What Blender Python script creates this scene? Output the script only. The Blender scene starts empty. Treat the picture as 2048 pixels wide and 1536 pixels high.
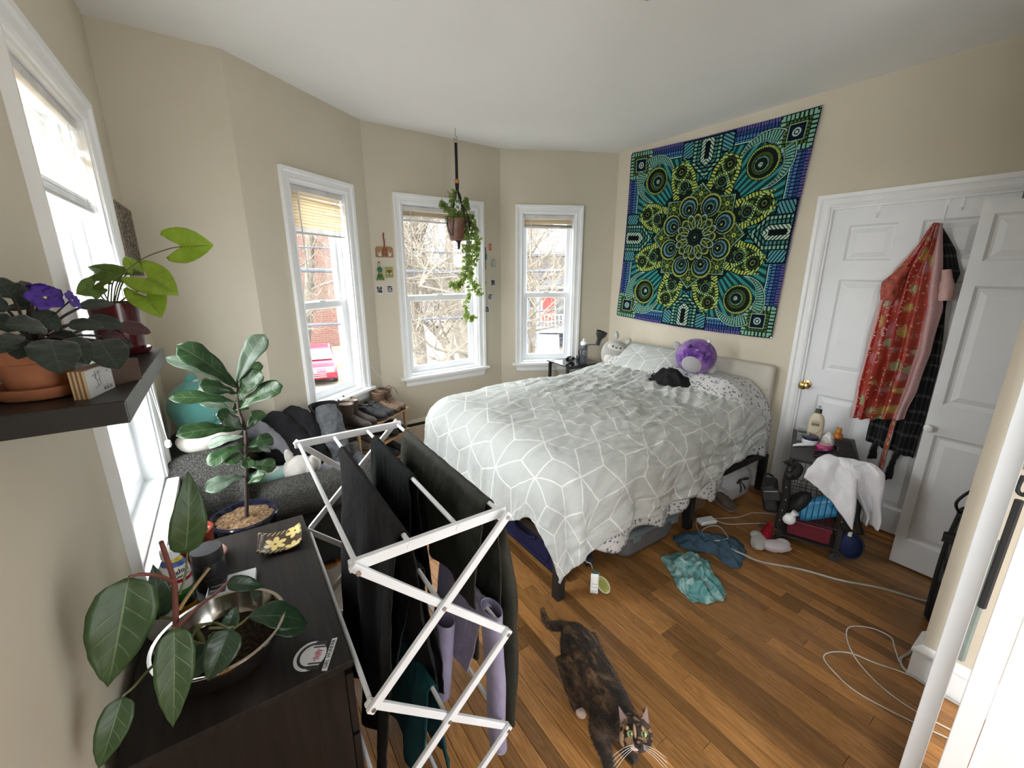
import bpy, bmesh, math, random
import numpy as np
from mathutils import Vector, Matrix, Euler, noise
SC = bpy.context.scene
COL = SC.collection
R = math.radians
PI = math.pi
random.seed(7)
# ------------------------------------------------------------------ camera, sky, exposure
cam_data = bpy.data.cameras.new('camera')
cam_data.sensor_width = 36.0
cam_data.lens = 845.0 / 2048.0 * 36.0
cam_data.clip_start = 0.02
cam_data.clip_end = 300
cam = bpy.data.objects.new('camera', cam_data)
COL.objects.link(cam)
cam.location = (0, 0, 1.65)
cam.rotation_euler = (R(90 - 14.9), 0, R(-34.0))
SC.camera = cam
world = bpy.data.worlds.new('overcast_sky')
SC.world = world
world.use_nodes = True
wn = world.node_tree
wn.nodes.clear()
w_out = wn.nodes.new('ShaderNodeOutputWorld')
w_bg = wn.nodes.new('ShaderNodeBackground')
w_bg.inputs['Color'].default_value = (0.94, 0.97, 1.0, 1)
# CIE overcast sky: the zenith three times as bright as the horizon
w_tc = wn.nodes.new('ShaderNodeTexCoord')
w_sep = wn.nodes.new('ShaderNodeSeparateXYZ')
wn.links.new(w_tc.outputs['Generated'], w_sep.inputs[0])
w_mx = wn.nodes.new('ShaderNodeMath'); w_mx.operation = 'MAXIMUM'; w_mx.inputs[1].default_value = 0.0
wn.links.new(w_sep.outputs['Z'], w_mx.inputs[0])
w_ma = wn.nodes.new('ShaderNodeMath'); w_ma.operation = 'MULTIPLY_ADD'; w_ma.inputs[1].default_value = 7.0; w_ma.inputs[2].default_value = 3.5
wn.links.new(w_mx.outputs[0], w_ma.inputs[0])
wn.links.new(w_ma.outputs[0], w_bg.inputs['Strength'])
wn.links.new(w_bg.outputs[0], w_out.inputs[0])
# the sun behind thin cloud on the left side of the house: very soft
sun = bpy.data.lights.new('veiled_sun', 'SUN')
sun.energy = 9.0
sun.angle = R(90)
sun.color = (1.0, 0.985, 0.96)
sun_o = bpy.data.objects.new('veiled_sun', sun)
COL.objects.link(sun_o)
sun_o.rotation_euler = Vector((0.93, 0.10, -0.26)).to_track_quat('-Z', 'Y').to_euler()
SC.view_settings.view_transform = 'Standard'
SC.view_settings.look = 'None'
SC.view_settings.exposure = 0.92
SC.view_settings.gamma = 1.0
SC.view_settings.use_curve_mapping = False
try:
 cy = SC.cycles
 cy.max_bounces = 10
 cy.diffuse_bounces = 6
 cy.glossy_bounces = 3
 cy.transmission_bounces = 6
 cy.transparent_max_bounces = 12
 cy.caustics_reflective = False
 cy.caustics_refractive = False
 cy.sample_clamp_indirect = 8.0
 cy.use_denoising = True
 cy.use_adaptive_sampling = True
 cy.adaptive_threshold = 0.02
except Exception:
 pass
def light_portal(loc, direction, sx, sy):
 # marks a window opening so that the sky is sampled through it (gives off no light of its own)
 l = bpy.data.lights.new('window_daylight', 'AREA')
 l.shape = 'RECTANGLE'
 l.size = sx
 l.size_y = sy
 l.cycles.is_portal = True
 o = bpy.data.objects.new('window_daylight', l)
 COL.objects.link(o)
 o.location = loc
 o.rotation_euler = Vector(direction).to_track_quat('-Z', 'Y').to_euler()
 return o
# ------------------------------------------------------------------ node helpers
def sock(nt, v):
 return v.s if isinstance(v, X) else v
class X:
 """number in a node tree"""
 def __init__(self, nt, s):
  self.nt = nt
  self.s = s
 def m(self, op, *a):
  n = self.nt.nodes.new('ShaderNodeMath')
  n.operation = op
  for i, v in enumerate((self,) + a):
   if isinstance(v, X):
    self.nt.links.new(v.s, n.inputs[i])
   else:
    n.inputs[i].default_value = v
  return X(self.nt, n.outputs[0])
 def __add__(s, o): return s.m('ADD', o)
 def __sub__(s, o): return s.m('SUBTRACT', o)
 def __mul__(s, o): return s.m('MULTIPLY', o)
 def __truediv__(s, o): return s.m('DIVIDE', o)
 def rsub(s, c): return (s * -1.0) + c
 def fract(s): return s.m('FRACT')
 def abs(s): return s.m('ABSOLUTE')
 def mn(s, o): return s.m('MINIMUM', o)
 def mx(s, o): return s.m('MAXIMUM', o)
 def lt(s, o): return s.m('LESS_THAN', o)
 def gt(s, o): return s.m('GREATER_THAN', o)
 def sin(s): return s.m('SINE')
 def step(s, a, b):
  n = s.nt.nodes.new('ShaderNodeMapRange')
  n.interpolation_type = 'SMOOTHSTEP'
  s.nt.links.new(s.s, n.inputs[0])
  n.inputs[1].default_value = a
  n.inputs[2].default_value = b
  return X(s.nt, n.outputs[0])
class Mat:
 """procedural material builder around one Principled BSDF"""
 def __init__(self, name, rough=0.6, metal=0.0, spec=0.5):
  self.m = bpy.data.materials.new(name)
  self.m.use_nodes = True
  self.nt = self.m.node_tree
  self.nt.nodes.clear()
  self.out = self.nt.nodes.new('ShaderNodeOutputMaterial')
  self.b = self.nt.nodes.new('ShaderNodeBsdfPrincipled')
  self.nt.links.new(self.b.outputs[0], self.out.inputs[0])
  self.b.inputs['Roughness'].default_value = rough
  self.b.inputs['Metallic'].default_value = metal
  self.b.inputs['Specular IOR Level'].default_value = spec
  self._h = None
 def node(self, t, **kw):
  n = self.nt.nodes.new(t)
  for k, v in kw.items():
   setattr(n, k, v)
  return n
 def link(self, a, b):
  self.nt.links.new(a.s if isinstance(a, X) else a, b)
 def coord(self, which='Object', scale=(1, 1, 1), rot=(0, 0, 0), loc=(0, 0, 0)):
  t = self.node('ShaderNodeTexCoord')
  mp = self.node('ShaderNodeMapping')
  self.link(t.outputs[which], mp.inputs[0])
  mp.inputs['Scale'].default_value = scale
  mp.inputs['Rotation'].default_value = rot
  mp.inputs['Location'].default_value = loc
  return mp.outputs[0]
 def uv(self):
  s = self.node('ShaderNodeSeparateXYZ')
  t = self.node('ShaderNodeTexCoord')
  self.link(t.outputs['UV'], s.inputs[0])
  return X(self.nt, s.outputs[0]), X(self.nt, s.outputs[1])
 def xyz(self, which='Object'):
  s = self.node('ShaderNodeSeparateXYZ')
  t = self.node('ShaderNodeTexCoord')
  self.link(t.outputs[which], s.inputs[0])
  return [X(self.nt, s.outputs[i]) for i in range(3)]
 def noise(self, vec, scale=5, detail=3, rough=0.55, dist=0.0):
  n = self.node('ShaderNodeTexNoise')
  self.link(vec, n.inputs['Vector'])
  n.inputs['Scale'].default_value = scale
  n.inputs['Detail'].default_value = detail
  n.inputs['Roughness'].default_value = rough
  n.inputs['Distortion'].default_value = dist
  return X(self.nt, n.outputs[0])
 def vor(self, vec, scale=5, feature='F1'):
  n = self.node('ShaderNodeTexVoronoi', feature=feature)
  self.link(vec, n.inputs['Vector'])
  n.inputs['Scale'].default_value = scale
  return n
 def ramp(self, fac, stops, interp='LINEAR'):
  n = self.node('ShaderNodeValToRGB')
  n.color_ramp.interpolation = interp
  e = n.color_ramp.elements
  while len(e) < len(stops):
   e.new(0.5)
  for i, (p, c) in enumerate(stops):
   e[i].position = p
   e[i].color = (c[0], c[1], c[2], 1)
  self.link(fac, n.inputs[0])
  return n.outputs[0]
 def mix(self, fac, a, b, mode='MIX'):
  n = self.node('ShaderNodeMix', data_type='RGBA', blend_type=mode)
  for i, v in ((0, fac), (6, a), (7, b)):
   if isinstance(v, X):
    self.link(v, n.inputs[i])
   elif isinstance(v, (int, float)):
    n.inputs[i].default_value = v
   elif isinstance(v, (tuple, list)):
    n.inputs[i].default_value = (v[0], v[1], v[2], 1)
   else:
    self.link(v, n.inputs[i])
  return n.outputs[2]
 def col(self, c):
  if isinstance(c, (tuple, list)):
   self.b.inputs['Base Color'].default_value = (c[0], c[1], c[2], 1)
  else:
   self.link(c, self.b.inputs['Base Color'])
  return self
 def bump(self, h, strength=0.3, dist=0.01):
  n = self.node('ShaderNodeBump')
  n.inputs['Strength'].default_value = strength
  n.inputs['Distance'].default_value = dist
  self.link(h, n.inputs['Height'])
  self.link(n.outputs[0], self.b.inputs['Normal'])
  return self
 def inp(self, name, v):
  if isinstance(v, X):
   self.link(v, self.b.inputs[name])
  else:
   self.b.inputs[name].default_value = v
  return self
 def translucent(self, fac, c):
  t = self.node('ShaderNodeBsdfTranslucent')
  if isinstance(c, (tuple, list)):
   t.inputs[0].default_value = (c[0], c[1], c[2], 1)
  else:
   self.link(c, t.inputs[0])
  mx = self.node('ShaderNodeMixShader')
  mx.inputs[0].default_value = fac
  self.link(self.b.outputs[0], mx.inputs[1])
  self.link(t.outputs[0], mx.inputs[2])
  self.link(mx.outputs[0], self.out.inputs[0])
  return self
def lin(r, g, b):
 f = lambda c: c / 12.92 if c <= 0.04045 else ((c + 0.055) / 1.055) ** 2.4
 return (f(r / 255), f(g / 255), f(b / 255))
def dim(c, k):
 return (min(1, c[0] * k), min(1, c[1] * k), min(1, c[2] * k))
def plain(name, c, rough=0.5, metal=0.0, var=0.12, scale=14, bump=0.05, bscale=60, bdist=0.002, spec=0.5):
 """single colour with a little mottling and fine relief"""
 k = Mat(name, rough, metal, spec)
 v = k.coord('Object')
 k.col(k.ramp(k.noise(v, scale, 4), [(0.3, dim(c, 1 - var)), (0.7, dim(c, 1 + var))]))
 if bump:
  k.bump(k.noise(v, bscale, 3), bump, bdist)
 return k.m
def cloth(name, c, var=0.2, weave=900, rough=0.95, c2=None, big=9, wr=0.35, sheen=0.0):
 """woven cloth: thread relief, soft wrinkles and slight fading"""
 k = Mat(name, rough, 0, 0.2)
 v = k.coord('Object')
 n = k.noise(v, big, 5, 0.6, 0.4)
 k.col(k.ramp(n, [(0.3, dim(c, 1 - var)), (0.7, c2 or dim(c, 1 + var))]))
 k.bump(k.noise(v, 26, 4, 0.6, 0.6) * 1.0 + k.noise(v, weave, 1) * 0.12, wr, 0.012)
 if sheen:
  k.inp('Sheen Weight', sheen)
 return k.m
def plush(name, c, var=0.12, c2=None, big=6):
 """short-pile plush"""
 k = Mat(name, 1.0, 0, 0.1)
 v = k.coord('Object')
 k.col(k.ramp(k.noise(v, big, 3), [(0.3, dim(c, 1 - var)), (0.7, c2 or dim(c, 1 + var))]))
 k.bump(k.noise(v, 350, 3), 0.5, 0.004)
 k.inp('Sheen Weight', 0.4)
 return k.m
def wood(name, c1, c2, axis=1, rough=0.4, grain=18, fine=160, rand=0.0):
 """straight-grained wood along one object axis; rand: per-object tone"""
 k = Mat(name, rough, 0, 0.45)
 sc = [grain] * 3
 sc[axis] = grain * 0.07
 t = k.node('ShaderNodeTexCoord')
 info = k.node('ShaderNodeObjectInfo')
 add = k.node('ShaderNodeVectorMath', operation='ADD')
 sca = k.node('ShaderNodeVectorMath', operation='SCALE')
 k.link(info.outputs['Random'], sca.inputs['Scale'])
 sca.inputs[0].default_value = (31.0, 57.0, 13.0)
 k.link(t.outputs['Object'], add.inputs[0])
 k.link(sca.outputs[0], add.inputs[1])
 mp = k.node('ShaderNodeMapping')
 mp.inputs['Scale'].default_value = sc
 k.link(add.outputs[0], mp.inputs[0])
 n1 = k.noise(mp.outputs[0], 1.0, 4, 0.6, 1.6)
 rings = ((n1 * 9.0).fract() - 0.5).abs() * 2.0
 mp2 = k.node('ShaderNodeMapping')
 s2 = [fine] * 3
 s2[axis] = fine * 0.03
 mp2.inputs['Scale'].default_value = s2
 k.link(add.outputs[0], mp2.inputs[0])
 n2 = k.noise(mp2.outputs[0], 1.0, 2)
 f = rings * 0.45 + n2 * 0.55
 colr = k.ramp(f, [(0.15, c1), (0.8, c2)])
 if rand:
  r = X(k.nt, info.outputs['Random'])
  g = r * rand + (1 - rand * 0.5)
  comb = k.node('ShaderNodeCombineXYZ')
  for i in range(3):
   k.link(g, comb.inputs[i])
  colr = k.mix(1.0, colr, comb.outputs[0], 'MULTIPLY')
 k.col(colr)
 k.bump(n2 * 0.6 + rings * 0.2, 0.12, 0.002)
 return k.m
def metalm(name, c, rough=0.3):
 return plain(name, c, rough, 1.0, 0.06, 20, 0.03, 200, 0.0005)
# ------------------------------------------------------------------ mesh helpers
class MB:
 """collects shapes into one mesh"""
 def __init__(self):
  self.v = []
  self.f = []
  self.uv = None
  self.mi = []
 def add(self, vs, fs, mi=0):
  o = len(self.v)
  self.v.extend([tuple(p) for p in vs])
  self.f.extend([tuple(i + o for i in q) for q in fs])
  self.mi.extend([mi] * len(fs))
  return self
 def box(self, c, s, rot=None, mi=0):
  hx, hy, hz = s[0] / 2, s[1] / 2, s[2] / 2
  P = [Vector((x, y, z)) for z in (-hz, hz) for y in (-hy, hy) for x in (-hx, hx)]
  if rot is not None:
   m = rot if isinstance(rot, Matrix) else Euler(rot).to_matrix()
   P = [m @ p for p in P]
  c = Vector(c)
  return self.add([p + c for p in P], [(0, 2, 3, 1), (4, 5, 7, 6), (0, 1, 5, 4), (2, 6, 7, 3), (0, 4, 6, 2), (1, 3, 7, 5)], mi)
 def box2(self, a, b, mi=0):
  return self.box([(a[i] + b[i]) / 2 for i in range(3)], [abs(b[i] - a[i]) for i in range(3)], None, mi)
 def bar(self, p0, p1, w, h, up=(0, 0, 1), mi=0):
  """rectangular bar between two points"""
  p0 = Vector(p0); p1 = Vector(p1)
  d = p1 - p0
  L = d.length
  d.normalize()
  u = Vector(up)
  s = d.cross(u)
  if s.length < 1e-4:
   s = d.cross(Vector((0, 1, 0)))
  s.normalize()
  u = s.cross(d)
  m = Matrix((d, s, u)).transposed()
  return self.box((p0 + p1) / 2, (L, w, h), m, mi)
 def tube(self, pts, rad, n=8, cap=True, mi=0, closed=False):
  pts = [Vector(p) for p in pts]
  N = len(pts)
  if not hasattr(rad, '__len__'):
   rad = [rad] * N
  rings = []
  up = None
  for i in range(N):
   if closed:
    d = pts[(i + 1) % N] - pts[i - 1]
   else:
    d = pts[min(i + 1, N - 1)] - pts[max(i - 1, 0)]
   if d.length < 1e-9:
    d = Vector((0, 0, 1))
   d.normalize()
   if up is None:
    up = Vector((0, 0, 1)) if abs(d.z) < 0.9 else Vector((1, 0, 0))
   s = d.cross(up)
   if s.length < 1e-6:
    s = d.cross(Vector((0, 1, 0)))
   s.normalize()
   up = s.cross(d).normalized()
   rings.append([pts[i] + (s * math.cos(2 * PI * k / n) + up * math.sin(2 * PI * k / n)) * rad[i] for k in range(n)])
  vs = [p for r in rings for p in r]
  fs = []
  for i in range(N if closed else N - 1):
   j = (i + 1) % N
   for k in range(n):
    fs.append((i * n + k, i * n + (k + 1) % n, j * n + (k + 1) % n, j * n + k))
  if cap and not closed:
   fs.append(tuple(range(n))[::-1])
   fs.append(tuple((N - 1) * n + k for k in range(n)))
  return self.add(vs, fs, mi)
 def cyl(self, p0, p1, r0, r1=None, n=16, mi=0):
  return self.tube([p0, p1], [r0, r0 if r1 is None else r1], n, True, mi)
 def lathe(self, prof, c=(0, 0, 0), n=28, mi=0, m=None, cap=True):
  """profile of (radius, height) turned about z"""
  c = Vector(c)
  vs = []
  for r, z in prof:
   for k in range(n):
    a = 2 * PI * k / n
    p = Vector((r * math.cos(a), r * math.sin(a), z))
    vs.append((m @ p if m else p) + c)
  fs = []
  for i in range(len(prof) - 1):
   for k in range(n):
    fs.append((i * n + k, i * n + (k + 1) % n, (i + 1) * n + (k + 1) % n, (i + 1) * n + k))
  if cap:
   if prof[0][0] > 1e-5:
    fs.append(tuple(range(n))[::-1])
   if prof[-1][0] > 1e-5:
    fs.append(tuple((len(prof) - 1) * n + k for k in range(n)))
  return self.add(vs, fs, mi)
 def ball(self, c, r, n=20, m=18, rot=None, fn=None, mi=0):
  """ellipsoid; fn(unit vector) -> radius factor"""
  if not hasattr(r, '__len__'):
   r = (r, r, r)
  c = Vector(c)
  rm = Euler(rot).to_matrix() if rot is not None else None
  vs = []
  for j in range(m + 1):
   t = PI * j / m
   for k in range(n):
    a = 2 * PI * k / n
    u = Vector((math.sin(t) * math.cos(a), math.sin(t) * math.sin(a), math.cos(t)))
    f = fn(u) if fn else 1.0
    p = Vector((u.x * r[0] * f, u.y * r[1] * f, u.z * r[2] * f))
    vs.append((rm @ p if rm else p) + c)
  fs = []
  for j in range(m):
   for k in range(n):
    a, b = j * n + k, j * n + (k + 1) % n
    fs.append((a, a + n, b + n, b))
  return self.add(vs, fs, mi)
 def grid(self, fn, nu, nv, closed_u=False, mi=0, uvscale=None):
  """surface fn(s, t), s and t from 0 to 1"""
  o = len(self.v)
  vs = []
  cu = nu if closed_u else nu + 1
  for j in range(nv + 1):
   for i in range(cu):
    vs.append(fn(i / nu, j / nv))
  fs = []
  for j in range(nv):
   for i in range(nu):
    a, b = j * cu + i, j * cu + (i + 1) % cu
    fs.append((a, b, b + cu, a + cu))
  self.add(vs, fs, mi)
  return self
 def build(self, name, mat, parent=None, smooth=True, world=False, bevel=0.0, solid=0.0, subsurf=0, uvs=None, seg=2, offset=0.0, merge=False):
  me = bpy.data.meshes.new(name)
  me.from_pydata([tuple(p) for p in self.v], [], self.f)
  mats = mat if isinstance(mat, (list, tuple)) else [mat]
  for q in mats:
   me.materials.append(q)
  if len(mats) > 1:
   me.polygons.foreach_set('material_index', self.mi)
  if smooth:
   me.polygons.foreach_set('use_smooth', [True] * len(me.polygons))
  if uvs is not None:
   ul = me.uv_layers.new(name='UVMap')
   li = np.zeros(len(me.loops), dtype=np.int32)
   me.loops.foreach_get('vertex_index', li)
   ul.data.foreach_set('uv', np.asarray(uvs, dtype=np.float32)[li].ravel())
  me.update()
  o = bpy.data.objects.new(name, me)
  COL.objects.link(o)
  if merge:
   w = o.modifiers.new('weld', 'WELD')
   w.merge_threshold = 0.0002
  if solid:
   s = o.modifiers.new('thickness', 'SOLIDIFY')
   s.thickness = solid
   s.offset = offset
  if bevel:
   b = o.modifiers.new('bevel', 'BEVEL')
   b.width = bevel
   b.segments = seg
   b.limit_method = 'ANGLE'
   b.angle_limit = R(40)
   b.harden_normals = False
  if subsurf:
   s = o.modifiers.new('smooth', 'SUBSURF')
   s.levels = subsurf
   s.render_levels = subsurf
  if smooth and (bevel or not subsurf):
   try:
    me.set_sharp_from_angle(angle=R(38))
   except Exception:
    pass
  if parent is not None:
   o.parent = parent
   if world and parent.name in ROOTM:
    o.matrix_parent_inverse = ROOTM[parent.name].inverted()
  return o
ROOTM = {}
def tag(o, label, cat=None, group=None, kind=None):
 if label: o['label'] = label
 if cat: o['category'] = cat
 if group: o['group'] = group
 if kind: o['kind'] = kind
 return o
def thing(name, label, cat, loc=(0, 0, 0), rz=0.0, group=None, kind=None, rot=None):
 o = bpy.data.objects.new(name, None)
 o.empty_display_size = 0.05
 COL.objects.link(o)
 o.location = loc
 o.rotation_euler = rot if rot is not None else (0, 0, rz)
 ROOTM[o.name] = Matrix.Translation(Vector(loc)) @ (Euler(rot) if rot is not None else Euler((0, 0, rz))).to_matrix().to_4x4()
 return tag(o, label, cat, group, kind)
def copy_tree(o, parent=None):
 c = o.copy()
 COL.objects.link(c)
 if parent is not None:
  c.parent = parent
 for ch in list(o.children):
  copy_tree(ch, c)
 return c
def nz(x, y=0.0, z=0.0):
 return noise.noise(Vector((x, y, z)))
def spline(pts, n=8):
 """Catmull-Rom through the points"""
 P = [Vector(p) for p in pts]
 P = [P[0] * 2 - P[1]] + P + [P[-1] * 2 - P[-2]]
 out = []
 for i in range(1, len(P) - 2):
  a, b, c, d = P[i - 1], P[i], P[i + 1], P[i + 2]
  for k in range(n):
   t = k / n
   out.append(0.5 * ((2 * b) + (c - a) * t + (2 * a - 5 * b + 4 * c - d) * t * t + (3 * b - a - 3 * c + d) * t ** 3))
 out.append(P[-2])
 return out
def text_mesh(name, body, size, mat, parent, m, extrude=0.0003, align='CENTER', world=False):
 """flat printed lettering as a mesh; m places it (x along the line, z out of the surface)"""
 cu = bpy.data.curves.new('lettering', 'FONT')
 cu.body = body
 cu.size = size
 cu.align_x = align
 cu.align_y = 'CENTER'
 cu.extrude = extrude
 cu.resolution_u = 2
 tmp = bpy.data.objects.new('lettering', cu)
 COL.objects.link(tmp)
 dg = bpy.context.evaluated_depsgraph_get()
 me = bpy.data.meshes.new_from_object(tmp.evaluated_get(dg))
 bpy.data.objects.remove(tmp)
 me.transform(m)
 me.materials.clear()
 me.materials.append(mat)
 o = bpy.data.objects.new(name, me)
 COL.objects.link(o)
 o.parent = parent
 if world and parent.name in ROOTM:
  o.matrix_parent_inverse = ROOTM[parent.name].inverted()
 return o
def frame_m(loc, xdir, zdir):
 z = Vector(zdir).normalized()
 x = Vector(xdir)
 x = (x - z * x.dot(z)).normalized()
 y = z.cross(x)
 m = Matrix((x, y, z)).transposed().to_4x4()
 m.translation = Vector(loc)
 return m
# ================================================================== the room
H = 2.735
C0 = (-0.33, 2.87); C1 = (0.174, 2.885); C2 = (1.039, 3.553); C3 = (2.301, 3.607); C4 = (3.317, 3.10)
def wall_paint(name):
 k = Mat(name, 0.75, 0, 0.3)
 v = k.coord('Object')
 k.col(k.ramp(k.noise(v, 2.2, 4), [(0.3, (0.560, 0.510, 0.410)), (0.7, (0.590, 0.540, 0.437))]))
 k.bump(k.noise(v, 90, 3) + k.noise(v, 9, 2) * 0.6, 0.07, 0.004)
 return k.m
M_WALL = wall_paint('cream_wall_paint')
def ceiling_paint():
 k = Mat('white_ceiling_paint', 0.85, 0, 0.2)
 v = k.coord('Object')
 k.col(k.ramp(k.noise(v, 1.5, 3), [(0.3, (0.76, 0.765, 0.75)), (0.7, (0.79, 0.795, 0.78))]))
 k.bump(k.noise(v, 13, 5, 0.65, 1.2) + k.noise(v, 60, 2) * 0.3, 0.10, 0.006)
 return k.m
M_CEIL = ceiling_paint()
M_TRIM = plain('white_gloss_trim', (0.80, 0.815, 0.825), 0.35, 0, 0.03, 5, 0.05, 40, 0.001)
M_VINYL = plain('white_vinyl_sash', (0.82, 0.84, 0.86), 0.3, 0, 0.02, 5, 0.02, 60, 0.0005)
M_DOOR = plain('white_door_paint', (0.74, 0.76, 0.785), 0.4, 0, 0.03, 4, 0.10, 120, 0.0012)
def glass_pane():
 m = bpy.data.materials.new('clear_window_glass')
 m.use_nodes = True
 nt = m.node_tree
 nt.nodes.clear()
 o = nt.nodes.new('ShaderNodeOutputMaterial')
 t = nt.nodes.new('ShaderNodeBsdfTransparent')
 t.inputs[0].default_value = (0.97, 0.98, 0.98, 1)
 g = nt.nodes.new('ShaderNodeBsdfGlossy')
 g.inputs['Roughness'].default_value = 0.02
 lw = nt.nodes.new('ShaderNodeLayerWeight')
 lw.inputs[0].default_value = 0.5
 pw = nt.nodes.new('ShaderNodeMath'); pw.operation = 'POWER'; pw.inputs[1].default_value = 4.0
 nt.links.new(lw.outputs['Facing'], pw.inputs[0])
 f = nt.nodes.new('ShaderNodeMath'); f.operation = 'MULTIPLY_ADD'; f.inputs[1].default_value = 0.5; f.inputs[2].default_value = 0.03
 nt.links.new(pw.outputs[0], f.inputs[0])
 mx = nt.nodes.new('ShaderNodeMixShader')
 nt.links.new(f.outputs[0], mx.inputs[0])
 nt.links.new(t.outputs[0], mx.inputs[1])
 nt.links.new(g.outputs[0], mx.inputs[2])
 nt.links.new(mx.outputs[0], o.inputs[0])
 return m
M_GLASS = glass_pane()
def wall(name, A, B, label, holes=(), z0=0.0, z1=H, th=0.14, e0=0.0, e1=0.0):
 A = Vector((A[0], A[1], 0)); B = Vector((B[0], B[1], 0))
 d = (B - A)
 L = d.length
 d.normalize()
 n = Vector((-d.y, d.x, 0))
 xs = sorted(set([-e0, L + e1] + [h[0] for h in holes] + [h[1] for h in holes]))
 zs = sorted(set([z0, z1] + [h[2] for h in holes] + [h[3] for h in holes]))
 nx, nzz = len(xs), len(zs)
 inh = lambda i, j: any(h[0] <= (xs[i] + xs[i + 1]) / 2 <= h[1] and h[2] <= (zs[j] + zs[j + 1]) / 2 <= h[3] for h in holes)
 vs = []
 for off in (0, th):
  for z in zs:
   for x in xs:
    vs.append(A + d * x + n * off + Vector((0, 0, z)))
 I = lambda o, i, j: o * nx * nzz + j * nx + i
 fs = []
 solid = lambda i, j: 0 <= i < nx - 1 and 0 <= j < nzz - 1 and not inh(i, j)
 for i in range(nx - 1):
  for j in range(nzz - 1):
   if not solid(i, j):
    continue
   fs.append((I(0, i, j), I(0, i + 1, j), I(0, i + 1, j + 1), I(0, i, j + 1)))
   fs.append((I(1, i, j), I(1, i, j + 1), I(1, i + 1, j + 1), I(1, i + 1, j)))
   if not solid(i - 1, j): fs.append((I(0, i, j), I(0, i, j + 1), I(1, i, j + 1), I(1, i, j)))
   if not solid(i + 1, j): fs.append((I(0, i + 1, j), I(1, i + 1, j), I(1, i + 1, j + 1), I(0, i + 1, j + 1)))
   if not solid(i, j - 1): fs.append((I(0, i, j), I(1, i, j), I(1, i + 1, j), I(0, i + 1, j)))
   if not solid(i, j + 1): fs.append((I(0, i, j + 1), I(0, i + 1, j + 1), I(1, i + 1, j + 1), I(1, i, j + 1)))
 b = MB().add(vs, fs)
 o = b.build(name, M_WALL, None, smooth=False)
 return tag(o, label, 'wall', None, 'structure')
WZ0, WZ1 = 0.74, 2.19
wall('wall_left', (-0.33, -1.3), C0, 'cream wall on the left with one tall window and a black shelf', [(1.55 + 1.3, 2.33 + 1.3, WZ0, WZ1), (0.35, 1.05, WZ0, WZ1)], e0=0.14)
wall('wall_front_left', C0, C1, 'short plain cream wall in the far left corner behind the armchair', e0=0.14)
wall('wall_bay_left', C1, C2, 'cream left wall of the window bay above the shoe rack', [(0.335, 0.845, WZ0, WZ1)], e1=0.05)
wall('wall_bay_center', C2, C3, 'cream middle wall of the window bay hung with small charms and photos', [(0.275, 0.99, WZ0, WZ1)], e0=0.05, e1=0.05)
wall('wall_bay_right', C3, C4, 'cream right wall of the window bay beside the bed', [(0.215, 0.732, WZ0, WZ1)], e0=0.05, e1=0.05)
wall('wall_right', C4, (3.317, -1.3), 'cream wall on the right carrying the tapestry and the white doors', [(3.10 - 1.262, 3.10 - (-0.25), 0.0, 2.042)], e0=0.05, e1=0.14)
wall('wall_near_right', (2.2, 0.222), (2.2, -1.3), 'narrow cream wall end beside the open white door, near the laundry hamper', th=0.12)
wall('wall_back', (3.457, -1.3), (-0.33, -1.3), 'cream wall behind the camera', [(1.75, 2.65, 0.0, 2.04)], e1=0.14)
# floor and ceiling outline
outline = [(-0.47, -1.44), (-0.47, 3.02), (0.12, 3.02), (0.97, 3.68), (2.33, 3.74), (3.457, 3.2), (3.457, -1.44)]
def slab(name, z0, z1, mat, label):
 b = MB()
 n = len(outline)
 vs = [(x, y, z0) for x, y in outline] + [(x, y, z1) for x, y in outline]
 fs = [tuple(range(n)), tuple(range(n, 2 * n))[::-1]] + [(i, i + n, (i + 1) % n + n, (i + 1) % n) for i in range(n)]
 b.add(vs, fs)
 o = b.build(name, mat, None, smooth=False)
 bm = bmesh.new(); bm.from_mesh(o.data); bmesh.ops.recalc_face_normals(bm, faces=bm.faces); bm.to_mesh(o.data); bm.free()
 return tag(o, label, name, None, 'structure')
M_SUB = plain('dark_subfloor', (0.05, 0.025, 0.012), 0.8)
floor = slab('floor', -0.12, -0.012, M_SUB, 'honey brown oak strip floor')
slab('ceiling', H, H + 0.12, M_CEIL, 'white lightly textured ceiling')
M_OAK = wood('honey_oak_floorboard', (0.185, 0.080, 0.022), (0.375, 0.180, 0.058), axis=1, rough=0.30, grain=16, fine=150, rand=0.85)
# oak strips, each board an object of its own
def inside_room(x, y):
 if y < 2.86: return True
 if x < 0.17: return False
 if x < 1.04: return y < 2.885 + (x - 0.174) * 0.772 + 0.03
 if x < 2.3: return y < 3.61
 return y < 3.607 - (x - 2.3) * 0.499 + 0.03
bw = 0.0605
rngf = random.Random(11)
board_mesh = {}
def board(L):
 if L in board_mesh: return board_mesh[L]
 b = MB()
 w = bw - 0.0012
 c = 0.0011
 z = 0.0
 P = [(-w / 2, 0, -0.012), (w / 2, 0, -0.012), (w / 2, L - 0.001, -0.012), (-w / 2, L - 0.001, -0.012),
         (-w / 2, 0, z - c), (w / 2, 0, z - c), (w / 2, L - 0.001, z - c), (-w / 2, L - 0.001, z - c),
         (-w / 2 + c, c, z), (w / 2 - c, c, z), (w / 2 - c, L - 0.001 - c, z), (-w / 2 + c, L - 0.001 - c, z)]
 F = [(0, 1, 5, 4), (1, 2, 6, 5), (2, 3, 7, 6), (3, 0, 4, 7), (4, 5, 9, 8), (5, 6, 10, 9), (6, 7, 11, 10), (7, 4, 8, 11), (8, 9, 10, 11)]
 me = bpy.data.meshes.new('floor_board')
 me.from_pydata(P, [], F)
 me.materials.append(M_OAK)
 board_mesh[L] = me
 return me
n_board = 0
rest = MB()
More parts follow.
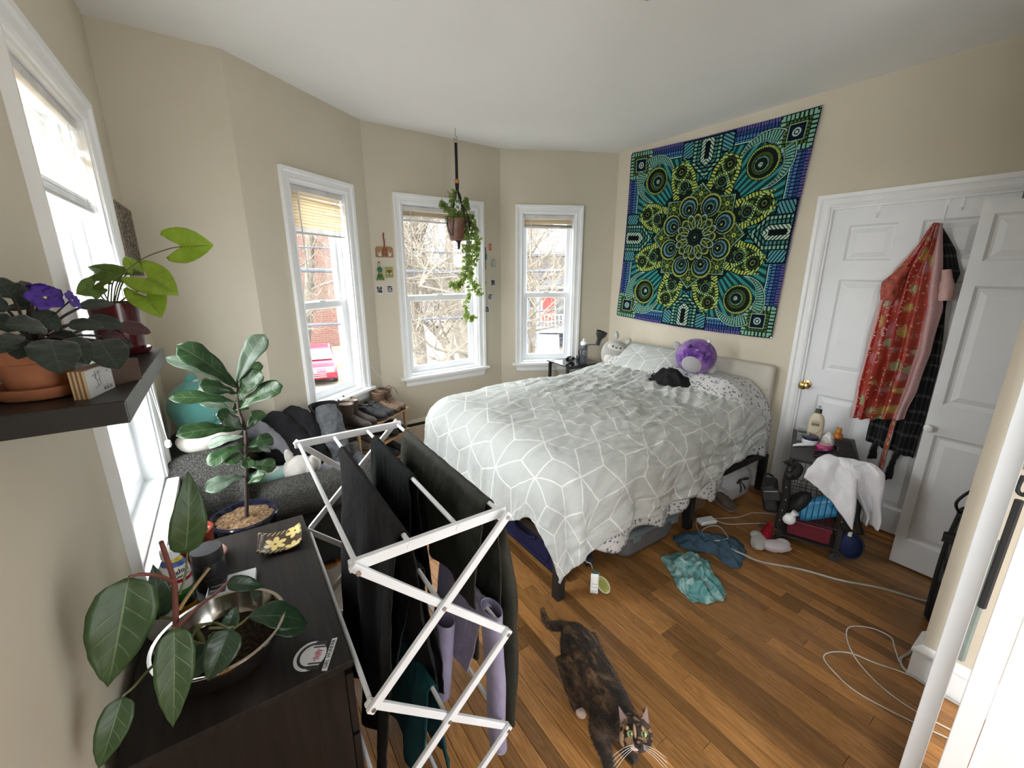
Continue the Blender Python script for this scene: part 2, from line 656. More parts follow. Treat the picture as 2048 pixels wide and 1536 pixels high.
def out_of_sight(x, y0, y1):
 if y1 < 0.05: return True
 if x < 0.02: return True
 if x > 1.75 and y0 > 1.75: return True
 if x < 0.9 and y1 < 0.75: return True
 return x > 2.3 and y1 < 0.25
x = -0.30
while x < 3.30:
 y = -1.25 - rngf.choice([0, .3, .6, .9])
 top = 3.6
 while y < top:
  L = rngf.choice([0.7, 0.9, 1.1, 1.3, 1.5, 1.8])
  a, e = y, y + L
  # keep boards inside the walls
  ok = e > -1.2 and (inside_room(x, max(a, -1.2) + 0.02))
  if ok:
   if n_board >= 298 or out_of_sight(x, a, e):
    rest.box2((x - bw / 2 + 0.0006, a, -0.012), (x + bw / 2 - 0.0006, e - 0.001, 0))
    y = e
    continue
   o = bpy.data.objects.new('floor_board', board(L))
   COL.objects.link(o)
   o.location = (x, a, 0)
   o.parent = floor
   n_board += 1
  y = e
 x += bw
o = rest.build('floor_boards_out_of_sight', M_OAK, floor, smooth=False)
o['kind'] = 'stuff'
# ------------------------------------------------------------------ windows
def window(name, A, ang, s0, s1, label, stool_z=WZ0, casing=0.072):
 """A: wall start on the floor, ang: wall direction; the opening runs from s0 to s1 along the wall"""
 r = thing(name, label, 'window', (A[0], A[1], 0), ang, None, 'structure')
 z0, z1 = stool_z, WZ1
 def casing_side(xa, xb):
  m = MB()
  inner, outer = (xb, xa) if abs(xa - (s0 + s1) / 2) > abs(xb - (s0 + s1) / 2) else (xa, xb)
  sg = 1 if outer > inner else -1
  w = abs(outer - inner)
  zt = z1 + casing
  prof = [(0, 0.0), (0, 0.010), (0.18, 0.016), (0.3, 0.012), (0.62, 0.015), (0.72, 0.024), (1.0, 0.026), (1.0, 0.0)]
  vs = []
  for t, dep in prof:
   xx = inner + sg * w * t
   zz = z1 + w * t
   vs.append((xx, -dep, z0)); vs.append((xx, -dep, zz))
  fs = [(2 * i, 2 * i + 1, 2 * i + 3, 2 * i + 2) for i in range(len(prof) - 1)]
  m.add(vs, fs)
  o = m.build('casing', M_TRIM, r, smooth=False)
  return o
 casing_side(s0 - casing, s0)
 casing_side(s1, s1 + casing)
 m = MB()
 prof = [(0, 0.0), (0, 0.010), (0.18, 0.016), (0.3, 0.012), (0.62, 0.015), (0.72, 0.024), (1.0, 0.026), (1.0, 0.0)]
 vs = []
 for t, dep in prof:
  vs.append((s0 - casing * t, -dep, z1 + casing * t)); vs.append((s1 + casing * t, -dep, z1 + casing * t))
 m.add(vs, [(2 * i, 2 * i + 1, 2 * i + 3, 2 * i + 2) for i in range(len(prof) - 1)])
 m.build('head_casing', M_TRIM, r, smooth=False)
 # stool and apron
 MB().box2((s0 - casing - 0.03, -0.052, z0 - 0.026), (s1 + casing + 0.03, 0.0, z0)).build('stool', M_TRIM, r, smooth=False, bevel=0.006)
 m = MB()
 pa = [(z0 - 0.026, 0.03), (z0 - 0.045, 0.026), (z0 - 0.055, 0.018), (z0 - 0.085, 0.016), (z0 - 0.098, 0.008), (z0 - 0.098, 0.0)]
 vs = []
 for i, (z, dep) in enumerate(pa):
  k = i * 0.006
  vs.append((s0 - casing + 0.0 + k, -dep, z)); vs.append((s1 + casing - k, -dep, z))
 m.add(vs, [(2 * i, 2 * i + 1, 2 * i + 3, 2 * i + 2)[::-1] for i in range(len(pa) - 1)])
 m.build('apron', M_TRIM, r, smooth=False)
 # jamb lining
 jt = 0.012
 MB().box2((s0, 0, z0), (s0 + jt, 0.14, z1)).build('jamb', M_TRIM, r, smooth=False)
 MB().box2((s1 - jt, 0, z0), (s1, 0.14, z1)).build('jamb', M_TRIM, r, smooth=False)
 MB().box2((s0 + jt, 0, z1 - jt), (s1 - jt, 0.14, z1)).build('head_jamb', M_TRIM, r, smooth=False)
 MB().box2((s0 + jt, 0, z0 - 0.0), (s1 - jt, 0.15, z0 + 0.014)).build('sill', M_TRIM, r, smooth=False)
 a, b = s0 + jt, s1 - jt
 zm = 1.42
 for nm, y, za, zb, rw in (('lower_sash', 0.085, z0 + 0.014, zm + 0.022, 0.048), ('upper_sash', 0.118, zm - 0.022, z1 - jt, 0.044)):
  t = 0.014
  so = MB()
  x0, x1 = (a, b)
  # one frame mesh: outer ring and inner ring
  ix0, ix1, iz0, iz1 = x0 + rw, x1 - rw, za + (0.055 if nm == 'lower_sash' else 0.044), zb - 0.044
  O = [(x0, za), (x1, za), (x1, zb), (x0, zb)]
  I_ = [(ix0, iz0), (ix1, iz0), (ix1, iz1), (ix0, iz1)]
  bev = 0.006
  I2 = [(ix0 + bev, iz0 + bev), (ix1 - bev, iz0 + bev), (ix1 - bev, iz1 - bev), (ix0 + bev, iz1 - bev)]
  vs = [(x, y - t, z) for x, z in O] + [(x, y - t, z) for x, z in I_] + [(x, y, z) for x, z in I2] + [(x, y + t, z) for x, z in I_] + [(x, y + t, z) for x, z in O]
  fs = []
  for k in range(4):
   for ring in range(4):
    p, q = ring * 4 + k, ring * 4 + (k + 1) % 4
    fs.append((p, q, q + 4, p + 4))
   fs.append((16 + k, 16 + (k + 1) % 4, (k + 1) % 4, k))
  so.add(vs, fs)
  s = so.build(nm, M_VINYL, r, smooth=False)
  MB().box2((ix0, y - 0.002, iz0), (ix1, y + 0.002, iz1)).build('pane', M_GLASS, s, smooth=False)
  if nm == 'lower_sash':
   MB().box2(((a + b) / 2 - 0.03, y - 0.012, zb), ((a + b) / 2 + 0.03, y + 0.01, zb + 0.012)).build('sash_lock', M_VINYL, s, smooth=False, bevel=0.003)
 # side tracks
 for xx in (a, b - 0.012):
  MB().box2((xx, 0.066, zm + 0.022), (xx + 0.012, 0.104, z1 - jt)).build('track', M_VINYL, r, smooth=False)
 return r
def frame(A, B):
 return math.atan2(B[1] - A[1], B[0] - A[0])
def on_wall(A, B, s, z, off=0.0):
 """point s metres along the wall, off metres into the room"""
 d = Vector((B[0] - A[0], B[1] - A[1], 0)).normalized()
 n = Vector((d.y, -d.x, 0))
 p = Vector((A[0], A[1], 0)) + d * s + n * off
 return Vector((p.x, p.y, z))
WIN = [('window_1', (-0.33, -1.3), C0, 2.85, 3.63, 'tall white sash window in the left wall behind the black shelf'),
       ('window_2', C1, C2, 0.335, 0.845, 'narrow white sash window above the shoe rack with a half lowered blind'),
       ('window_3', C2, C3, 0.275, 0.99, 'wide white sash window in the middle of the bay behind the hanging ivy'),
       ('window_4', C3, C4, 0.215, 0.732, 'narrow white sash window beside the small black bedside table'),
       ('window_5', (-0.33, -1.3), C0, 0.35, 1.05, 'second tall white sash window in the left wall, behind the camera')]
for nm, A, B, s0, s1, lab in WIN:
 window(nm, A, frame(A, B), s0, s1, lab)
 d = Vector((B[0] - A[0], B[1] - A[1], 0)).normalized()
 inward = Vector((d.y, -d.x, 0))
 light_portal(on_wall(A, B, (s0 + s1) / 2, (WZ0 + WZ1) / 2, -0.17), inward, s1 - s0, WZ1 - WZ0)
# ------------------------------------------------------------------ blinds
def blind_mat():
 k = Mat('cream_vinyl_slat', 0.45, 0, 0.4)
 v = k.coord('Object')
 c = k.ramp(k.noise(v, 7, 2), [(0.3, (0.60, 0.54, 0.44)), (0.7, (0.68, 0.62, 0.52))])
 k.col(c)
 k.translucent(0.24, (0.85, 0.66, 0.38))
 return k.m
M_SLAT = blind_mat()
M_RAIL = plain('grey_white_blind_rail', (0.62, 0.62, 0.61), 0.4)
M_CORD = plain('white_cord', (0.75, 0.75, 0.73), 0.8)
def blind(A, ang, s0, s1, zbot, n, label, wand=0.55, tilt=62, sag=0.0, seed=1, wand_s=0.14, stack=0.055):
 r = thing('venetian_blind', label, 'blind', (A[0], A[1], 0), ang, 'venetian blinds in the windows')
 rg = random.Random(seed)
 zt = WZ1 - 0.014
 a, b = s0 + 0.016, s1 - 0.016
 y = 0.036
 MB().box2((a, y - 0.018, zt - 0.032), (b, y + 0.018, zt)).build('head_rail', M_RAIL, r, smooth=False, bevel=0.003)
 zs0, zs1 = zt - 0.045, zbot + stack
 def slat_mesh(tl, L, droop=0.0):
  m = MB()
  w = 0.0125
  nseg = 8
  vs = []
  for i in range(nseg + 1):
   t = i / nseg
   for k in (-1, 0, 1):
    yy = k * w * math.cos(R(tl)); zz = k * w * math.sin(R(tl)) + (0.0022 if k == 0 else 0)
    vs.append((L * (t - 0.5), yy + (0.002 if k == 0 else 0), zz - droop * (t if droop > 0 else (t - 1))))
  fs = []
  for i in range(nseg):
   for k in range(2):
    p = i * 3 + k
    fs.append((p, p + 3, p + 4, p + 1))
  m.add(vs, fs)
  return m
 for i in range(n):
  z = zs0 - (zs0 - zs1) * i / max(1, n - 1)
  j = rg.uniform(-1, 1)
  dr = sag * rg.uniform(0.0, 1.0) if rg.random() < 0.5 else 0.0
  o = slat_mesh(tilt + 6 * j, b - a - 0.008, dr).build('slat', M_SLAT, r, smooth=True)
  o.location = ((a + b) / 2 + 0.002 * j, y, z)
 for i in range(7):                                            # slats stacked flat on the bottom rail
  o = slat_mesh(6 * rg.uniform(-1, 1), b - a - 0.008).build('slat', M_RAIL, r, smooth=True)
  o.location = ((a + b) / 2, y, zbot + 0.014 + i * (stack - 0.02) / 7)
 MB().box2((a + 0.004, y - 0.013, zbot), (b - 0.004, y + 0.013, zbot + 0.012)).build('bottom_rail', M_RAIL, r, smooth=False, bevel=0.003)
 for t in (0.16, 0.84):
  xx = a + (b - a) * t
  m = MB()
  m.tube([(xx, y - 0.015, zt - 0.03), (xx, y - 0.015, zbot)], 0.0012, 5)
  m.build('ladder_cord', M_CORD, r)
 if wand:
  xx = a + wand_s * (b - a)
  MB().tube([(xx, y - 0.022, zt - 0.03), (xx + 0.004, y - 0.03, zt - 0.03 - wand)], 0.0035, 6).build('tilt_wand', M_RAIL, r)
 xx = b - 0.03
 pts = [(xx, y - 0.022, zt - 0.03), (xx + 0.006, y - 0.024, zbot - 0.3), (xx + 0.012, y - 0.02, zbot - 0.62)]
 MB().tube(spline(pts, 6), 0.0013, 5).build('pull_cord', M_CORD, r)
 return r
blind((-0.33, -1.3), PI / 2, 2.85, 3.63, 1.86, 11, 'tall tilted cream venetian blind of the left wall window', wand=0, tilt=58, sag=0.02, seed=4)
blind(C1, frame(C1, C2), 0.335, 0.845, 1.885, 11, 'cream venetian blind lowest of the three bay blinds, above the shoe rack', 0.62, 62, 0.012, 2, 0.12)
blind(C2, frame(C2, C3), 0.275, 0.99, 2.055, 4, 'wide cream venetian blind raised high behind the hanging ivy', 0.72, 60, 0.004, 3, 0.10)
blind(C3, frame(C3, C4), 0.215, 0.732, 2.055, 4, 'narrow crooked cream venetian blind raised high in the window beside the bed', 0.35, 60, 0.02, 5, 0.14, 0.04)
# loose cord hanging from the bay window to the boots
t = MB().tube(spline([on_wall(C1, C2, 0.90, 0.98, 0.03), on_wall(C1, C2, 0.95, 0.90, 0.02), on_wall(C1, C2, 1.04, 0.80, 0.02), on_wall(C2, C3, 0.05, 0.76, 0.02)], 6), 0.0018, 5).build('loose_cord', M_CORD)
tag(t, 'thin white cord drooping along the wall corner above the laced boots', 'cord')
# left window cord with a white tassel
t = thing('blind_pull', 'white blind pull cord with a bell shaped end beside the left window', 'cord', (-0.31, 2.3, 0.9))
MB().tube(spline([(-0.315, 2.22, 1.75), (-0.31, 2.27, 1.3), (-0.29, 2.30, 0.93)], 6), 0.0013, 5).build('cord', M_CORD, t, world=True)
MB().tube(spline([(-0.315, 2.29, 1.75), (-0.305, 2.31, 1.3), (-0.29, 2.30, 0.93)], 6), 0.0013, 5).build('cord', M_CORD, t, world=True)
MB().lathe([(0.004, 0.93), (0.011, 0.925), (0.013, 0.905), (0.008, 0.895), (0.001, 0.893)], (-0.29, 2.30, 0), 12).build('pull_bell', M_TRIM, t, world=True)
# ------------------------------------------------------------------ doors and trim on the right wall
def panel_door(name, label, w, h, cols, rows, th=0.035, stile=0.115, mid=0.10, knob=None):
 """leaf from x=0 to w, face at y=0 looking towards -y"""
 r = thing(name, label, 'door', kind='structure')
 xs = [0]
 cw = (w - 2 * stile - mid * (cols - 1)) / cols
 holes = []
 for c in range(cols):
  x0 = stile + c * (cw + mid)
  for z0, z1 in rows:
   holes.append((x0, x0 + cw, z0, z1))
 X_ = sorted(set([0, w] + [q for hh in holes for q in hh[:2]]))
 Z_ = sorted(set([0, h] + [q for hh in holes for q in hh[2:]]))
 b = MB()
 vid = {}
 def V(x, y, z):
  k = (round(x, 5), round(y, 5), round(z, 5))
  if k not in vid:
   vid[k] = len(b.v); b.v.append(k)
  return vid[k]
 def quad(*p):
  b.f.append(tuple(V(*q) for q in p)); b.mi.append(0)
 for i in range(len(X_) - 1):
  for j in range(len(Z_) - 1):
   xm, zm = (X_[i] + X_[i + 1]) / 2, (Z_[j] + Z_[j + 1]) / 2
   x0, x1, z0, z1 = X_[i], X_[i + 1], Z_[j], Z_[j + 1]
   quad((x0, th, z0), (x0, th, z1), (x1, th, z1), (x1, th, z0))
   if any(q[0] < xm < q[1] and q[2] < zm < q[3] for q in holes):
    loops = [(0, 0), (0.012, 0.010), (0.022, 0.011), (0.05, 0.002)]
    for (a, da), (c, dc) in zip(loops[:-1], loops[1:]):
     P = [(x0 + a, da, z0 + a), (x1 - a, da, z0 + a), (x1 - a, da, z1 - a), (x0 + a, da, z1 - a)]
     Q = [(x0 + c, dc, z0 + c), (x1 - c, dc, z0 + c), (x1 - c, dc, z1 - c), (x0 + c, dc, z1 - c)]
     for k in range(4):
      quad(P[k], P[(k + 1) % 4], Q[(k + 1) % 4], Q[k])
    quad(*Q)
   else:
    quad((x0, 0, z0), (x1, 0, z0), (x1, 0, z1), (x0, 0, z1))
 for z0, z1 in zip(Z_[:-1], Z_[1:]):
  quad((0, 0, z0), (0, 0, z1), (0, th, z1), (0, th, z0))
  quad((w, 0, z0), (w, th, z0), (w, th, z1), (w, 0, z1))
 for x0, x1 in zip(X_[:-1], X_[1:]):
  quad((x0, 0, 0), (x0, th, 0), (x1, th, 0), (x1, 0, 0))
  quad((x0, 0, h), (x1, 0, h), (x1, th, h), (x0, th, h))
 b.build('leaf', M_DOOR, r, smooth=False)
 return r
rows6 = [(0.16, 0.80), (0.965, 1.57), (1.685, 1.90)]
M_BRASS = metalm('polished_brass', (0.72, 0.50, 0.18), 0.18)
d1 = panel_door('door_1', 'white six panel door with a brass knob behind the hanging robes', 0.80, 2.0, 2, rows6, stile=0.105, mid=0.105)
d1.location = (3.335, 1.258, 0.03); d1.rotation_euler = (0, 0, -PI / 2)
kb = MB().lathe([(0.0005, 0.0), (0.030, 0.0), (0.031, 0.006), (0.014, 0.010), (0.012, 0.028), (0.022, 0.036), (0.028, 0.048), (0.026, 0.060), (0.012, 0.067), (0.0005, 0.068)], (0, 0, 0), 24, m=Matrix.Rotation(R(90), 3, 'X')).build('door_knob', M_BRASS, d1)
kb.location = (0.030, 0, 0.85)
d2 = panel_door('door_2', 'white closet door with a round white knob standing in front of the first', 0.80, 1.955, 2, rows6, stile=0.045, mid=0.09)
d2.location = (3.035, 0.532, 0.012); d2.rotation_euler = (0, 0, -PI / 2)
kb = MB().lathe([(0.0005, 0.0), (0.010, 0.0), (0.009, 0.012), (0.018, 0.018), (0.021, 0.028), (0.017, 0.037), (0.0005, 0.041)], (0, 0, 0), 20, m=Matrix.Rotation(R(90), 3, 'X')).build('door_knob', M_TRIM, d2)
kb.location = (0.022, 0, 0.835)
# casing around the opening
t = thing('trim_1', 'white moulded door casing around the closet doors', 'trim', (3.317, 1.262, 0), 0, None, 'structure')
def casing_prof(b, fn):
 prof = [(0, 0.0), (0, 0.010), (0.15, 0.017), (0.28, 0.012), (0.45, 0.016), (0.6, 0.013), (0.72, 0.022), (1.0, 0.024), (1.0, 0.0)]
 vs = []
 for tt, dep in prof:
  vs.extend(fn(tt, dep))
 b.add(vs, [(2 * i, 2 * i + 1, 2 * i + 3, 2 * i + 2) for i in range(len(prof) - 1)])
cwid = 0.078
b = MB(); casing_prof(b, lambda tt, dep: [(3.317 - dep, 1.262 + cwid * tt, 0), (3.317 - dep, 1.262 + cwid * tt, 2.042 + cwid * tt)]); b.build('side_casing', M_TRIM, t, smooth=False, world=True)
b = MB(); casing_prof(b, lambda tt, dep: [(3.317 - dep, 1.262 + cwid * tt, 2.042 + cwid * tt), (3.317 - dep, -0.3, 2.042 + cwid * tt)]); b.build('head_casing', M_TRIM, t, smooth=False, world=True)
MB().box2((3.317, 1.250, 0), (3.457, 1.262, 2.03)).build('jamb', M_TRIM, t, smooth=False, world=True)
MB().box2((3.317, -0.25, 2.030), (3.457, 1.262, 2.042)).build('head_jamb', M_TRIM, t, smooth=False, world=True)
M_THR = wood('oak_threshold', (0.26, 0.10, 0.025), (0.42, 0.19, 0.06), 1, 0.35)
tag(MB().box2((3.29, -0.25, 0.0), (3.457, 1.262, 0.018)).build('trim_2', M_THR, None, smooth=False, bevel=0.006), 'oak threshold strip under the white closet doors', 'threshold', None, 'structure')
# closet behind
tag(MB().box2((3.457, -0.3, 0.0), (3.50, 1.30, 2.2)).build('wall_closet', M_WALL, None, smooth=False), 'plain wall closing the closet behind the white doors', 'wall', None, 'structure')
# entry door seen edge on at the right
dr = Vector((1, 0.0790, 0)).normalized()
nr = Vector((dr.y, -dr.x, 0))
def ray_slab(b, x0, yx, th, L, z0, z1):
 p = Vector((x0, x0 * yx, 0))
 q = p + dr * L
 vs = []
 for z in (z0, z1):
  for w in (p, q, q + nr * th, p + nr * th):
   vs.append((w.x, w.y, z))
 b.add(vs, [(3, 2, 1, 0), (4, 5, 6, 7), (0, 1, 5, 4), (1, 2, 6, 5), (2, 3, 7, 6), (3, 0, 4, 7)])
b = MB(); ray_slab(b, 1.50, 0.0818, 0.0400, 0.66, 0.01, 2.04)
t = thing('door_3', 'white entry door seen edge on at the right of the picture', 'door', (1.5, 0.12, 0), 0, None, 'structure')
b.build('leaf', M_DOOR, t, smooth=False, world=True, bevel=0.002)
# door frame next to it
t = thing('trim_3', 'white door frame post nearest the right edge of the picture', 'trim', (1.35, 0.0, 0), 0, None, 'structure')
b = MB().box2((1.35, 0.006, 0), (1.47, 0.0485, 2.2)); b.build('post', M_TRIM, t, smooth=False, world=True, bevel=0.002)
b = MB().box2((1.36, -0.60, 0), (1.47, 0.0045, 2.2)); b.build('face_board', M_TRIM, t, smooth=False, world=True, bevel=0.002)
# baseboards
def base_prof(name, A, B, label, h=0.14, th=0.016, mat=None):
 A = Vector((A[0], A[1], 0)); B = Vector((B[0], B[1], 0))
 d = (B - A).normalized(); n = Vector((d.y, -d.x, 0))
 pr_ = [(0, th), (h * 0.78, th), (h * 0.82, th * 1.25), (h * 0.88, th * 1.25), (h * 0.97, th * 0.5), (h, 0)]
 vs = []
 for z, o in pr_:
  for p in (A, B):
   vs.append(p + n * o + Vector((0, 0, z)))
 m = MB().add(vs, [(2 * i, 2 * i + 1, 2 * i + 3, 2 * i + 2) for i in range(len(pr_) - 1)])
 return tag(m.build(name, mat or M_TRIM, None, smooth=False), label, 'baseboard', None, 'structure')
base_prof('baseboard_left', (-0.33, -1.3), C0, 'white baseboard along the left wall behind the dresser')
base_prof('baseboard_right', C4, (3.317, 1.34), 'white baseboard behind the headboard of the bed')
t = thing('baseboard_near_right', 'tall white baseboard with a moulded cap on the narrow wall end', 'baseboard', (2.2, 0.2, 0), 0, None, 'structure')
b = MB()
pr_ = [(0, 0.018), (0.118, 0.018), (0.124, 0.024), (0.136, 0.024), (0.15, 0.010), (0.158, 0.0)]
vs = []
for z, o in pr_:
 vs += [(2.2 - o, -1.3, z), (2.2 - o, 0.222 + o, z), (2.32, 0.222 + o, z)]
for i in range(len(pr_) - 1):
 b.f += [(3 * i, 3 * i + 3, 3 * i + 4, 3 * i + 1), (3 * i + 1, 3 * i + 4, 3 * i + 5, 3 * i + 2)]
 b.mi += [0, 0]
b.v += vs
b.build('board', M_TRIM, t, smooth=False, world=True)
# baseboard heater under the bay windows
M_HEAT = plain('cream_heater_enamel', (0.68, 0.62, 0.52), 0.4)
M_SLOT = plain('dark_heater_fins', (0.03, 0.03, 0.03), 0.6)
t = thing('baseboard_heater', 'long cream baseboard heater with a dark slot under the bay windows', 'heater', (1.7, 3.5, 0))
for A, B in ((C1, C2), (C2, C3), (C3, C4)):
 d = Vector((B[0] - A[0], B[1] - A[1], 0)).normalized(); n = Vector((d.y, -d.x, 0)); L = math.hypot(B[0] - A[0], B[1] - A[1])
 P = lambda s, o, z: Vector((A[0], A[1], 0)) + d * s + n * o + Vector((0, 0, z))
 b = MB()
 pr_ = [(0.0, 0.0, 0.33), (0.03, 0.0, 0.335), (0.05, 0.0, 0.325), (0.052, 0, 0.312)]
 vs = []
 for o, _, z in pr_:
  vs += [P(0.03, o, z), P(L - 0.03, o, z)]
 b.add(vs, [(2 * i, 2 * i + 1, 2 * i + 3, 2 * i + 2) for i in range(3)])
 b.build('top_cover', M_HEAT, t, smooth=False, world=True, solid=0.003)
 b = MB(); b.add([P(0.03, 0.03, 0.05), P(L - 0.03, 0.03, 0.05), P(L - 0.03, 0.03, 0.32), P(0.03, 0.03, 0.32)], [(0, 1, 2, 3)])
 b.build('fins', M_SLOT, t, smooth=False, world=True)
 b = MB(); b.add([P(0.03, 0.058, 0.04), P(L - 0.03, 0.058, 0.04), P(L - 0.03, 0.055, 0.285), P(0.03, 0.055, 0.285)], [(0, 1, 2, 3)])
 b.build('front_panel', M_HEAT, t, smooth=False, world=True, solid=0.003)
# ceiling light: only its lower brass tip hangs into the picture
t = thing('ceiling_light', 'brass finial of the ceiling light just entering the top of the picture', 'lamp', (1.475, 1.285, 2.735))
M_OPAL = plain('frosted_lamp_glass', (0.85, 0.83, 0.78), 0.3)
cx, cyy = 1.475, 1.285
MB().lathe([(0.0005, 2.628), (0.012, 2.632), (0.016, 2.645), (0.008, 2.655), (0.018, 2.664), (0.02, 2.672), (0.006, 2.676)], (cx, cyy, 0), 18).build('finial', M_BRASS, t, world=True)
# ================================================================== outside the windows
GZ = -3.2
M_ASPH = Mat('pale_ground', 0.95, 0, 0.1)
v = M_ASPH.coord('Object')
M_ASPH.col(M_ASPH.ramp(M_ASPH.noise(v, 0.22, 5, 0.6, 0.6), [(0.36, (0.20, 0.20, 0.195)), (0.47, (0.16, 0.155, 0.145)), (0.56, (0.155, 0.125, 0.085)), (0.75, (0.12, 0.10, 0.065))]))
M_ASPH.bump(M_ASPH.noise(v, 9, 4), 0.5, 0.03)
tag(MB().box2((-40, 4.5, GZ - 0.3), (60, 80, GZ)).build('ground', M_ASPH.m, None, smooth=False), 'pale street and dry yard seen below through the windows', 'ground', None, 'structure')
def brick_mat():
 k = Mat('red_brick', 0.9, 0, 0.1)
 n = k.node('ShaderNodeTexBrick')
 v = k.coord('Object', rot=(R(90), 0, 0))
 k.link(v, n.inputs['Vector'])
 n.inputs['Color1'].default_value = (0.135, 0.070, 0.055, 1)
 n.inputs['Color2'].default_value = (0.115, 0.055, 0.045, 1)
 n.inputs['Mortar'].default_value = (0.15, 0.115, 0.10, 1)
 n.inputs['Scale'].default_value = 1.0
 n.inputs['Mortar Size'].default_value = 0.012
 n.inputs['Brick Width'].default_value = 0.42
 n.inputs['Row Height'].default_value = 0.14
 k.col(n.outputs[0])
 return k.m
M_BRICK = brick_mat()
M_OWHITE = plain('pale_exterior_paint', (0.21, 0.21, 0.21), 0.6)
M_ODARK = plain('dim_house_glass', (0.07, 0.08, 0.09), 0.15)
M_OROOF = plain('grey_shingle', (0.12, 0.12, 0.125), 0.9)
# brick building across the street
t = thing('brick_building', 'pinkish red brick building across the street behind the red car', 'building', (1.5, 30, GZ))
MB().box2((-7, 30, GZ), (6.2, 38, 6.5)).build('wall', M_BRICK, t, smooth=False, world=True)
MB().box2((-7.2, 29.8, 6.5), (6.4, 38.2, 6.9)).build('cornice', M_OWHITE, t, smooth=False, world=True)
for x in (-4.5, -1.8, 0.9, 3.6):
 for z in (-1.9, 1.0, 3.8):
  w = MB().box2((x - 0.55, 29.93, z), (x + 0.55, 30.02, z + 1.6)).build('window_frame', M_OWHITE, t, smooth=False, world=True)
  MB().box2((x - 0.45, 29.90, z + 0.1), (x + 0.45, 29.96, z + 0.75)).build('pane', M_ODARK, w, smooth=False)
  MB().box2((x - 0.45, 29.90, z + 0.85), (x + 0.45, 29.96, z + 1.5)).build('pane', M_ODARK, w, smooth=False)
# blue grey clapboard house with a red door
HR = math.atan2(-0.61, 0.79)
t = thing('clapboard_house', 'blue grey clapboard house with a red front door and white porch rail', 'house', (18.0, 23.0, GZ), HR)
M_CLAP = plain('blue_grey_clapboard', (0.085, 0.10, 0.135), 0.7)
M_RED = plain('red_door_paint', (0.30, 0.03, 0.025), 0.5)
g = -GZ
b = MB()
n = 38
for i in range(n):                                                # clapboards: each course leans out at its foot
 z0, z1 = i * 6.1 / n, (i + 1) * 6.1 / n
 b.add([(-1.15, -0.03, z0), (7.0, -0.03, z0), (7.0, 0.0, z1), (-1.15, 0.0, z1), (-1.15, -0.0, z0), (7.0, 0.0, z0)], [(0, 1, 2, 3), (4, 5, 1, 0)])
o = b.build('clapboards', M_CLAP, t, smooth=False); o['kind'] = 'stuff'
MB().box2((-1.15, 0.01, 0), (7.0, 8, 6.1)).build('wall', M_CLAP, t, smooth=False)
MB().box2((-1.28, -0.05, 0), (-1.12, 0.1, 6.1)).build('corner_board', M_OWHITE, t, smooth=False)
b = MB(); b.add([(-1.8, -0.7, 6.0), (7.5, -0.7, 6.0), (7.5, 4, 9.2), (-1.8, 4, 9.2), (-1.8, 8.7, 6.0), (7.5, 8.7, 6.0)], [(0, 1, 2, 3), (3, 2, 5, 4), (0, 3, 4), (1, 5, 2), (0, 4, 5, 1)])
b.build('roof', M_OROOF, t, smooth=False)
MB().box2((-1.8, -0.75, 5.85), (7.5, -0.6, 6.08)).build('gutter', M_OWHITE, t, smooth=False)
for (x0, x1, z0, z1) in ((0.37, 1.50, 1.33 + g, 3.2 + g), (3.4, 4.5, 1.33 + g, 3.0 + g)):
 w = MB().box2((x0, -0.10, z0), (x1, 0.02, z1 - 0.6)).build('window_frame', M_OWHITE, t, smooth=False)
 MB().box2((x0 + 0.3, -0.13, z0 + 0.15), (x1 - 0.2, -0.08, (z0 + z1 - .6) / 2 - 0.04)).build('pane', M_ODARK, w, smooth=False)
 MB().box2((x0 + 0.3, -0.13, (z0 + z1 - .6) / 2 + 0.04), (x1 - 0.2, -0.08, z1 - 0.75)).build('pane', M_ODARK, w, smooth=False)
w = MB().box2((-0.12, -0.10, -1.7 + g), (0.95, 0.02, 0.50 + g)).build('door_frame', M_OWHITE, t, smooth=False)
MB().box2((0.03, -0.14, -1.6 + g), (0.80, -0.06, 0.33 + g)).build('front_door', M_RED, w, smooth=False)
MB().box2((-0.3, -1.5, 0.58 + g), (3.2, 0.0, 0.74 + g)).build('porch_roof', M_OROOF, t, smooth=False)
MB().box2((1.0, -0.15, -1.6 + g), (2.8, -0.02, 0.5 + g)).build('porch_opening', M_ODARK, t, smooth=False)
MB().box2((-0.4, -1.7, -2.2 + g), (3.2, 0.0, -2.02 + g)).build('porch_floor', M_OWHITE, t, smooth=False)
MB().box2((-0.4, -1.68, -1.08 + g), (3.2, -1.60, -1.0 + g)).build('hand_rail', M_OWHITE, t, smooth=False)
for i in range(16):
 x = -0.36 + i * 0.235
 MB().box2((x, -1.67, -2.02 + g), (x + 0.07, -1.61, -1.08 + g)).build('baluster', M_OWHITE, t, smooth=False)
for x in (-0.35, 3.1):
 MB().box2((x, -1.70, 0), (x + 0.12, -1.58, 0.58 + g)).build('porch_post', M_OWHITE, t, smooth=False)
for i in range(5):
 MB().box2((-0.3, -2.0 - 0.3 * i, 0), (1.1, -1.7 - 0.3 * i, 0.9 - 0.18 * i)).build('step', M_OWHITE, t, smooth=False)
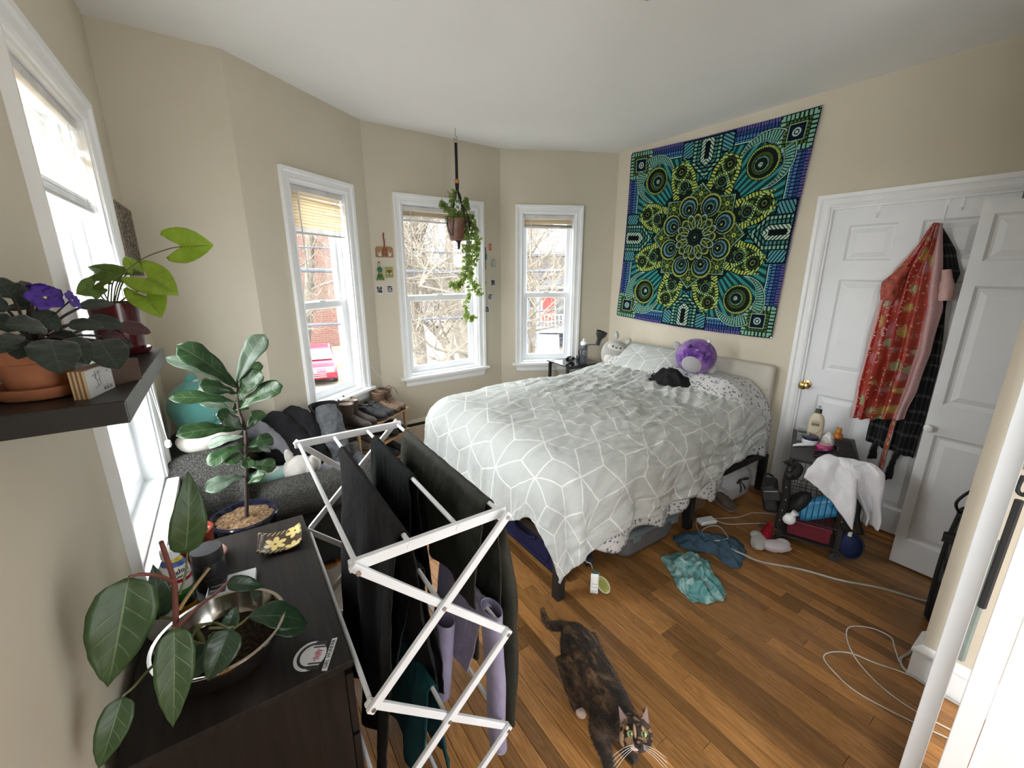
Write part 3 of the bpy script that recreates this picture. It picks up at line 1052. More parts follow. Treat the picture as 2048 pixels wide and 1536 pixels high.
# pale house and parked vans beyond the middle window
t = thing('pale_house', 'pale house far down the street seen through the middle window', 'house', (21, 46, GZ))
MB().box2((15, 46, GZ), (27, 54, 2.2)).build('wall', plain('beige_siding', (0.17, 0.155, 0.145), 0.8), t, smooth=False, world=True)
b = MB(); b.add([(14.4, 45.4, 2.1), (27.6, 45.4, 2.1), (27.6, 50, 5.6), (14.4, 50, 5.6), (14.4, 54.6, 2.1), (27.6, 54.6, 2.1)], [(0, 1, 2, 3), (3, 2, 5, 4), (0, 3, 4), (1, 5, 2)])
b.build('roof', M_OROOF, t, smooth=False, world=True)
for x in (17, 20.5, 24):
 w = MB().box2((x - 0.6, 45.9, -0.9), (x + 0.6, 46.05, 0.9)).build('window_frame', M_OWHITE, t, smooth=False, world=True)
 MB().box2((x - 0.45, 45.86, -0.75), (x + 0.45, 45.95, 0.75)).build('pane', M_ODARK, w, smooth=False)
def car(name, label, loc, rz, paint):
 t = thing(name, label, 'car', loc, rz)
 W = 0.88
 # side outline x (length), z
 prof = [(-2.2, 0.35), (-2.25, 0.62), (-2.1, 0.82), (-1.1, 0.95), (-0.45, 1.36), (0.35, 1.45), (1.15, 1.38), (1.85, 0.98), (2.2, 0.92), (2.25, 0.45), (2.1, 0.3), (-2.05, 0.28)]
 b = MB()
 n = len(prof)
 vs = []
 for sgn, inset in ((-1, 0.0), (-1, 0.06), (1, 0.06), (1, 0.0)):
  pass
 def yw(z, s): return s * (W - max(0, z - 0.9) * 0.32)
 vs = [(x, yw(z, -1), z) for x, z in prof] + [(x, yw(z, 1), z) for x, z in prof]
 fs = [tuple(range(n))[::-1], tuple(range(n, 2 * n))] + [(i, (i + 1) % n, (i + 1) % n + n, i + n) for i in range(n)]
 b.add(vs, fs)
 b.build('body', paint, t, smooth=True, bevel=0.06, seg=3)
 b = MB(); b.add([(-1.12, -0.78, 0.99), (-1.12, 0.78, 0.99), (-0.50, 0.66, 1.35), (-0.50, -0.66, 1.35)], [(0, 1, 2, 3)])
 for q in b.v: pass
 b.v = [(x - 0.02, y, z + 0.02) for x, y, z in b.v]
 b.build('windshield', plain('pale_car_glass', (0.20, 0.21, 0.22), 0.1), t, smooth=False, solid=0.02)
 for s in (-1, 1):
  b = MB(); b.add([(-0.85, s * 0.885, 0.98), (1.5, s * 0.885, 0.98), (1.0, s * 0.775, 1.33), (-0.4, s * 0.775, 1.33)], [(0, 1, 2, 3)])
  b.build('side_window', M_ODARK, t, smooth=False, solid=0.02)
  MB().box((-2.16, s * 0.62, 0.68), (0.2, 0.34, 0.16)).build('headlight', M_OWHITE, t, bevel=0.03)
  for x in (-1.35, 1.35):
   w = MB().cyl((x, s * 0.70, 0.32), (x, s * 0.90, 0.32), 0.32, n=20).build('wheel', M_SLOT, t)
   MB().cyl((x, s * 0.90, 0.32), (x, s * 0.915, 0.32), 0.2, n=16).build('hub_cap', M_OWHITE, w)
 for z in (0.44, 0.52, 0.60):
  MB().box((-2.245, 0, z), (0.05, 0.9, 0.03)).build('grille_bar', M_OWHITE, t, smooth=False)
 MB().lathe([(0.001, 0), (0.09, 0), (0.07, 0.02), (0.001, 0.02)], (-2.28, 0, 0.68), 14, m=Matrix.Rotation(R(-90), 3, 'Y')).build('badge', M_OWHITE, t)
 return t
M_CARRED = plain('red_car_paint', (0.26, 0.018, 0.035), 0.25)
car('car', 'red car parked nose first below the left bay window', (3.25, 21.6, GZ), R(80), M_CARRED)
M_CARW = plain('white_van_paint', (0.24, 0.24, 0.24), 0.3)
for i, (x, y, a) in enumerate(((11.5, 33.5, 8), (17.0, 35.5, 8))):
 car('car', ['pale car parked farther down the street, left of the two', 'pale car parked farther down the street, right of the two'][i], (x, y, GZ), R(a), M_CARW)
# blue tarp in the yard
b = MB()
b.grid(lambda s, t: ((s - 0.5) * 1.4, (t - 0.5) * 1.0, 0.02 + 0.55 * max(0, 1 - 3.4 * ((s - 0.5) ** 2 + (t - 0.5) ** 2)) * (0.7 + 0.5 * nz(s * 5, t * 5, 3))), 14, 10)
o = b.build('tarp', plain('blue_tarp', (0.05, 0.08, 0.30), 0.5), None)
o.location = (17.3, 22.4, GZ); o.rotation_euler = (0, 0, 0.5)
tag(o, 'crumpled bright blue tarp lying in the dry yard', 'tarp')
# overhead cables
M_CABLE = plain('grey_overhead_cable', (0.06, 0.065, 0.075), 0.6)
for lab, y, z0, r in (('thin upper overhead cable crossing all bay windows', 8.2, 2.02, 0.016), ('thick overhead cable below the thin one crossing the bay windows', 8.0, 1.64, 0.036), ('low overhead cable crossing the lower window sashes', 8.0, 0.725, 0.026)):
 o = MB().tube([(x, y, z0 + 0.004 * (x - 4) ** 2) for x in range(-6, 21, 2)], r, 8).build('power_line', M_CABLE)
 tag(o, lab, 'cable')
# bare trees
M_BARK = plain('pale_grey_bark', (0.125, 0.108, 0.085), 0.95, 0, 0.3, 6, 0.6, 12, 0.02)
M_TWIG = plain('pale_brown_twigs', (0.145, 0.122, 0.095), 0.95, 0, 0.25, 3)
def tree(label, base, seed, trunk_pts, r0, depth=5, spread=0.75, hl=2.2, grow_up=0.25):
 rg = random.Random(seed)
 t = thing('bare_tree', label, 'tree', base, 0, 'bare trees outside the windows')
 tp = spline([Vector(base) + Vector(p) for p in trunk_pts], 6)
 N = len(tp)
 MB().tube(tp, [r0 * (1 - 0.55 * i / (N - 1)) for i in range(N)], 10).build('trunk', M_BARK, t, world=True)
 big, twig = [], MB()
 def branch(p, d, L, r, lv):
  n = 5
  pts = [p.copy()]
  for i in range(n):
   d = (d + Vector((rg.uniform(-1, 1), rg.uniform(-1, 1), rg.uniform(-0.8, 1.0) + grow_up)) * 0.22).normalized()
   pts.append(pts[-1] + d * (L / n))
  rr = [r * (1 - 0.62 * i / n) for i in range(n + 1)]
  if lv <= 1:
   b = MB(); b.tube(pts, rr, 8 if lv == 0 else 6); big.append(b)
  else:
   twig.tube(pts, rr, 4 if lv < 4 else 3, cap=False)
  if lv >= depth: return
  k = rg.choice([3, 4, 5]) if lv < 3 else rg.choice([3, 3, 4])
  for i in range(k):
   f = rg.uniform(0.3, 1.0)
   idx = min(n, int(f * n) + 1)
   dd = (pts[idx] - pts[idx - 1]).normalized()
   side = Vector((rg.uniform(-1, 1), rg.uniform(-1, 1), rg.uniform(-0.6, 0.9))).normalized()
   nd = (dd * (1 - spread * 0.5) + side * spread).normalized()
   branch(pts[idx].copy(), nd, L * rg.uniform(0.5, 0.78), max(0.0045, rr[idx] * rg.uniform(0.5, 0.75)), lv + 1)
 for i in range(int(N * 0.35), N, 2):
  for q in range(rg.choice([1, 2])):
   a = rg.uniform(0, 2 * PI)
   branch(tp[i].copy(), Vector((math.cos(a), math.sin(a), rg.uniform(-0.1, 0.9))).normalized(), hl * rg.uniform(0.7, 1.2), r0 * rg.uniform(0.16, 0.34), 0)
 branch(tp[-1].copy(), (tp[-1] - tp[-2]).normalized(), hl * 1.2, r0 * 0.32, 0)
 for b in big:
  b.build('branch', M_BARK, t, world=True)
 o = twig.build('twigs', M_TWIG, t, world=True, smooth=True); o['kind'] = 'stuff'
 return t
tree('big bare tree whose leaning trunk crosses the right side of the middle window', (5.4, 9.6, GZ), 5, [(0, 0, 0), (-0.3, -0.2, 1.8), (-0.55, -0.3, 3.2), (-1.0, -0.4, 4.3), (-1.9, -0.6, 5.3)], 0.30, 5, 0.8, 2.4)
tree('bare tree with an upright trunk low in the left half of the middle window', (4.65, 12.0, GZ), 9, [(0, 0, 0), (0.1, 0, 2.5), (0.0, 0.1, 5), (0.3, 0.2, 8)], 0.24, 5, 0.75, 2.4)
tree('bare tree in front of the brick building behind the left bay window', (1.6, 11.5, GZ), 3, [(0, 0, 0), (-0.2, 0.1, 2.0), (0.2, 0, 4.4), (0.5, 0.1, 7)], 0.17, 5, 0.8, 2.5)
tree('bare tree in front of the blue grey house beside the bed window', (8.3, 11.3, GZ), 14, [(0, 0, 0), (0.2, 0.1, 2.2), (0.1, 0.0, 4.4), (-0.3, 0.2, 7)], 0.16, 5, 0.8, 2.3)
tree('tall bare tree farther back in the gap beside the brick building', (9.0, 19.0, GZ), 21, [(0, 0, 0), (0.1, 0, 3), (0.3, 0.1, 6), (0.2, 0.2, 10)], 0.28, 5, 0.7, 3.0)
tree('bare tree at the far left, outside the window behind the shelf', (-4.0, 7.0, GZ), 33, [(0, 0, 0), (0.1, 0, 2.5), (-0.1, 0.1, 5), (0.1, 0.2, 7.5)], 0.18, 4, 0.75, 2.0)
# ================================================================== bed and bedding
M_LINEN = cloth('beige_headboard_linen', (0.50, 0.475, 0.415), 0.06, 700, 0.9, big=5, wr=0.12)
M_BLACKMETAL = plain('black_powder_coated_steel', (0.012, 0.012, 0.013), 0.45, 0, 0.2, 30, 0.05, 200, 0.0005)
t = thing('bed', 'queen bed with a beige upholstered headboard against the right wall', 'bed', (2.2, 2.17, 0))
hb = MB().box2((3.235, 1.41, 0.30), (3.31, 2.90, 0.985)).build('headboard', M_LINEN, t, smooth=True, world=True, bevel=0.03, seg=4)
MB().box2((3.229, 1.43, 0.805), (3.236, 2.88, 0.811)).build('seam', M_LINEN, hb, smooth=False)
for x, y in ((1.235, 1.40), (1.235, 2.915), (2.35, 1.40), (2.35, 2.915), (3.28, 1.40), (3.28, 2.915)):
 MB().box2((x - 0.025, y - 0.025, 0), (x + 0.025, y + 0.025, 0.30)).build('leg', M_BLACKMETAL, t, smooth=False, world=True, bevel=0.004)
MB().box2((1.21, 1.375, 0.29), (3.235, 1.415, 0.345)).build('side_rail', M_BLACKMETAL, t, smooth=False, world=True, bevel=0.004)
MB().box2((1.21, 2.90, 0.29), (3.235, 2.94, 0.345)).build('side_rail', M_BLACKMETAL, t, smooth=False, world=True, bevel=0.004)
MB().box2((1.21, 1.415, 0.29), (1.25, 2.90, 0.345)).build('foot_rail', M_BLACKMETAL, t, smooth=False, world=True, bevel=0.004)
for i in range(9):
 x = 1.36 + i * 0.22
 MB().box2((x, 1.415, 0.315), (x + 0.06, 2.90, 0.335)).build('slat', M_BLACKMETAL, t, smooth=False, world=True)
m = MB().box2((1.25, 1.43, 0.345), (3.22, 2.89, 0.60)).build('mattress', cloth('white_mattress_ticking', (0.62, 0.62, 0.60), 0.05), None, smooth=True, bevel=0.05, seg=3)
tag(m, 'white mattress hidden beneath the duvet on the bed', 'mattress')
def duvet_mat():
 k = Mat('pale_grey_duvet_with_white_line_lattice', 0.95, 0, 0.15)
 a, b = k.uv()
 s = 0.30
 i = a / (s * 0.8660254)
 j = b / s - i * 0.5
 fx, fy = i.fract(), j.fract()
 up = (fx + fy).gt(1.0)
 dn = up.rsub(1.0)
 p = (fx + fy).rsub(1.0) * dn + (fx + fy - 1.0) * up
 q = fx * dn + fx.rsub(1.0) * up
 r = fy * dn + fy.rsub(1.0) * up
 big = p.mx(q).mx(r)
 sml = p.mn(q).mn(r)
 mid = (p + q + r) - big - sml
 line = (mid - sml).step(0.036, 0.018)
 v = k.coord('Object')
 base = k.ramp(k.noise(v, 6, 4), [(0.3, (0.505, 0.53, 0.515)), (0.7, (0.56, 0.58, 0.565))])
 k.col(k.mix(line, base, (0.80, 0.80, 0.78)))
 k.bump(k.noise(v, 34, 5, 0.65, 0.8) * 0.6 + k.noise(k.coord('Object', (7, 46, 30)), 1.0, 5, 0.65, 1.2), 0.42, 0.014)
 return k.m
M_DUVET = duvet_mat()
def floral_mat():
 k = Mat('white_sheet_with_small_blue_flowers', 0.95, 0, 0.15)
 u, w = k.uv()
 c = k.node('ShaderNodeCombineXYZ')
 k.link(u, c.inputs[0]); k.link(w, c.inputs[1])
 vo = k.vor(c.outputs[0], 46)
 d = X(k.nt, vo.outputs['Distance'])
 n = k.noise(c.outputs[0], 120, 2)
 f = (d + (n - 0.5) * 0.5).step(0.42, 0.22)
 vo2 = k.vor(c.outputs[0], 110)
 f2 = X(k.nt, vo2.outputs['Distance']).step(0.26, 0.12) * 0.6
 col = k.mix(f, (0.66, 0.655, 0.65), (0.14, 0.16, 0.21))
 col = k.mix(f2, col, (0.28, 0.30, 0.30))
 k.col(col)
 k.bump(k.noise(k.coord('Object'), 30, 4), 0.3, 0.01)
 return k.m
M_FLORAL = floral_mat()
BX0, BX1, BY0, BY1 = 1.115, 3.25, 1.33, 2.985                     # outline the cloth hangs down from
def bed_surface(x_over, y_near, y_far, px, py, rho, ztop, seed, flare=0.10, fold=0.018):
 """cloth point: px,py lie on the inset top; the three overhangs push it over the edge"""
 ey = y_near if y_near > 0 else y_far
 r = math.hypot(x_over, ey)
 dx = -x_over / r if r > 0 else 0
 dy = ((-1 if y_near > 0 else 1) * ey / r) if r > 0 else 0
 arc = rho * PI / 2
 if r < arc:
  h = rho * math.sin(r / rho); drop = rho * (1 - math.cos(r / rho)); hang = 0
 else:
  hang = r - arc
  h = rho + flare * hang; drop = rho + hang * 0.985
 # folds of the hanging part
 if r > 0:
  tng = px * 1.0 - py * 1.0 + math.atan2(dy, dx) * 0.35
  k = min(1.0, max(0.0, (r - arc * 0.5) / 0.35))
  h += fold * k * (math.sin(tng * 21 + 2.5 * nz(tng * 2.2, seed)) + 0.8 * nz(tng * 11, seed + 4))
 x = px + dx * h
 y = py + dy * h
 cx = (px - 2.1) / 1.1; cy = (py - 2.15) / 0.8
 dome = 0.085 * max(0, 1 - 0.8 * cx * cx) * max(0, 1 - cy * cy * 0.8)
 z = ztop + dome - drop
 z += 0.075 * max(0.0, min(1.0, (px - 2.55) / 0.4)) * (1 if r == 0 else max(0, 1 - r / 0.4))
 return x, y, z
def creases(x, y, z, amt, seed):
 # long creases running mostly along the bed, with finer ones across
 s1 = nz(x * 1.7 + 1.2 * nz(x * 0.8, y * 1.3, seed), y * 13 + 2.2 * nz(x * 2.0, y * 2.5, seed + 1), seed)
 s2 = nz(x * 9 + y * 5, y * 24 - x * 6, seed + 3)
 s3 = nz(x * 3, y * 4, seed + 7)
 s4 = nz(x * 22, y * 30, seed + 9)
 ridge = 1 - abs(s1) * 2.2
 w = 0.45 + 0.55 * max(0, min(1, (x - 1.35) / 0.6))
 return amt * (w * (0.9 * ridge + 0.55 * s2) + 0.8 * s3 + 0.3 * s4 * w)
def make_duvet():
 rho = 0.24
 x0i, y0i, y1i = BX0 + rho, BY0 + rho, BY1 - rho
 NA, NB = 250, 260
 A0, A1 = 0.0, 0.0
 over_x, over_n, over_f = 0.57, 0.615, 0.50
 vs, uv = [], []
 for j in range(NB + 1):
  b = -over_n + (over_n + over_f + (y1i - y0i)) * j / NB
  yb = y0i + b
  head = 3.0 + 0.10 * math.exp(-((yb - 1.25) / 0.35) ** 2) - 0.05 * math.exp(-((yb - 2.0) / 0.4) ** 2)
  for i in range(NA + 1):
   a = -over_x + (over_x + (head - x0i)) * i / NA
   px, ex = (x0i + a, 0) if a > 0 else (x0i, -a)
   if b < 0: py, yn, yf = y0i, -b, 0
   elif b > y1i - y0i: py, yn, yf = y1i, 0, b - (y1i - y0i)
   else: py, yn, yf = y0i + b, 0, 0
   # irregular hem
   if ex > 0:
    q = max(0.0, min(1.0, (0.25 - b) / 0.4))
    ex *= (1.0 + 0.10 * nz(b * 2.3, 5.1)) * (1 - 0.27 * q * q * (3 - 2 * q))
   if yn > 0: yn *= (0.93 + 0.09 * nz(a * 2.6, 9.3)) * (1.0 + 0.10 * max(0, 1 - abs(px - 1.36) / 0.25) - 0.22 * max(0, (px - 2.3) / 0.7))
   if yf > 0 and px > 2.5: yf = min(yf, 0.26)
   x, y, z = bed_surface(ex, yn, yf, px, py, rho, 0.715, 2.0)
   d = creases(x0i + a, y0i + b, 0, 0.017, 3.3)
   r = math.hypot(ex, yn + yf)
   k = min(1.0, r / 0.38)
   nxn = (-ex / r if r else 0) * k; nyn = ((-yn + yf) / r if r else 0) * k
   x += nxn * d; y += nyn * d; z += (1 - k) * d + 0.2 * d
   vs.append((x, y, max(z, 0.05))); uv.append((a + 0.02, b + 0.20))
 m = MB()
 w = NA + 1
 m.add(vs, [(j * w + i, j * w + i + 1, (j + 1) * w + i + 1, (j + 1) * w + i) for j in range(NB) for i in range(NA)])
 o = m.build('duvet', M_DUVET, None, uvs=uv, solid=0.012, offset=-1)
 return tag(o, 'rumpled pale grey duvet with a white geometric line pattern over the bed', 'duvet')
duvet = make_duvet()
# care tag on the duvet corner
M_PAPER = plain('white_paper', (0.72, 0.72, 0.70), 0.8, 0, 0.03)
M_INK = plain('black_ink', (0.02, 0.02, 0.02), 0.7)
tg = MB().grid(lambda s, t_: (1.325 + s * 0.027 - 0.008 * t_, 1.262 - 0.027 * s - 0.008 * t_, 0.20 - t_ * 0.105), 3, 6).build('care_tag', M_PAPER, duvet, solid=0.0012)
for i, (zz, w_) in enumerate(((0.150, 0.022), (0.133, 0.026), (0.115, 0.024), (0.098, 0.02))):
 text_mesh('print', ['100% cotton', 'machine wash', 'tumble dry', 'made with care'][i], 0.0055, M_INK, tg, frame_m((1.330 - i * 0.0015, 1.2395 - i * 0.0015, zz), (0.7, -0.7, 0), (-0.7, -0.7, 0.1)))
def make_sheet():
 rho = 0.225
 x0i, y0i = BX0 + 0.10, BY0 + 0.03 + rho
 NA, NB = 170, 90
 vs, uv = [], []
 xa, xb = 1.40, 3.225
 for j in range(NB + 1):
  for i in range(NA + 1):
   a = xa + (xb - xa) * i / NA
   ln = 0.665 + 0.05 * nz(a * 1.7, 2.2) + 0.035 * math.sin(a * 13 + 1.5 * nz(a * 3, 1)) - 0.19 * max(0, min(1, (a - 2.45) / 0.3)) + 0.06 * max(0, (a - 2.95) / 0.3) - 0.05 * math.exp(-((a - 3.05) / 0.10) ** 2)
   b = -ln + (ln + 1.1) * j / NB
   if b < 0: py, yn = y0i, -b
   else: py, yn = y0i + b, 0
   x, y, z = bed_surface(0, yn, 0, a, py, rho, 0.700, 5.0, 0.06, 0.026)
   if a > 2.75: z += 0.085 * min(1, (a - 2.75) / 0.2) * max(0, 1 - yn / 0.5)
   z += creases(a, y0i + b, 0, 0.005, 7.7)
   vs.append((x, y, max(z, 0.08))); uv.append((a, b))
 m = MB(); w = NA + 1
 m.add(vs, [(j * w + i, j * w + i + 1, (j + 1) * w + i + 1, (j + 1) * w + i) for j in range(NB) for i in range(NA)])
 o = m.build('flat_sheet', M_FLORAL, None, uvs=uv, solid=0.003, offset=-1)
 return tag(o, 'white flat sheet with small blue grey flowers hanging below the duvet', 'sheet')
make_sheet()
def pillow_pts(m, L, W, T, place, seed, nu=36, nv=28):
 """pillow in local x (L), y (W), z (T)"""
 def side(sg):
  def fn(s, t_):
   x = (s - 0.5) * 2; y = (t_ - 0.5) * 2
   pinch = 1 - 0.10 * (x * x) * (1 - abs(y)) - 0.0
   e = (max(0, 1 - abs(x) ** 2.6) * max(0, 1 - abs(y) ** 2.6)) ** 0.5
   wr = 0.10 * nz(x * 3 + seed, y * 3.5, seed) + 0.07 * nz(x * 9, y * 4 + seed, 2) * (1 - e * 0.4)
   X_ = x * L / 2 * (1 - 0.06 * (1 - abs(y)) * 0 - 0.05 * (1 - y * y) * abs(x)); Y_ = y * W / 2 * (1 - 0.07 * (1 - x * x) * abs(y) * 0.6)
   return place(Vector((X_, Y_, sg * T / 2 * (e + wr * e))))
  return fn
 m.grid(side(1), nu, nv)
 m.grid(side(-1), nu, nv)
 uv = [((i / nu) * L, (j / nv) * W) for _ in range(2) for j in range(nv + 1) for i in range(nu + 1)]
 return uv
m = MB()
rotp = Euler((0, R(-32), 0)).to_matrix()
# pillow: x across = lean direction, y along the headboard
uv = pillow_pts(m, 0.46, 0.70, 0.20, lambda p: Vector((3.01, 2.34, 0.862)) + rotp @ p, 3.0)
o = m.build('pillow', M_DUVET, None, uvs=uv, merge=True)
tag(o, 'grey pillow with white lines leaning on the headboard beside the purple plush', 'pillow')
m = MB()
uv = pillow_pts(m, 0.40, 0.66, 0.15, lambda p: Vector((3.02, 1.77, 0.735)) + Euler((0, R(-8), 0)).to_matrix() @ p, 8.0)
o = m.build('pillow', M_FLORAL, None, uvs=uv, merge=True)
tag(o, 'flat pillow tucked under the flowered sheet at the near end of the headboard', 'pillow')
# round plush toys
M_EYE = plain('glossy_black_bead', (0.008, 0.008, 0.009), 0.15)
def purple_mat():
 k = Mat('purple_tie_dye_plush', 1.0, 0, 0.1)
 v = k.coord('Object')
 k.col(k.ramp(k.noise(v, 13, 4, 0.6, 0.8), [(0.35, (0.055, 0.016, 0.16)), (0.5, (0.16, 0.06, 0.30)), (0.66, (0.33, 0.20, 0.46))]))
 k.bump(k.noise(v, 350, 3), 0.5, 0.004)
 k.inp('Sheen Weight', 0.4)
 return k.m
M_PLGREY = plush('silver_grey_plush', (0.40, 0.39, 0.40))
# facing the camera: from (3.0,1.86) towards (0,0)
def facing(p):
 a = math.atan2(-p[1], -p[0])
 return a
px, py = 2.97, 1.865
a = facing((px, py))
t = thing('plush_toy', 'round purple tie dye plush toy with a grey belly on the pillows', 'plush toy', (px, py, 0.885), a + PI / 2, 'plush toys on the bed')
# local: -y looks at the camera
MB().ball((0, 0, 0.135), (0.148, 0.125, 0.140), 32, 26, fn=lambda u: 1 - 0.04 * max(0, u.z)).build('body', purple_mat(), t)
MB().ball((-0.015, -0.070, 0.105), (0.085, 0.062, 0.085), 26, 20, rot=(0, R(-25), 0)).build('belly', M_PLGREY, t)
for x, z in ((-0.045, 0.225), (0.055, 0.172)):
 MB().ball((x, -0.098 - (0.0 if x < 0 else 0.012), z), (0.011, 0.007, 0.012), 12, 10).build('eye', M_EYE, t)
MB().ball((0.005, -0.108, 0.200), (0.010, 0.006, 0.006), 10, 8).build('mouth', plush('pale_pink_plush', (0.6, 0.45, 0.55)), t)
for x, z, rr in ((-0.142, 0.205, -0.5), (0.128, 0.045, 0.6)):
 MB().ball((x, -0.01, z), (0.030, 0.016, 0.040), 14, 12, rot=(0, rr, 0)).build('fin', M_PLGREY, t)
MB().tube([(0.065, -0.03, 0.262), (0.075, -0.06, 0.272)], 0.009, 8).build('antenna', M_PLGREY, t)
MB().ball((0.078, -0.066, 0.266), 0.015, 12, 10).build('antenna_tip', plush('white_plush_tip', (0.8, 0.78, 0.8)), t)
px, py = 3.07, 2.78
a = facing((px, py))
t = thing('plush_toy', 'grey and white egg shaped plush toy with small ears beside the bedside table', 'plush toy', (px, py, 0.76), a + PI / 2, 'plush toys on the bed')
M_PLG2 = plush('soft_grey_plush', (0.43, 0.43, 0.40))
M_PLW = plush('off_white_plush', (0.66, 0.64, 0.60))
MB().ball((0, 0, 0.135), (0.125, 0.105, 0.155), 30, 24, rot=(0, R(14), 0), fn=lambda u: 1 - 0.22 * max(0, u.z) ** 2).build('body', M_PLG2, t)
MB().ball((0.012, -0.062, 0.195), (0.082, 0.048, 0.040), 24, 18, rot=(0, R(14), 0)).build('mask', M_PLW, t)
MB().ball((-0.03, -0.060, 0.085), (0.068, 0.052, 0.070), 24, 18).build('belly', M_PLW, t)
for x, z in ((-0.018, 0.213), (0.052, 0.196)):
 MB().ball((x, -0.108, z), (0.008, 0.006, 0.009), 10, 8).build('eye', M_EYE, t)
MB().ball((0.014, -0.114, 0.200), (0.009, 0.006, 0.007), 10, 8).build('nose', M_EYE, t)
for x, z, rr in ((0.005, 0.305, -0.2), (0.115, 0.245, 0.75)):
 e = MB().ball((x, 0.0, z), (0.026, 0.014, 0.040), 14, 12, rot=(0, rr, 0)).build('ear', M_PLG2, t)
 MB().ball((x, -0.008, z - 0.002), (0.016, 0.010, 0.028), 12, 10, rot=(0, rr, 0)).build('inner_ear', M_PLW, e)
# crumpled cloth helper: irregular outline filled with folds
def crumple(name, outline, h, mat, label, cat, z0=0.0, seed=0.0, freq=11, rings=26, solid=0.003, parent=None, group=None, sharp=1.0, flat=0.35, base=None, seg=120):
 """outline: list of (x, y) corner points (closed); base(x, y) gives the height of what it lies on"""
 P = [Vector((x, y, 0)) for x, y in outline]
 n = len(P)
 loop = []
 per = max(4, seg // n)
 for i in range(n):
  a, b, c, d = P[i - 1], P[i], P[(i + 1) % n], P[(i + 2) % n]
  for k in range(per):
   t_ = k / per
   loop.append(0.5 * ((2 * b) + (c - a) * t_ + (2 * a - 5 * b + 4 * c - d) * t_ * t_ + (3 * b - a - 3 * c + d) * t_ ** 3))
 cen = sum(loop, Vector()) / len(loop)
 loop = [cen + (q - cen) * (1 + 0.10 * nz(q.x * 22 + seed, q.y * 22, seed) + 0.06 * nz(q.x * 50, q.y * 50, seed)) for q in loop]
 vs = []
 N = len(loop)
 for r in range(rings + 1):
  f = r / rings
  for q in loop:
   p = cen + (q - cen) * f
   s = nz(p.x * freq + seed, p.y * freq * 0.6, seed + 1.3 * nz(p.x * 4, p.y * 4, seed))
   s2 = nz(p.x * freq * 2.3, p.y * freq * 2.1 + seed, seed + 5)
   s3 = nz(p.x * 4 + seed, p.y * 4, seed + 9)
   fold = (1 - abs(s) * 2.6) * 0.75 + 0.45 * s2 + 0.6 * s3
   env = (1 - f ** 4) * (flat + (1 - flat) * (1 - f * f))
   zz = h * max(0.04, env * (0.45 + sharp * 0.75 * fold)) + 0.002
   bz = base(p.x, p.y) if base else 0
   vs.append((p.x, p.y, z0 + bz + zz))
 fs = [(r * N + k, r * N + (k + 1) % N, (r + 1) * N + (k + 1) % N, (r + 1) * N + k) for r in range(rings) for k in range(N)]
 o = MB().add(vs, fs).build(name, mat, parent, solid=solid, offset=1)
 if label: tag(o, label, cat, group)
 return o
M_BLACKCLOTH = cloth('black_jersey', (0.014, 0.014, 0.016), 0.3, 900, 0.95)
crumple('garment', [(2.70, 2.06), (2.86, 2.20), (2.92, 2.02), (2.90, 1.80), (2.78, 1.78), (2.68, 1.90)], 0.10, M_BLACKCLOTH, 'crumpled black garment lying on the duvet next to the purple plush', 'garment', 0.81, 3.1, 9)
# ------------------------------------------------------------------ bedside table
t = thing('bedside_table', 'small black metal bedside table with a glass top in the corner by the bed', 'table', (2.86, 3.12, 0), R(-6))
M_BGLASS = plain('black_tinted_glass', (0.012, 0.012, 0.014), 0.08)
TW, TD, TH = 0.42, 0.36, 0.775
MB().box((0, 0, TH - 0.006), (TW, TD, 0.010)).build('glass_top', M_BGLASS, t, smooth=False, bevel=0.002)
for sx in (-1, 1):
 for sy in (-1, 1):
  MB().box((sx * (TW / 2 - 0.025), sy * (TD / 2 - 0.025), (TH - 0.012) / 2), (0.024, 0.024, TH - 0.012)).build('leg', M_BLACKMETAL, t, smooth=False)
for sy in (-1, 1):
 MB().box((0, sy * (TD / 2 - 0.025), TH - 0.024), (TW - 0.074, 0.02, 0.022)).build('rail', M_BLACKMETAL, t, smooth=False)
MB().box((0, 0, 0.30), (TW - 0.026, TD - 0.05, 0.012)).build('lower_shelf', M_BLACKMETAL, t, smooth=False)
# water bottle
t = thing('water_bottle', 'smoky grey plastic water bottle with a white cap on the bedside table', 'bottle', (2.86, 2.985, TH))
def smoke():
 k = Mat('smoky_clear_plastic', 0.08, 0, 0.5)
 k.col((0.10, 0.115, 0.135))
 k.inp('Transmission Weight', 0.55)
 return k.m
MB().lathe([(0.002, 0.002), (0.033, 0.002), (0.036, 0.008), (0.036, 0.115), (0.034, 0.135), (0.036, 0.15), (0.036, 0.172), (0.030, 0.185)], (0, 0, 0), 28).build('bottle_body', smoke(), t)
MB().lathe([(0.031, 0.183), (0.034, 0.186), (0.034, 0.208), (0.026, 0.218), (0.012, 0.222), (0.002, 0.222)], (0, 0, 0), 28).build('cap', M_TRIM, t)
MB().tube(spline([(-0.012, 0.0, 0.216), (-0.012, -0.002, 0.238), (-0.004, -0.004, 0.243), (0.010, -0.004, 0.236)], 5), 0.007, 8).build('spout', M_TRIM, t)
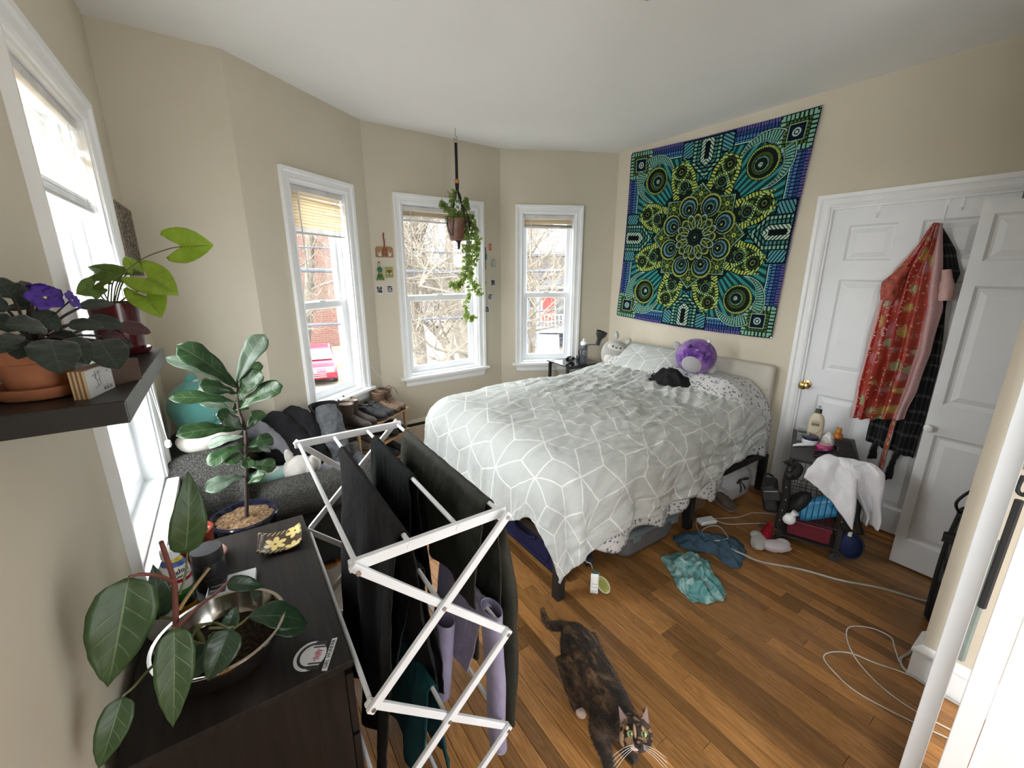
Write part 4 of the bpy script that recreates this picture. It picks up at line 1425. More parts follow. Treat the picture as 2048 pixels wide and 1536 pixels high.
# printed round emblem: ring and lettering wrapped on the front
M_PRINT = plain('white_print', (0.55, 0.58, 0.60), 0.6)
fa = math.atan2(-2.985, -2.86)
b = MB()
for k in range(24):
 for q in range(1):
  pts = []
  for rr in (0.024, 0.0215):
   for kk in (k, k + 1):
    aa = 2 * PI * kk / 24
    u_ = rr * math.cos(aa); w_ = rr * math.sin(aa)
    ang = fa + 0.35 + u_ / 0.0366
    pts.append((0.0366 * math.cos(ang), 0.0366 * math.sin(ang), 0.115 + w_))
  b.add(pts, [(0, 1, 3, 2)])
for x0_, x1_, z0_, z1_ in ((-0.012, 0.012, 0.112, 0.118), (-0.010, -0.004, 0.120, 0.127), (0.0, 0.009, 0.120, 0.125), (-0.009, 0.009, 0.102, 0.106)):
 pts = []
 for zz in (z0_, z1_):
  for u_ in (x0_, x1_):
   ang = fa + 0.35 + u_ / 0.0366
   pts.append((0.0366 * math.cos(ang), 0.0366 * math.sin(ang), zz))
 b.add(pts, [(0, 1, 3, 2)])
b.build('round_emblem', M_PRINT, t, smooth=False)
# hair claw
t = thing('hair_claw', 'black hair claw clip lying on the glass bedside table', 'hair clip', (2.80, 3.11, TH), 0.5)
for s in (-1, 1):
 b = MB()
 b.grid(lambda q, w_: (0.045 * (q - 0.5) * 2, s * (0.006 + 0.026 * math.sin(w_ * PI * 0.8)), 0.004 + 0.05 * w_ * (1 - 0.15 * (2 * q - 1) ** 2)), 10, 8)
 b.build('jaw', M_BLACKMETAL, t, solid=0.004)
 for k in range(6):
  x = -0.04 + k * 0.016
  MB().tube([(x, s * 0.006, 0.004), (x, s * -0.008, 0.012), (x, s * -0.016, 0.03)], [0.003, 0.0025, 0.001], 6).build('tooth', M_BLACKMETAL, t)
MB().cyl((-0.02, 0, 0.052), (0.02, 0, 0.052), 0.007).build('spring', M_BLACKMETAL, t)
# gooseneck lamp
t = thing('gooseneck_lamp', 'black gooseneck clip lamp with its shade tipped up behind the bedside table', 'lamp', (2.98, 3.15, TH))
MB().box((2.98, 3.17, TH + 0.02), (0.06, 0.04, 0.035)).build('clamp', M_BLACKMETAL, t, world=True, bevel=0.004)
MB().tube(spline([(2.98, 3.16, TH + 0.03), (2.90, 3.10, TH + 0.10), (2.86, 3.00, TH + 0.17), (2.84, 2.88, TH + 0.205), (2.825, 2.77, TH + 0.222)], 6), 0.006, 8).build('gooseneck', M_BLACKMETAL, t, world=True)
mm = Euler((R(14), R(10), 0)).to_matrix()
sh = MB().lathe([(0.012, -0.05), (0.021, -0.048), (0.022, 0.01), (0.030, 0.022), (0.048, 0.050), (0.052, 0.082), (0.050, 0.082), (0.044, 0.052), (0.026, 0.026), (0.001, 0.022)], (2.83, 2.76, TH + 0.265), 26, m=mm).build('lamp_shade', M_BLACKMETAL, t, world=True)
MB().ball((2.835, 2.752, TH + 0.315), 0.024, 14, 12).build('bulb', M_OPAL, t, world=True)
MB().tube(spline([(2.98, 3.17, TH + 0.02), (2.94, 3.25, TH - 0.05), (2.93, 3.20, TH - 0.3), (2.95, 3.24, 0.4), (2.96, 3.25, 0.02)], 6), 0.0025, 6).build('power_cord', M_BLACKMETAL, t, world=True)
# ================================================================== leaves and pots
PROF = {
 'fiddle': [(0, .03), (.08, .22), (.25, .48), (.42, .62), (.6, .85), (.78, 1.0), (.9, .86), (.97, .45), (1, .04)],
 'philo': [(0, .10), (.03, .55), (.12, .86), (.28, 1.0), (.45, .96), (.65, .74), (.85, .38), (.96, .10), (1, .01)],
 'violet': [(0, .10), (.04, .52), (.15, .82), (.35, 1.0), (.6, .95), (.8, .70), (.93, .36), (1, .03)],
 'ovate': [(0, .05), (.1, .5), (.3, .95), (.45, 1.0), (.7, .7), (.9, .25), (1, .02)],
}
def prof_at(name, t):
 p = PROF[name]
 for (a, wa), (b, wb) in zip(p[:-1], p[1:]):
  if t <= b:
   f = (t - a) / (b - a)
   f = f * f * (3 - 2 * f) * 0.5 + f * 0.5
   return wa + (wb - wa) * f
 return p[-1][1]
def leaf_frame(base, tip, nrm):
 b = Vector(base); x = Vector(tip) - b
 L = x.length
 x.normalize()
 n = Vector(nrm)
 n = n - x * n.dot(x)
 if n.length < 1e-3:
  n = Vector((0, 0, 1)) - x * x.z
 n.normalize()
 return b, x, n.cross(x).normalized(), n, L
def leaf(name, base, tip, width, nrm, prof, mat, parent, bend=0.12, fold=0.18, wave=0.03, seed=0.0, nu=14, nv=8, solid=0.0006):
 """leaf blade from base to tip; nrm is roughly the way its upper face looks"""
 b, x, y, n, L = leaf_frame(base, tip, nrm)
 vs, uv = [], []
 for i in range(nu + 1):
  t = i / nu
  w = prof_at(prof, t) * width / 2
  for j in range(nv + 1):
   s = j / nv * 2 - 1
   zz = bend * L * math.sin(PI * t) * 0.9 + fold * abs(s) * w - 0.25 * fold * w * s * s
   zz += wave * width * math.sin(t * 17 + seed + (2 if s > 0 else 0)) * abs(s) ** 1.5
   zz += wave * width * 0.9 * nz(t * 3 + seed, s * 2, seed)
   p = b + x * (t * L) + y * (s * w) + n * zz
   vs.append(p); uv.append((t, s * 0.5 + 0.5))
 m = MB()
 w_ = nv + 1
 m.add(vs, [(i * w_ + j, (i + 1) * w_ + j, (i + 1) * w_ + j + 1, i * w_ + j + 1) for i in range(nu) for j in range(nv)])
 return m.build(name, mat, parent, uvs=uv, world=True, solid=solid)
def outline_leaf(name, pts, base, tip, width, nrm, mat, parent, fold=0.2, bend=0.1, seed=0.0):
 """leaf given by half an outline (x along, y across); mirrored, with a fold at the midrib"""
 b, x, y, n, L = leaf_frame(base, tip, nrm)
 vs, uv, fs = [], [], []
 def P(u, v):
  zz = bend * L * math.sin(PI * max(0, min(1, u))) + fold * abs(v) * width * 0.5 + 0.03 * width * nz(u * 5 + seed, v * 5, seed)
  return b + x * (u * L) + y * (v * width / 2) + n * zz
 k = 5
 rows = []
 N = len(pts)
 for sg in (1, -1):
  for i, (u, v) in enumerate(pts):
   # spine point the outline point is tied to
   su = max(0.0, min(1.0, u if u > 0 else 0.0))
   row = []
   for q in range(k + 1):
    f = q / k
    uu = su + (u - su) * f; vv = sg * v * f
    row.append(len(vs)); vs.append(P(uu, vv)); uv.append((uu, vv * 0.5 + 0.5))
   rows.append(row)
  r = rows[-N:]
  for i in range(N - 1):
   for q in range(k):
    f_ = (r[i][q], r[i + 1][q], r[i + 1][q + 1], r[i][q + 1])
    fs.append(f_ if sg > 0 else f_[::-1])
 m = MB().add(vs, fs)
 return m.build(name, mat, parent, uvs=uv, world=True, solid=0.0006)
def leaf_mat(name, c1, c2, vein, nveins=7, rough=0.35, gloss=0.5, trans=0.18, tcol=None, angle=1.2, vstr=0.5, mottled=0.0):
 k = Mat(name, rough, 0, gloss)
 u, v = k.uv()
 d = (v - 0.5).abs() * 2.0
 vec = k.coord('Object')
 n = k.noise(vec, 45, 4)
 base = k.ramp(n, [(0.3, c1), (0.7, c2)])
 mid = d.step(0.055, 0.015)
 sv = (((u * nveins) - d * angle).fract() - 0.5).abs().step(0.10, 0.0) * d.step(1.0, 0.55)
 fac = mid.mx(sv * vstr)
 col = k.mix(fac, base, vein)
 if mottled:
  m2 = k.noise(vec, 28, 3, 0.6, 1.0).step(0.48, 0.62) * mottled
  col = k.mix(m2, col, dim(vein, 1.15))
 k.col(col)
 k.bump(sv * -0.6 + mid * -0.8 + n * 0.3, 0.3, 0.002)
 if trans:
  k.translucent(trans, tcol or dim(c2, 2.2))
 return k.m
def soil_mat():
 k = Mat('dark_potting_soil', 1.0, 0, 0.1)
 v = k.coord('Object')
 k.col(k.ramp(k.noise(v, 120, 4, 0.7), [(0.35, (0.012, 0.008, 0.006)), (0.6, (0.045, 0.028, 0.018)), (0.75, (0.11, 0.075, 0.045))]))
 k.bump(k.noise(v, 160, 4, 0.7), 1.0, 0.006)
 return k.m
M_SOIL = soil_mat()
def chip_mat():
 k = Mat('pale_bark_mulch', 1.0, 0, 0.1)
 v = k.coord('Object')
 k.col(k.ramp(k.noise(v, 95, 5, 0.7, 1.0), [(0.33, (0.03, 0.018, 0.010)), (0.5, (0.16, 0.095, 0.05)), (0.68, (0.42, 0.30, 0.18))]))
 k.bump(k.noise(v, 130, 4, 0.7, 1.0), 1.0, 0.008)
 return k.m
M_CHIP = chip_mat()
def soil(c, r, parent, mat=None, world=True, seed=0.0, h=0.006):
 m = MB()
 m.grid(lambda s, t: (c[0] + r * t * math.cos(2 * PI * s), c[1] + r * t * math.sin(2 * PI * s), c[2] + h * (nz(30 * t * math.cos(2 * PI * s) * r / 0.1 + seed, 30 * t * math.sin(2 * PI * s) * r / 0.1, seed)) + h * (1 - t) * 1.2), 36, 12, closed_u=True)
 return m.build('soil', mat or M_SOIL, parent, world=world)
M_TERRA = plain('terracotta_clay', (0.36, 0.135, 0.062), 0.85, 0, 0.18, 22, 0.2, 120, 0.001)
# ================================================================== dresser and what stands on it
def espresso():
 k = Mat('espresso_wood_veneer', 0.5, 0, 0.22)
 mp = k.coord('Object', (55, 3.2, 55))
 n = k.noise(mp, 1.0, 4, 0.6, 0.8)
 k.col(k.ramp(n, [(0.3, (0.008, 0.0065, 0.006)), (0.7, (0.021, 0.016, 0.0135))]))
 k.bump(n, 0.15, 0.001)
 return k.m
M_ESP = espresso()
def espresso_v():
 k = Mat('espresso_wood_side', 0.5, 0, 0.22)
 mp = k.coord('Object', (55, 55, 3.2))
 n = k.noise(mp, 1.0, 4, 0.6, 0.8)
 k.col(k.ramp(n, [(0.3, (0.007, 0.0055, 0.005)), (0.7, (0.020, 0.0145, 0.012))]))
 k.bump(n, 0.15, 0.001)
 return k.m
M_ESPV = espresso_v()
DZ = 0.71
DX0, DX1, DY0, DY1 = -0.305, 0.143, 0.925, 1.715
t = thing('dresser', 'espresso brown chest of drawers in the left foreground with plants on top', 'dresser', (-0.08, 1.32, 0))
top = MB().box2((DX0, DY0, DZ - 0.022), (DX1, DY1, DZ)).build('top_panel', M_ESP, t, smooth=False, world=True, bevel=0.0025)
for y in (DY0 + 0.008, DY1 - 0.026):
 MB().box2((DX0, y, 0.0), (DX1 - 0.022, y + 0.018, DZ - 0.022)).build('side_panel', M_ESPV, t, smooth=False, world=True, bevel=0.001)
MB().box2((DX0, DY0 + 0.03, 0.04), (DX0 + 0.006, DY1 - 0.03, DZ - 0.024)).build('back_panel', M_ESPV, t, smooth=False, world=True)
MB().box2((DX1 - 0.07, DY0 + 0.028, 0.0), (DX1 - 0.05, DY1 - 0.028, 0.05)).build('plinth', M_ESPV, t, smooth=False, world=True)
zb = 0.055
for hgt in (0.205, 0.205, 0.205):
 d = MB().box2((DX1 - 0.020, DY0 + 0.012, zb), (DX1 - 0.002, DY1 - 0.012, zb + hgt - 0.012)).build('drawer', M_ESPV, t, smooth=False, world=True, bevel=0.0015)
 MB().box2((DX1 - 0.35, DY0 + 0.05, zb + 0.01), (DX1 - 0.020, DY1 - 0.05, zb + hgt - 0.05)).build('drawer_box', M_ESPV, d, smooth=False)
 zb += hgt
# sticker on the dresser top: headphones round a white disc, red waveform, lettering
sx = Vector((0.035, 0.018, 0)).normalized()          # along the lettering's up direction handled below
M_STW = plain('white_vinyl_sticker', (0.66, 0.67, 0.70), 0.35, 0, 0.02)
M_STB = plain('black_sticker_print', (0.012, 0.012, 0.014), 0.4)
M_STR = plain('red_sticker_print', (0.50, 0.05, 0.06), 0.4)
sc_ = Vector((0.0625, 0.992, DZ + 0.0004))
ux = Vector((0.030, 0.060, 0)).normalized()          # reading direction of the lettering
uy = Vector((-ux.y, ux.x, 0))                        # up of the lettering
def spt(a, b_, h=0.0): return sc_ + ux * a + uy * b_ + Vector((0, 0, h))
def poly(pts, h): return [spt(a, b_, h) for a, b_ in pts]
b = MB()
ring = [(0.044 * math.cos(q), 0.038 * math.sin(q) + 0.008) for q in [2 * PI * i / 40 for i in range(40)]]
b.add(poly(ring, 0.0), [tuple(range(40))])
stk = b.build('sticker', M_STW, t, smooth=False, world=True, solid=0.0005)
b = MB(); b.add(poly([(-0.047, -0.033), (0.047, -0.033), (0.049, -0.046), (-0.049, -0.046)], 0.0001), [(3, 2, 1, 0)]); b.build('letter_backing', M_STW, stk, smooth=False, solid=0.0005)
b = MB()
aa = [PI * i / 24 for i in range(25)]
b.add(poly([(0.038 * math.cos(q), 0.034 * math.sin(q) + 0.004) for q in aa] + [(0.031 * math.cos(q), 0.027 * math.sin(q) + 0.004) for q in aa], 0.0007), [(i, i + 1, i + 26, i + 25) for i in range(24)])
for s in (-1, 1):
 b.add(poly([(s * 0.042, 0.004), (s * 0.030, 0.004), (s * 0.030, -0.024), (s * 0.042, -0.024)], 0.0007), [(0, 1, 2, 3)])
 b.add(poly([(s * 0.0265, 0.006), (s * 0.022, 0.006), (s * 0.022, -0.026), (s * 0.0265, -0.026)], 0.0007), [(0, 1, 2, 3)])
b.build('headphone_print', M_STB, stk, smooth=False)
b = MB()
wave_ = [(-0.019, -0.010), (-0.015, -0.004), (-0.012, -0.018), (-0.009, -0.001), (-0.006, -0.016), (-0.003, -0.006), (0.0, -0.019), (0.003, -0.003), (0.006, -0.017), (0.009, -0.001), (0.012, -0.019), (0.015, -0.005), (0.019, -0.010)]
for p, q in zip(wave_[:-1], wave_[1:]):
 b.bar(spt(p[0], p[1], 0.0008), spt(q[0], q[1], 0.0008), 0.0013, 0.0002)
b.build('waveform_print', M_STR, stk, smooth=False)
text_mesh('lettering', 'GIRL WUNDER', 0.0125, M_STB, stk, frame_m(spt(0, -0.0395, 0.0009), ux, (0, 0, 1)))
# steel mixing bowl used as a planter
def steel():
 k = Mat('polished_stainless_steel', 0.12, 1.0)
 k.col((0.62, 0.60, 0.58))
 k.bump(k.noise(k.coord('Object', (1, 1, 40)), 12, 2), 0.02, 0.001)
 return k.m
M_STEEL = steel()
t = thing('mixing_bowl', 'polished steel mixing bowl holding the philodendron on the dresser', 'bowl', (-0.117, 1.09, DZ))
prof = [(0.002, 0.002), (0.070, 0.0), (0.085, 0.008), (0.108, 0.030), (0.126, 0.065), (0.133, 0.096), (0.139, 0.099), (0.139, 0.101), (0.131, 0.1005), (0.122, 0.066), (0.104, 0.033), (0.082, 0.012), (0.002, 0.006)]
MB().lathe(prof, (0, 0, 0), 56).build('bowl', M_STEEL, t)
PHILO = [((-0.218, 0.95, 1.101), (-0.271, 0.9, 0.927), 0.1), ((-0.147, 1.07, 1.05), (-0.115, 1.09, 1.231), 0.069), ((-0.165, 0.9, 0.998), (-0.191, 0.85, 0.827), 0.064), ((-0.056, 1.05, 0.847), (0.066, 1.07, 0.746), 0.076), ((-0.01, 1.05, 0.775), (0.062, 1.07, 0.734), 0.038), ((-0.09, 0.97, 0.896), (-0.139, 0.93, 0.824), 0.069), ((-0.134, 1.0, 0.853), (-0.186, 0.97, 0.807), 0.054), ((-0.223, 1.11, 0.883), (-0.215, 1.13, 1.012), 0.053), ((-0.254, 0.89, 0.904), (-0.296, 0.85, 0.812), 0.05), ((-0.094, 1.17, 0.878), (-0.019, 1.17, 0.83), 0.041), ((-0.101, 1.05, 0.838), (-0.077, 1.07, 0.874), 0.035), ((-0.038, 1.15, 0.84), (-0.04, 1.13, 0.82), 0.022)]
PHST = [[(-0.187, 1.05, 0.864), (-0.178, 1.03, 0.952), (-0.169, 1.02, 1.018), (-0.167, 1.0, 1.071), (-0.165, 0.97, 1.144)], [(-0.169, 1.02, 1.018), (-0.18, 0.98, 1.066), (-0.201, 0.96, 1.094), (-0.217, 0.95, 1.102)], [(-0.175, 1.04, 0.937), (-0.152, 1.05, 0.962), (-0.112, 1.07, 0.996)], [(-0.167, 1.03, 0.979), (-0.154, 1.06, 1.005), (-0.144, 1.07, 1.05)], [(-0.179, 1.01, 0.92), (-0.143, 1.07, 0.909), (-0.115, 1.13, 0.886), (-0.091, 1.17, 0.88)], [(-0.152, 1.03, 0.889), (-0.122, 1.05, 0.864), (-0.09, 0.97, 0.896)], [(-0.182, 1.03, 0.889), (-0.165, 0.9, 0.998)], [(-0.132, 1.03, 0.872), (-0.085, 1.05, 0.835), (-0.056, 1.05, 0.847)], [(-0.183, 1.05, 0.907), (-0.213, 1.09, 0.896), (-0.223, 1.11, 0.883)], [(-0.165, 1.0, 0.893), (-0.214, 0.93, 0.91), (-0.238, 0.9, 0.907), (-0.254, 0.89, 0.904)], [(-0.154, 1.03, 0.879), (-0.161, 1.01, 0.872), (-0.134, 1.0, 0.853)], [(-0.108, 1.05, 0.818), (-0.058, 1.13, 0.788), (-0.037, 1.15, 0.794)]]
t = thing('philodendron', 'large leaved philodendron growing out of the steel bowl', 'plant', (-0.117, 1.09, DZ + 0.012))
soil((-0.117, 1.09, DZ + 0.050), 0.112, t)
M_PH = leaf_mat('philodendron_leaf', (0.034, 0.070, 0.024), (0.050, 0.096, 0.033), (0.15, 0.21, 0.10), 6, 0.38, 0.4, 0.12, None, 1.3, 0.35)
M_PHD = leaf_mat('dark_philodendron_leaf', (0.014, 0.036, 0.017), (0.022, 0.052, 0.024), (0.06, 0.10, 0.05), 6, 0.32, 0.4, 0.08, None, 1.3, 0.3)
M_STG = plain('olive_plant_stem', (0.12, 0.13, 0.05), 0.6)
M_STP = plain('reddish_plant_stem', (0.17, 0.055, 0.045), 0.55)
M_STT = plain('tan_leaf_sheath', (0.30, 0.20, 0.09), 0.6)
camdir = lambda p: (Vector((0, 0, 1.65)) - Vector(p)).normalized()
for i, (b_, t_, w) in enumerate(PHILO):
 mid = (Vector(b_) + Vector(t_)) / 2
 n = camdir(mid) + Vector((0.25, -0.1, 0.25))
 if i == 3: n = Vector((-0.1, -0.35, 1))
 b_ = (max(b_[0], -0.315), b_[1], b_[2]); t_ = (max(t_[0], -0.318), t_[1], t_[2])
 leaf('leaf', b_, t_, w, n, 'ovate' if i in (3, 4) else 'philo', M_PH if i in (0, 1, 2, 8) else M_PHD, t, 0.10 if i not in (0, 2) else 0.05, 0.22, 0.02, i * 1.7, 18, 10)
rad = [0.0065, 0.004, 0.0045, 0.0028, 0.0042, 0.004, 0.003, 0.0035, 0.004, 0.003, 0.003, 0.0022]
for i, s in enumerate(PHST):
 pts = [(max(p[0], -0.318), p[1], p[2]) for p in s]
 if i == 0: pts = [(-0.155, 1.08, 0.775)] + pts
 m = MB(); sp = spline(pts, 6)
 m.tube(sp, [rad[i] * (1 - 0.35 * k / len(sp)) for k in range(len(sp))], 8)
 m.build('stem', [M_STP, M_STP, M_STT, M_STG, M_STP, M_STG, M_STG, M_STG, M_STG, M_STG, M_STG, M_STG][i], t, world=True)
for pts in ([(-0.16, 1.07, 0.775), (-0.150, 1.05, 0.83), (-0.154, 1.03, 0.879)], [(-0.13, 1.05, 0.775), (-0.13, 1.03, 0.85), (-0.108, 1.05, 0.818)], [(-0.18, 1.05, 0.775), (-0.185, 1.04, 0.85), (-0.165, 1.0, 0.893)]):
 MB().tube(spline(pts, 5), 0.006, 8).build('stem', M_STG, t, world=True)
# floral ceramic dish
def dish_mat():
 k = Mat('brown_dish_with_yellow_flowers', 0.18, 0, 0.5)
 u, v = k.uv()
 def flower(cx, cy, r, ph):
  dx, dy = u - cx, (v - cy) * 0.78
  d = (dx * dx + dy * dy).m('SQRT')
  a = dy.m('ARCTAN2', dx)
  pet = ((a * 3.0 + ph).sin().abs()) * 0.55 + 0.45
  return (d - pet * r).step(0.015, -0.015), d
 f1, d1 = flower(0.38, 0.45, 0.27, 0.4)
 f2, d2 = flower(0.86, 0.80, 0.24, 1.2)
 f3, d3 = flower(0.80, 0.05, 0.22, 0.1)
 st = ((u * 9 - v * 6).fract() - 0.5).abs().step(0.16, 0.08) * ((v - 0.5).abs().gt(0.36))
 f = f1.mx(f2).mx(f3)
 c = k.mix(st * 0.8, (0.045, 0.028, 0.018), (0.40, 0.33, 0.17))
 c = k.mix(f, c, (0.46, 0.36, 0.14))
 cen = d1.lt(0.035).mx(d2.lt(0.03))
 c = k.mix(cen, c, (0.09, 0.05, 0.02))
 k.col(c)
 return k.m
b = MB()
dl, dw = 0.137, 0.128
b.grid(lambda s, q: ((s - 0.5) * dl, (q - 0.5) * dw, 0.006 + 0.010 * (2 * s - 1) ** 4 + 0.005 * (2 * q - 1) ** 2 + 0.010 * (2 * s - 1) ** 2), 20, 18)
uvs = [(i / 20, j / 18) for j in range(19) for i in range(21)]
o = b.build('trinket_dish', dish_mat(), None, uvs=uvs, solid=0.005)
o.location = (0.049, 1.548, DZ); o.rotation_euler = (0, 0, R(-6))
tag(o, 'curved square brown ceramic dish with yellow flowers on the dresser', 'dish')
# dark jar with a screw cap
t = thing('supplement_jar', 'matte black screw top jar with faint lettering on the dresser', 'jar', (-0.150, 1.445, DZ))
M_JAR = plain('black_jar_plastic', (0.016, 0.016, 0.018), 0.5)
MB().lathe([(0.002, 0.0), (0.040, 0.0), (0.043, 0.005), (0.043, 0.082), (0.038, 0.090)], (0, 0, 0), 32).build('jar_body', M_JAR, t)
b = MB()
n = 60
b.lathe([(0.039, 0.088), (0.0415, 0.090), (0.0415, 0.122), (0.0395, 0.126), (0.002, 0.126)], (0, 0, 0), n)
b.build('cap', plain('dark_grey_cap', (0.022, 0.022, 0.024), 0.55), t)
M_FAINT = plain('faint_grey_print', (0.10, 0.10, 0.11), 0.6)
fa = math.atan2(-1.445, 0.150)
for i, tx in enumerate(('MULTI', 'daily vitamin', '60 tablets')):
 text_mesh('lettering', tx, 0.011 if i == 0 else 0.007, M_FAINT, t, frame_m((0.0434 * math.cos(fa), 0.0434 * math.sin(fa), 0.058 - i * 0.016), (-math.sin(fa), math.cos(fa), 0), (math.cos(fa), math.sin(fa), 0)))
# glazed red pot on a saucer with a small seedling
M_REDPOT = plain('brick_red_glaze', (0.24, 0.032, 0.016), 0.25, 0, 0.15)
t = thing('plant_pot', 'square shouldered red glazed pot on a small saucer behind the black jar', 'pot', (-0.190, 1.585, DZ))
MB().lathe([(0.002, 0.012), (0.044, 0.012), (0.048, 0.016), (0.056, 0.115), (0.058, 0.118), (0.058, 0.124), (0.051, 0.124), (0.050, 0.112), (0.002, 0.110)], (0, 0, 0), 36).build('pot', M_REDPOT, t)
MB().lathe([(0.002, 0.001), (0.052, 0.001), (0.060, 0.006), (0.074, 0.024), (0.071, 0.026), (0.058, 0.011), (0.002, 0.010)], (0.008, -0.002, 0), 36).build('saucer', plain('pink_terracotta_saucer', (0.34, 0.12, 0.085), 0.5), t)
t = thing('seedling', 'small light green seedling in the red glazed pot', 'plant', (-0.190, 1.585, DZ + 0.11))
soil((-0.190, 1.585, DZ + 0.111), 0.049, t)
M_SEED = leaf_mat('seedling_leaf', (0.09, 0.15, 0.06), (0.15, 0.21, 0.10), (0.24, 0.30, 0.17), 5, 0.5, 0.3, 0.2)
top_ = (-0.175, 1.59, DZ + 0.175)
MB().tube(spline([(-0.186, 1.585, DZ + 0.11), (-0.182, 1.588, DZ + 0.145), top_], 5), 0.0018, 6).build('stem', M_STG, t, world=True)
for i, (dx, dy, dz, L) in enumerate(((0.03, 0.01, 0.02, 1), (-0.03, 0.0, 0.015, 1), (0.0, -0.03, 0.0, 1), (0.02, -0.025, -0.01, 1), (-0.025, -0.02, -0.012, 1), (0.025, 0.02, -0.02, .9), (0.0, 0.03, 0.02, .8))):
 leaf('leaf', top_, (top_[0] + dx, top_[1] + dy, top_[2] + dz), 0.022, (0, -0.3, 1), 'ovate', M_SEED, t, 0.1, 0.2, 0.02, i, 8, 4)
# juice bottle with a colourful label
def label_mat():
 k = Mat('colourful_bottle_label', 0.35, 0, 0.4)
 x, y, z = k.xyz('Object')
 w = z + (x * 18.0).sin() * 0.010
 n = k.node('ShaderNodeValToRGB')
 n.color_ramp.interpolation = 'CONSTANT'
 st = [(0.0, (0.55, 0.27, 0.02)), (0.16, (0.008, 0.02, 0.015)), (0.27, (0.02, 0.12, 0.02)), (0.38, (0.05, 0.20, 0.04)), (0.46, (0.68, 0.68, 0.66)), (0.60, (0.42, 0.01, 0.03)), (0.66, (0.68, 0.68, 0.66)), (0.86, (0.05, 0.10, 0.35)), (0.93, (0.6, 0.45, 0.03))]
 e = n.color_ramp.elements
 while len(e) < len(st): e.new(0.5)
 for i, (p, c) in enumerate(st):
  e[i].position = p; e[i].color = (*c, 1)
 k.link(w / 0.175, n.inputs[0])
 k.col(n.outputs[0])
 return k.m
t = thing('juice_bottle', 'bottle with a green yellow and white label behind the philodendron stems', 'bottle', (-0.222, 1.375, DZ))
MB().lathe([(0.002, 0.0), (0.034, 0.0), (0.037, 0.006), (0.037, 0.120), (0.034, 0.140), (0.024, 0.160), (0.018, 0.168), (0.018, 0.178), (0.002, 0.178)], (0, 0, 0), 30).build('bottle_body', label_mat(), t)
MB().lathe([(0.021, 0.172), (0.022, 0.173), (0.022, 0.196), (0.019, 0.198), (0.002, 0.198)], (0, 0, 0), 26).build('cap', M_TRIM, t)
fa = math.atan2(-1.375, 0.222)
for i, (tx, s_) in enumerate((('aloe', 0.020), ('after sun', 0.010), ('gel', 0.012))):
 f2 = fa + 0.45
 text_mesh('lettering', tx, s_, M_STB, t, frame_m((0.0376 * math.cos(f2), 0.0376 * math.sin(f2), 0.138 - i * 0.016), (-math.sin(f2), math.cos(f2), 0), (math.cos(f2), math.sin(f2), 0.12)))
# white photo box lying behind the bowl
t = thing('instant_film_pack', 'flat white and silver card pack lying behind the steel bowl', 'box', (-0.100, 1.385, DZ), R(-6))
MB().box((0, 0.008, 0.009), (0.125, 0.085, 0.018)).build('box', M_STW, t, smooth=False, bevel=0.002)
MB().box((-0.036, 0.008, 0.0186), (0.044, 0.075, 0.0008)).build('silver_window', metalm('silver_foil', (0.4, 0.4, 0.42), 0.3), t, smooth=False)
for i in range(3):
 text_mesh('print', 'oooo', 0.016, M_STW, t, frame_m((-0.036, -0.012 + i * 0.02, 0.0193), (1, 0, 0), (0, 0, 1)))
# lavender tin behind
o = MB().lathe([(0.002, 0.0), (0.030, 0.0), (0.031, 0.003), (0.031, 0.07), (0.028, 0.076), (0.002, 0.078)], (0, 0, 0), 24).build('small_tub', plain('white_tub_plastic', (0.5, 0.5, 0.5), 0.35), None)
o.location = (-0.262, 1.30, DZ); tag(o, 'small white plastic tub half hidden behind the philodendron stems', 'tub')
# ------------------------------------------------------------------ fiddle leaf fig
t = thing('plant_stand', 'low dark plant stand between dresser and armchair', 'stand', (-0.055, 2.06, 0))
MB().lathe([(0.002, 0.35), (0.14, 0.35), (0.142, 0.355), (0.142, 0.372), (0.14, 0.376), (0.002, 0.376)], (0, 0, 0), 32).build('top', M_ESPV, t)
for k in range(4):
 a = PI / 4 + k * PI / 2
 MB().tube([(0.10 * math.cos(a), 0.10 * math.sin(a), 0.352), (0.13 * math.cos(a), 0.13 * math.sin(a), 0.0)], [0.016, 0.011], 10).build('leg', M_ESPV, t)
M_NAVY = plain('navy_glazed_ceramic', (0.007, 0.008, 0.018), 0.12, 0, 0.2, 10, 0.02)
t = thing('plant_pot', 'wide navy blue glazed pot behind the dresser', 'pot', (-0.055, 2.06, 0.376))
MB().lathe([(0.002, 0.0), (0.080, 0.0), (0.088, 0.008), (0.110, 0.12), (0.122, 0.200), (0.134, 0.214), (0.136, 0.222), (0.132, 0.228), (0.120, 0.226), (0.113, 0.205), (0.002, 0.200)], (0, 0, 0), 48).build('pot', M_NAVY, t)
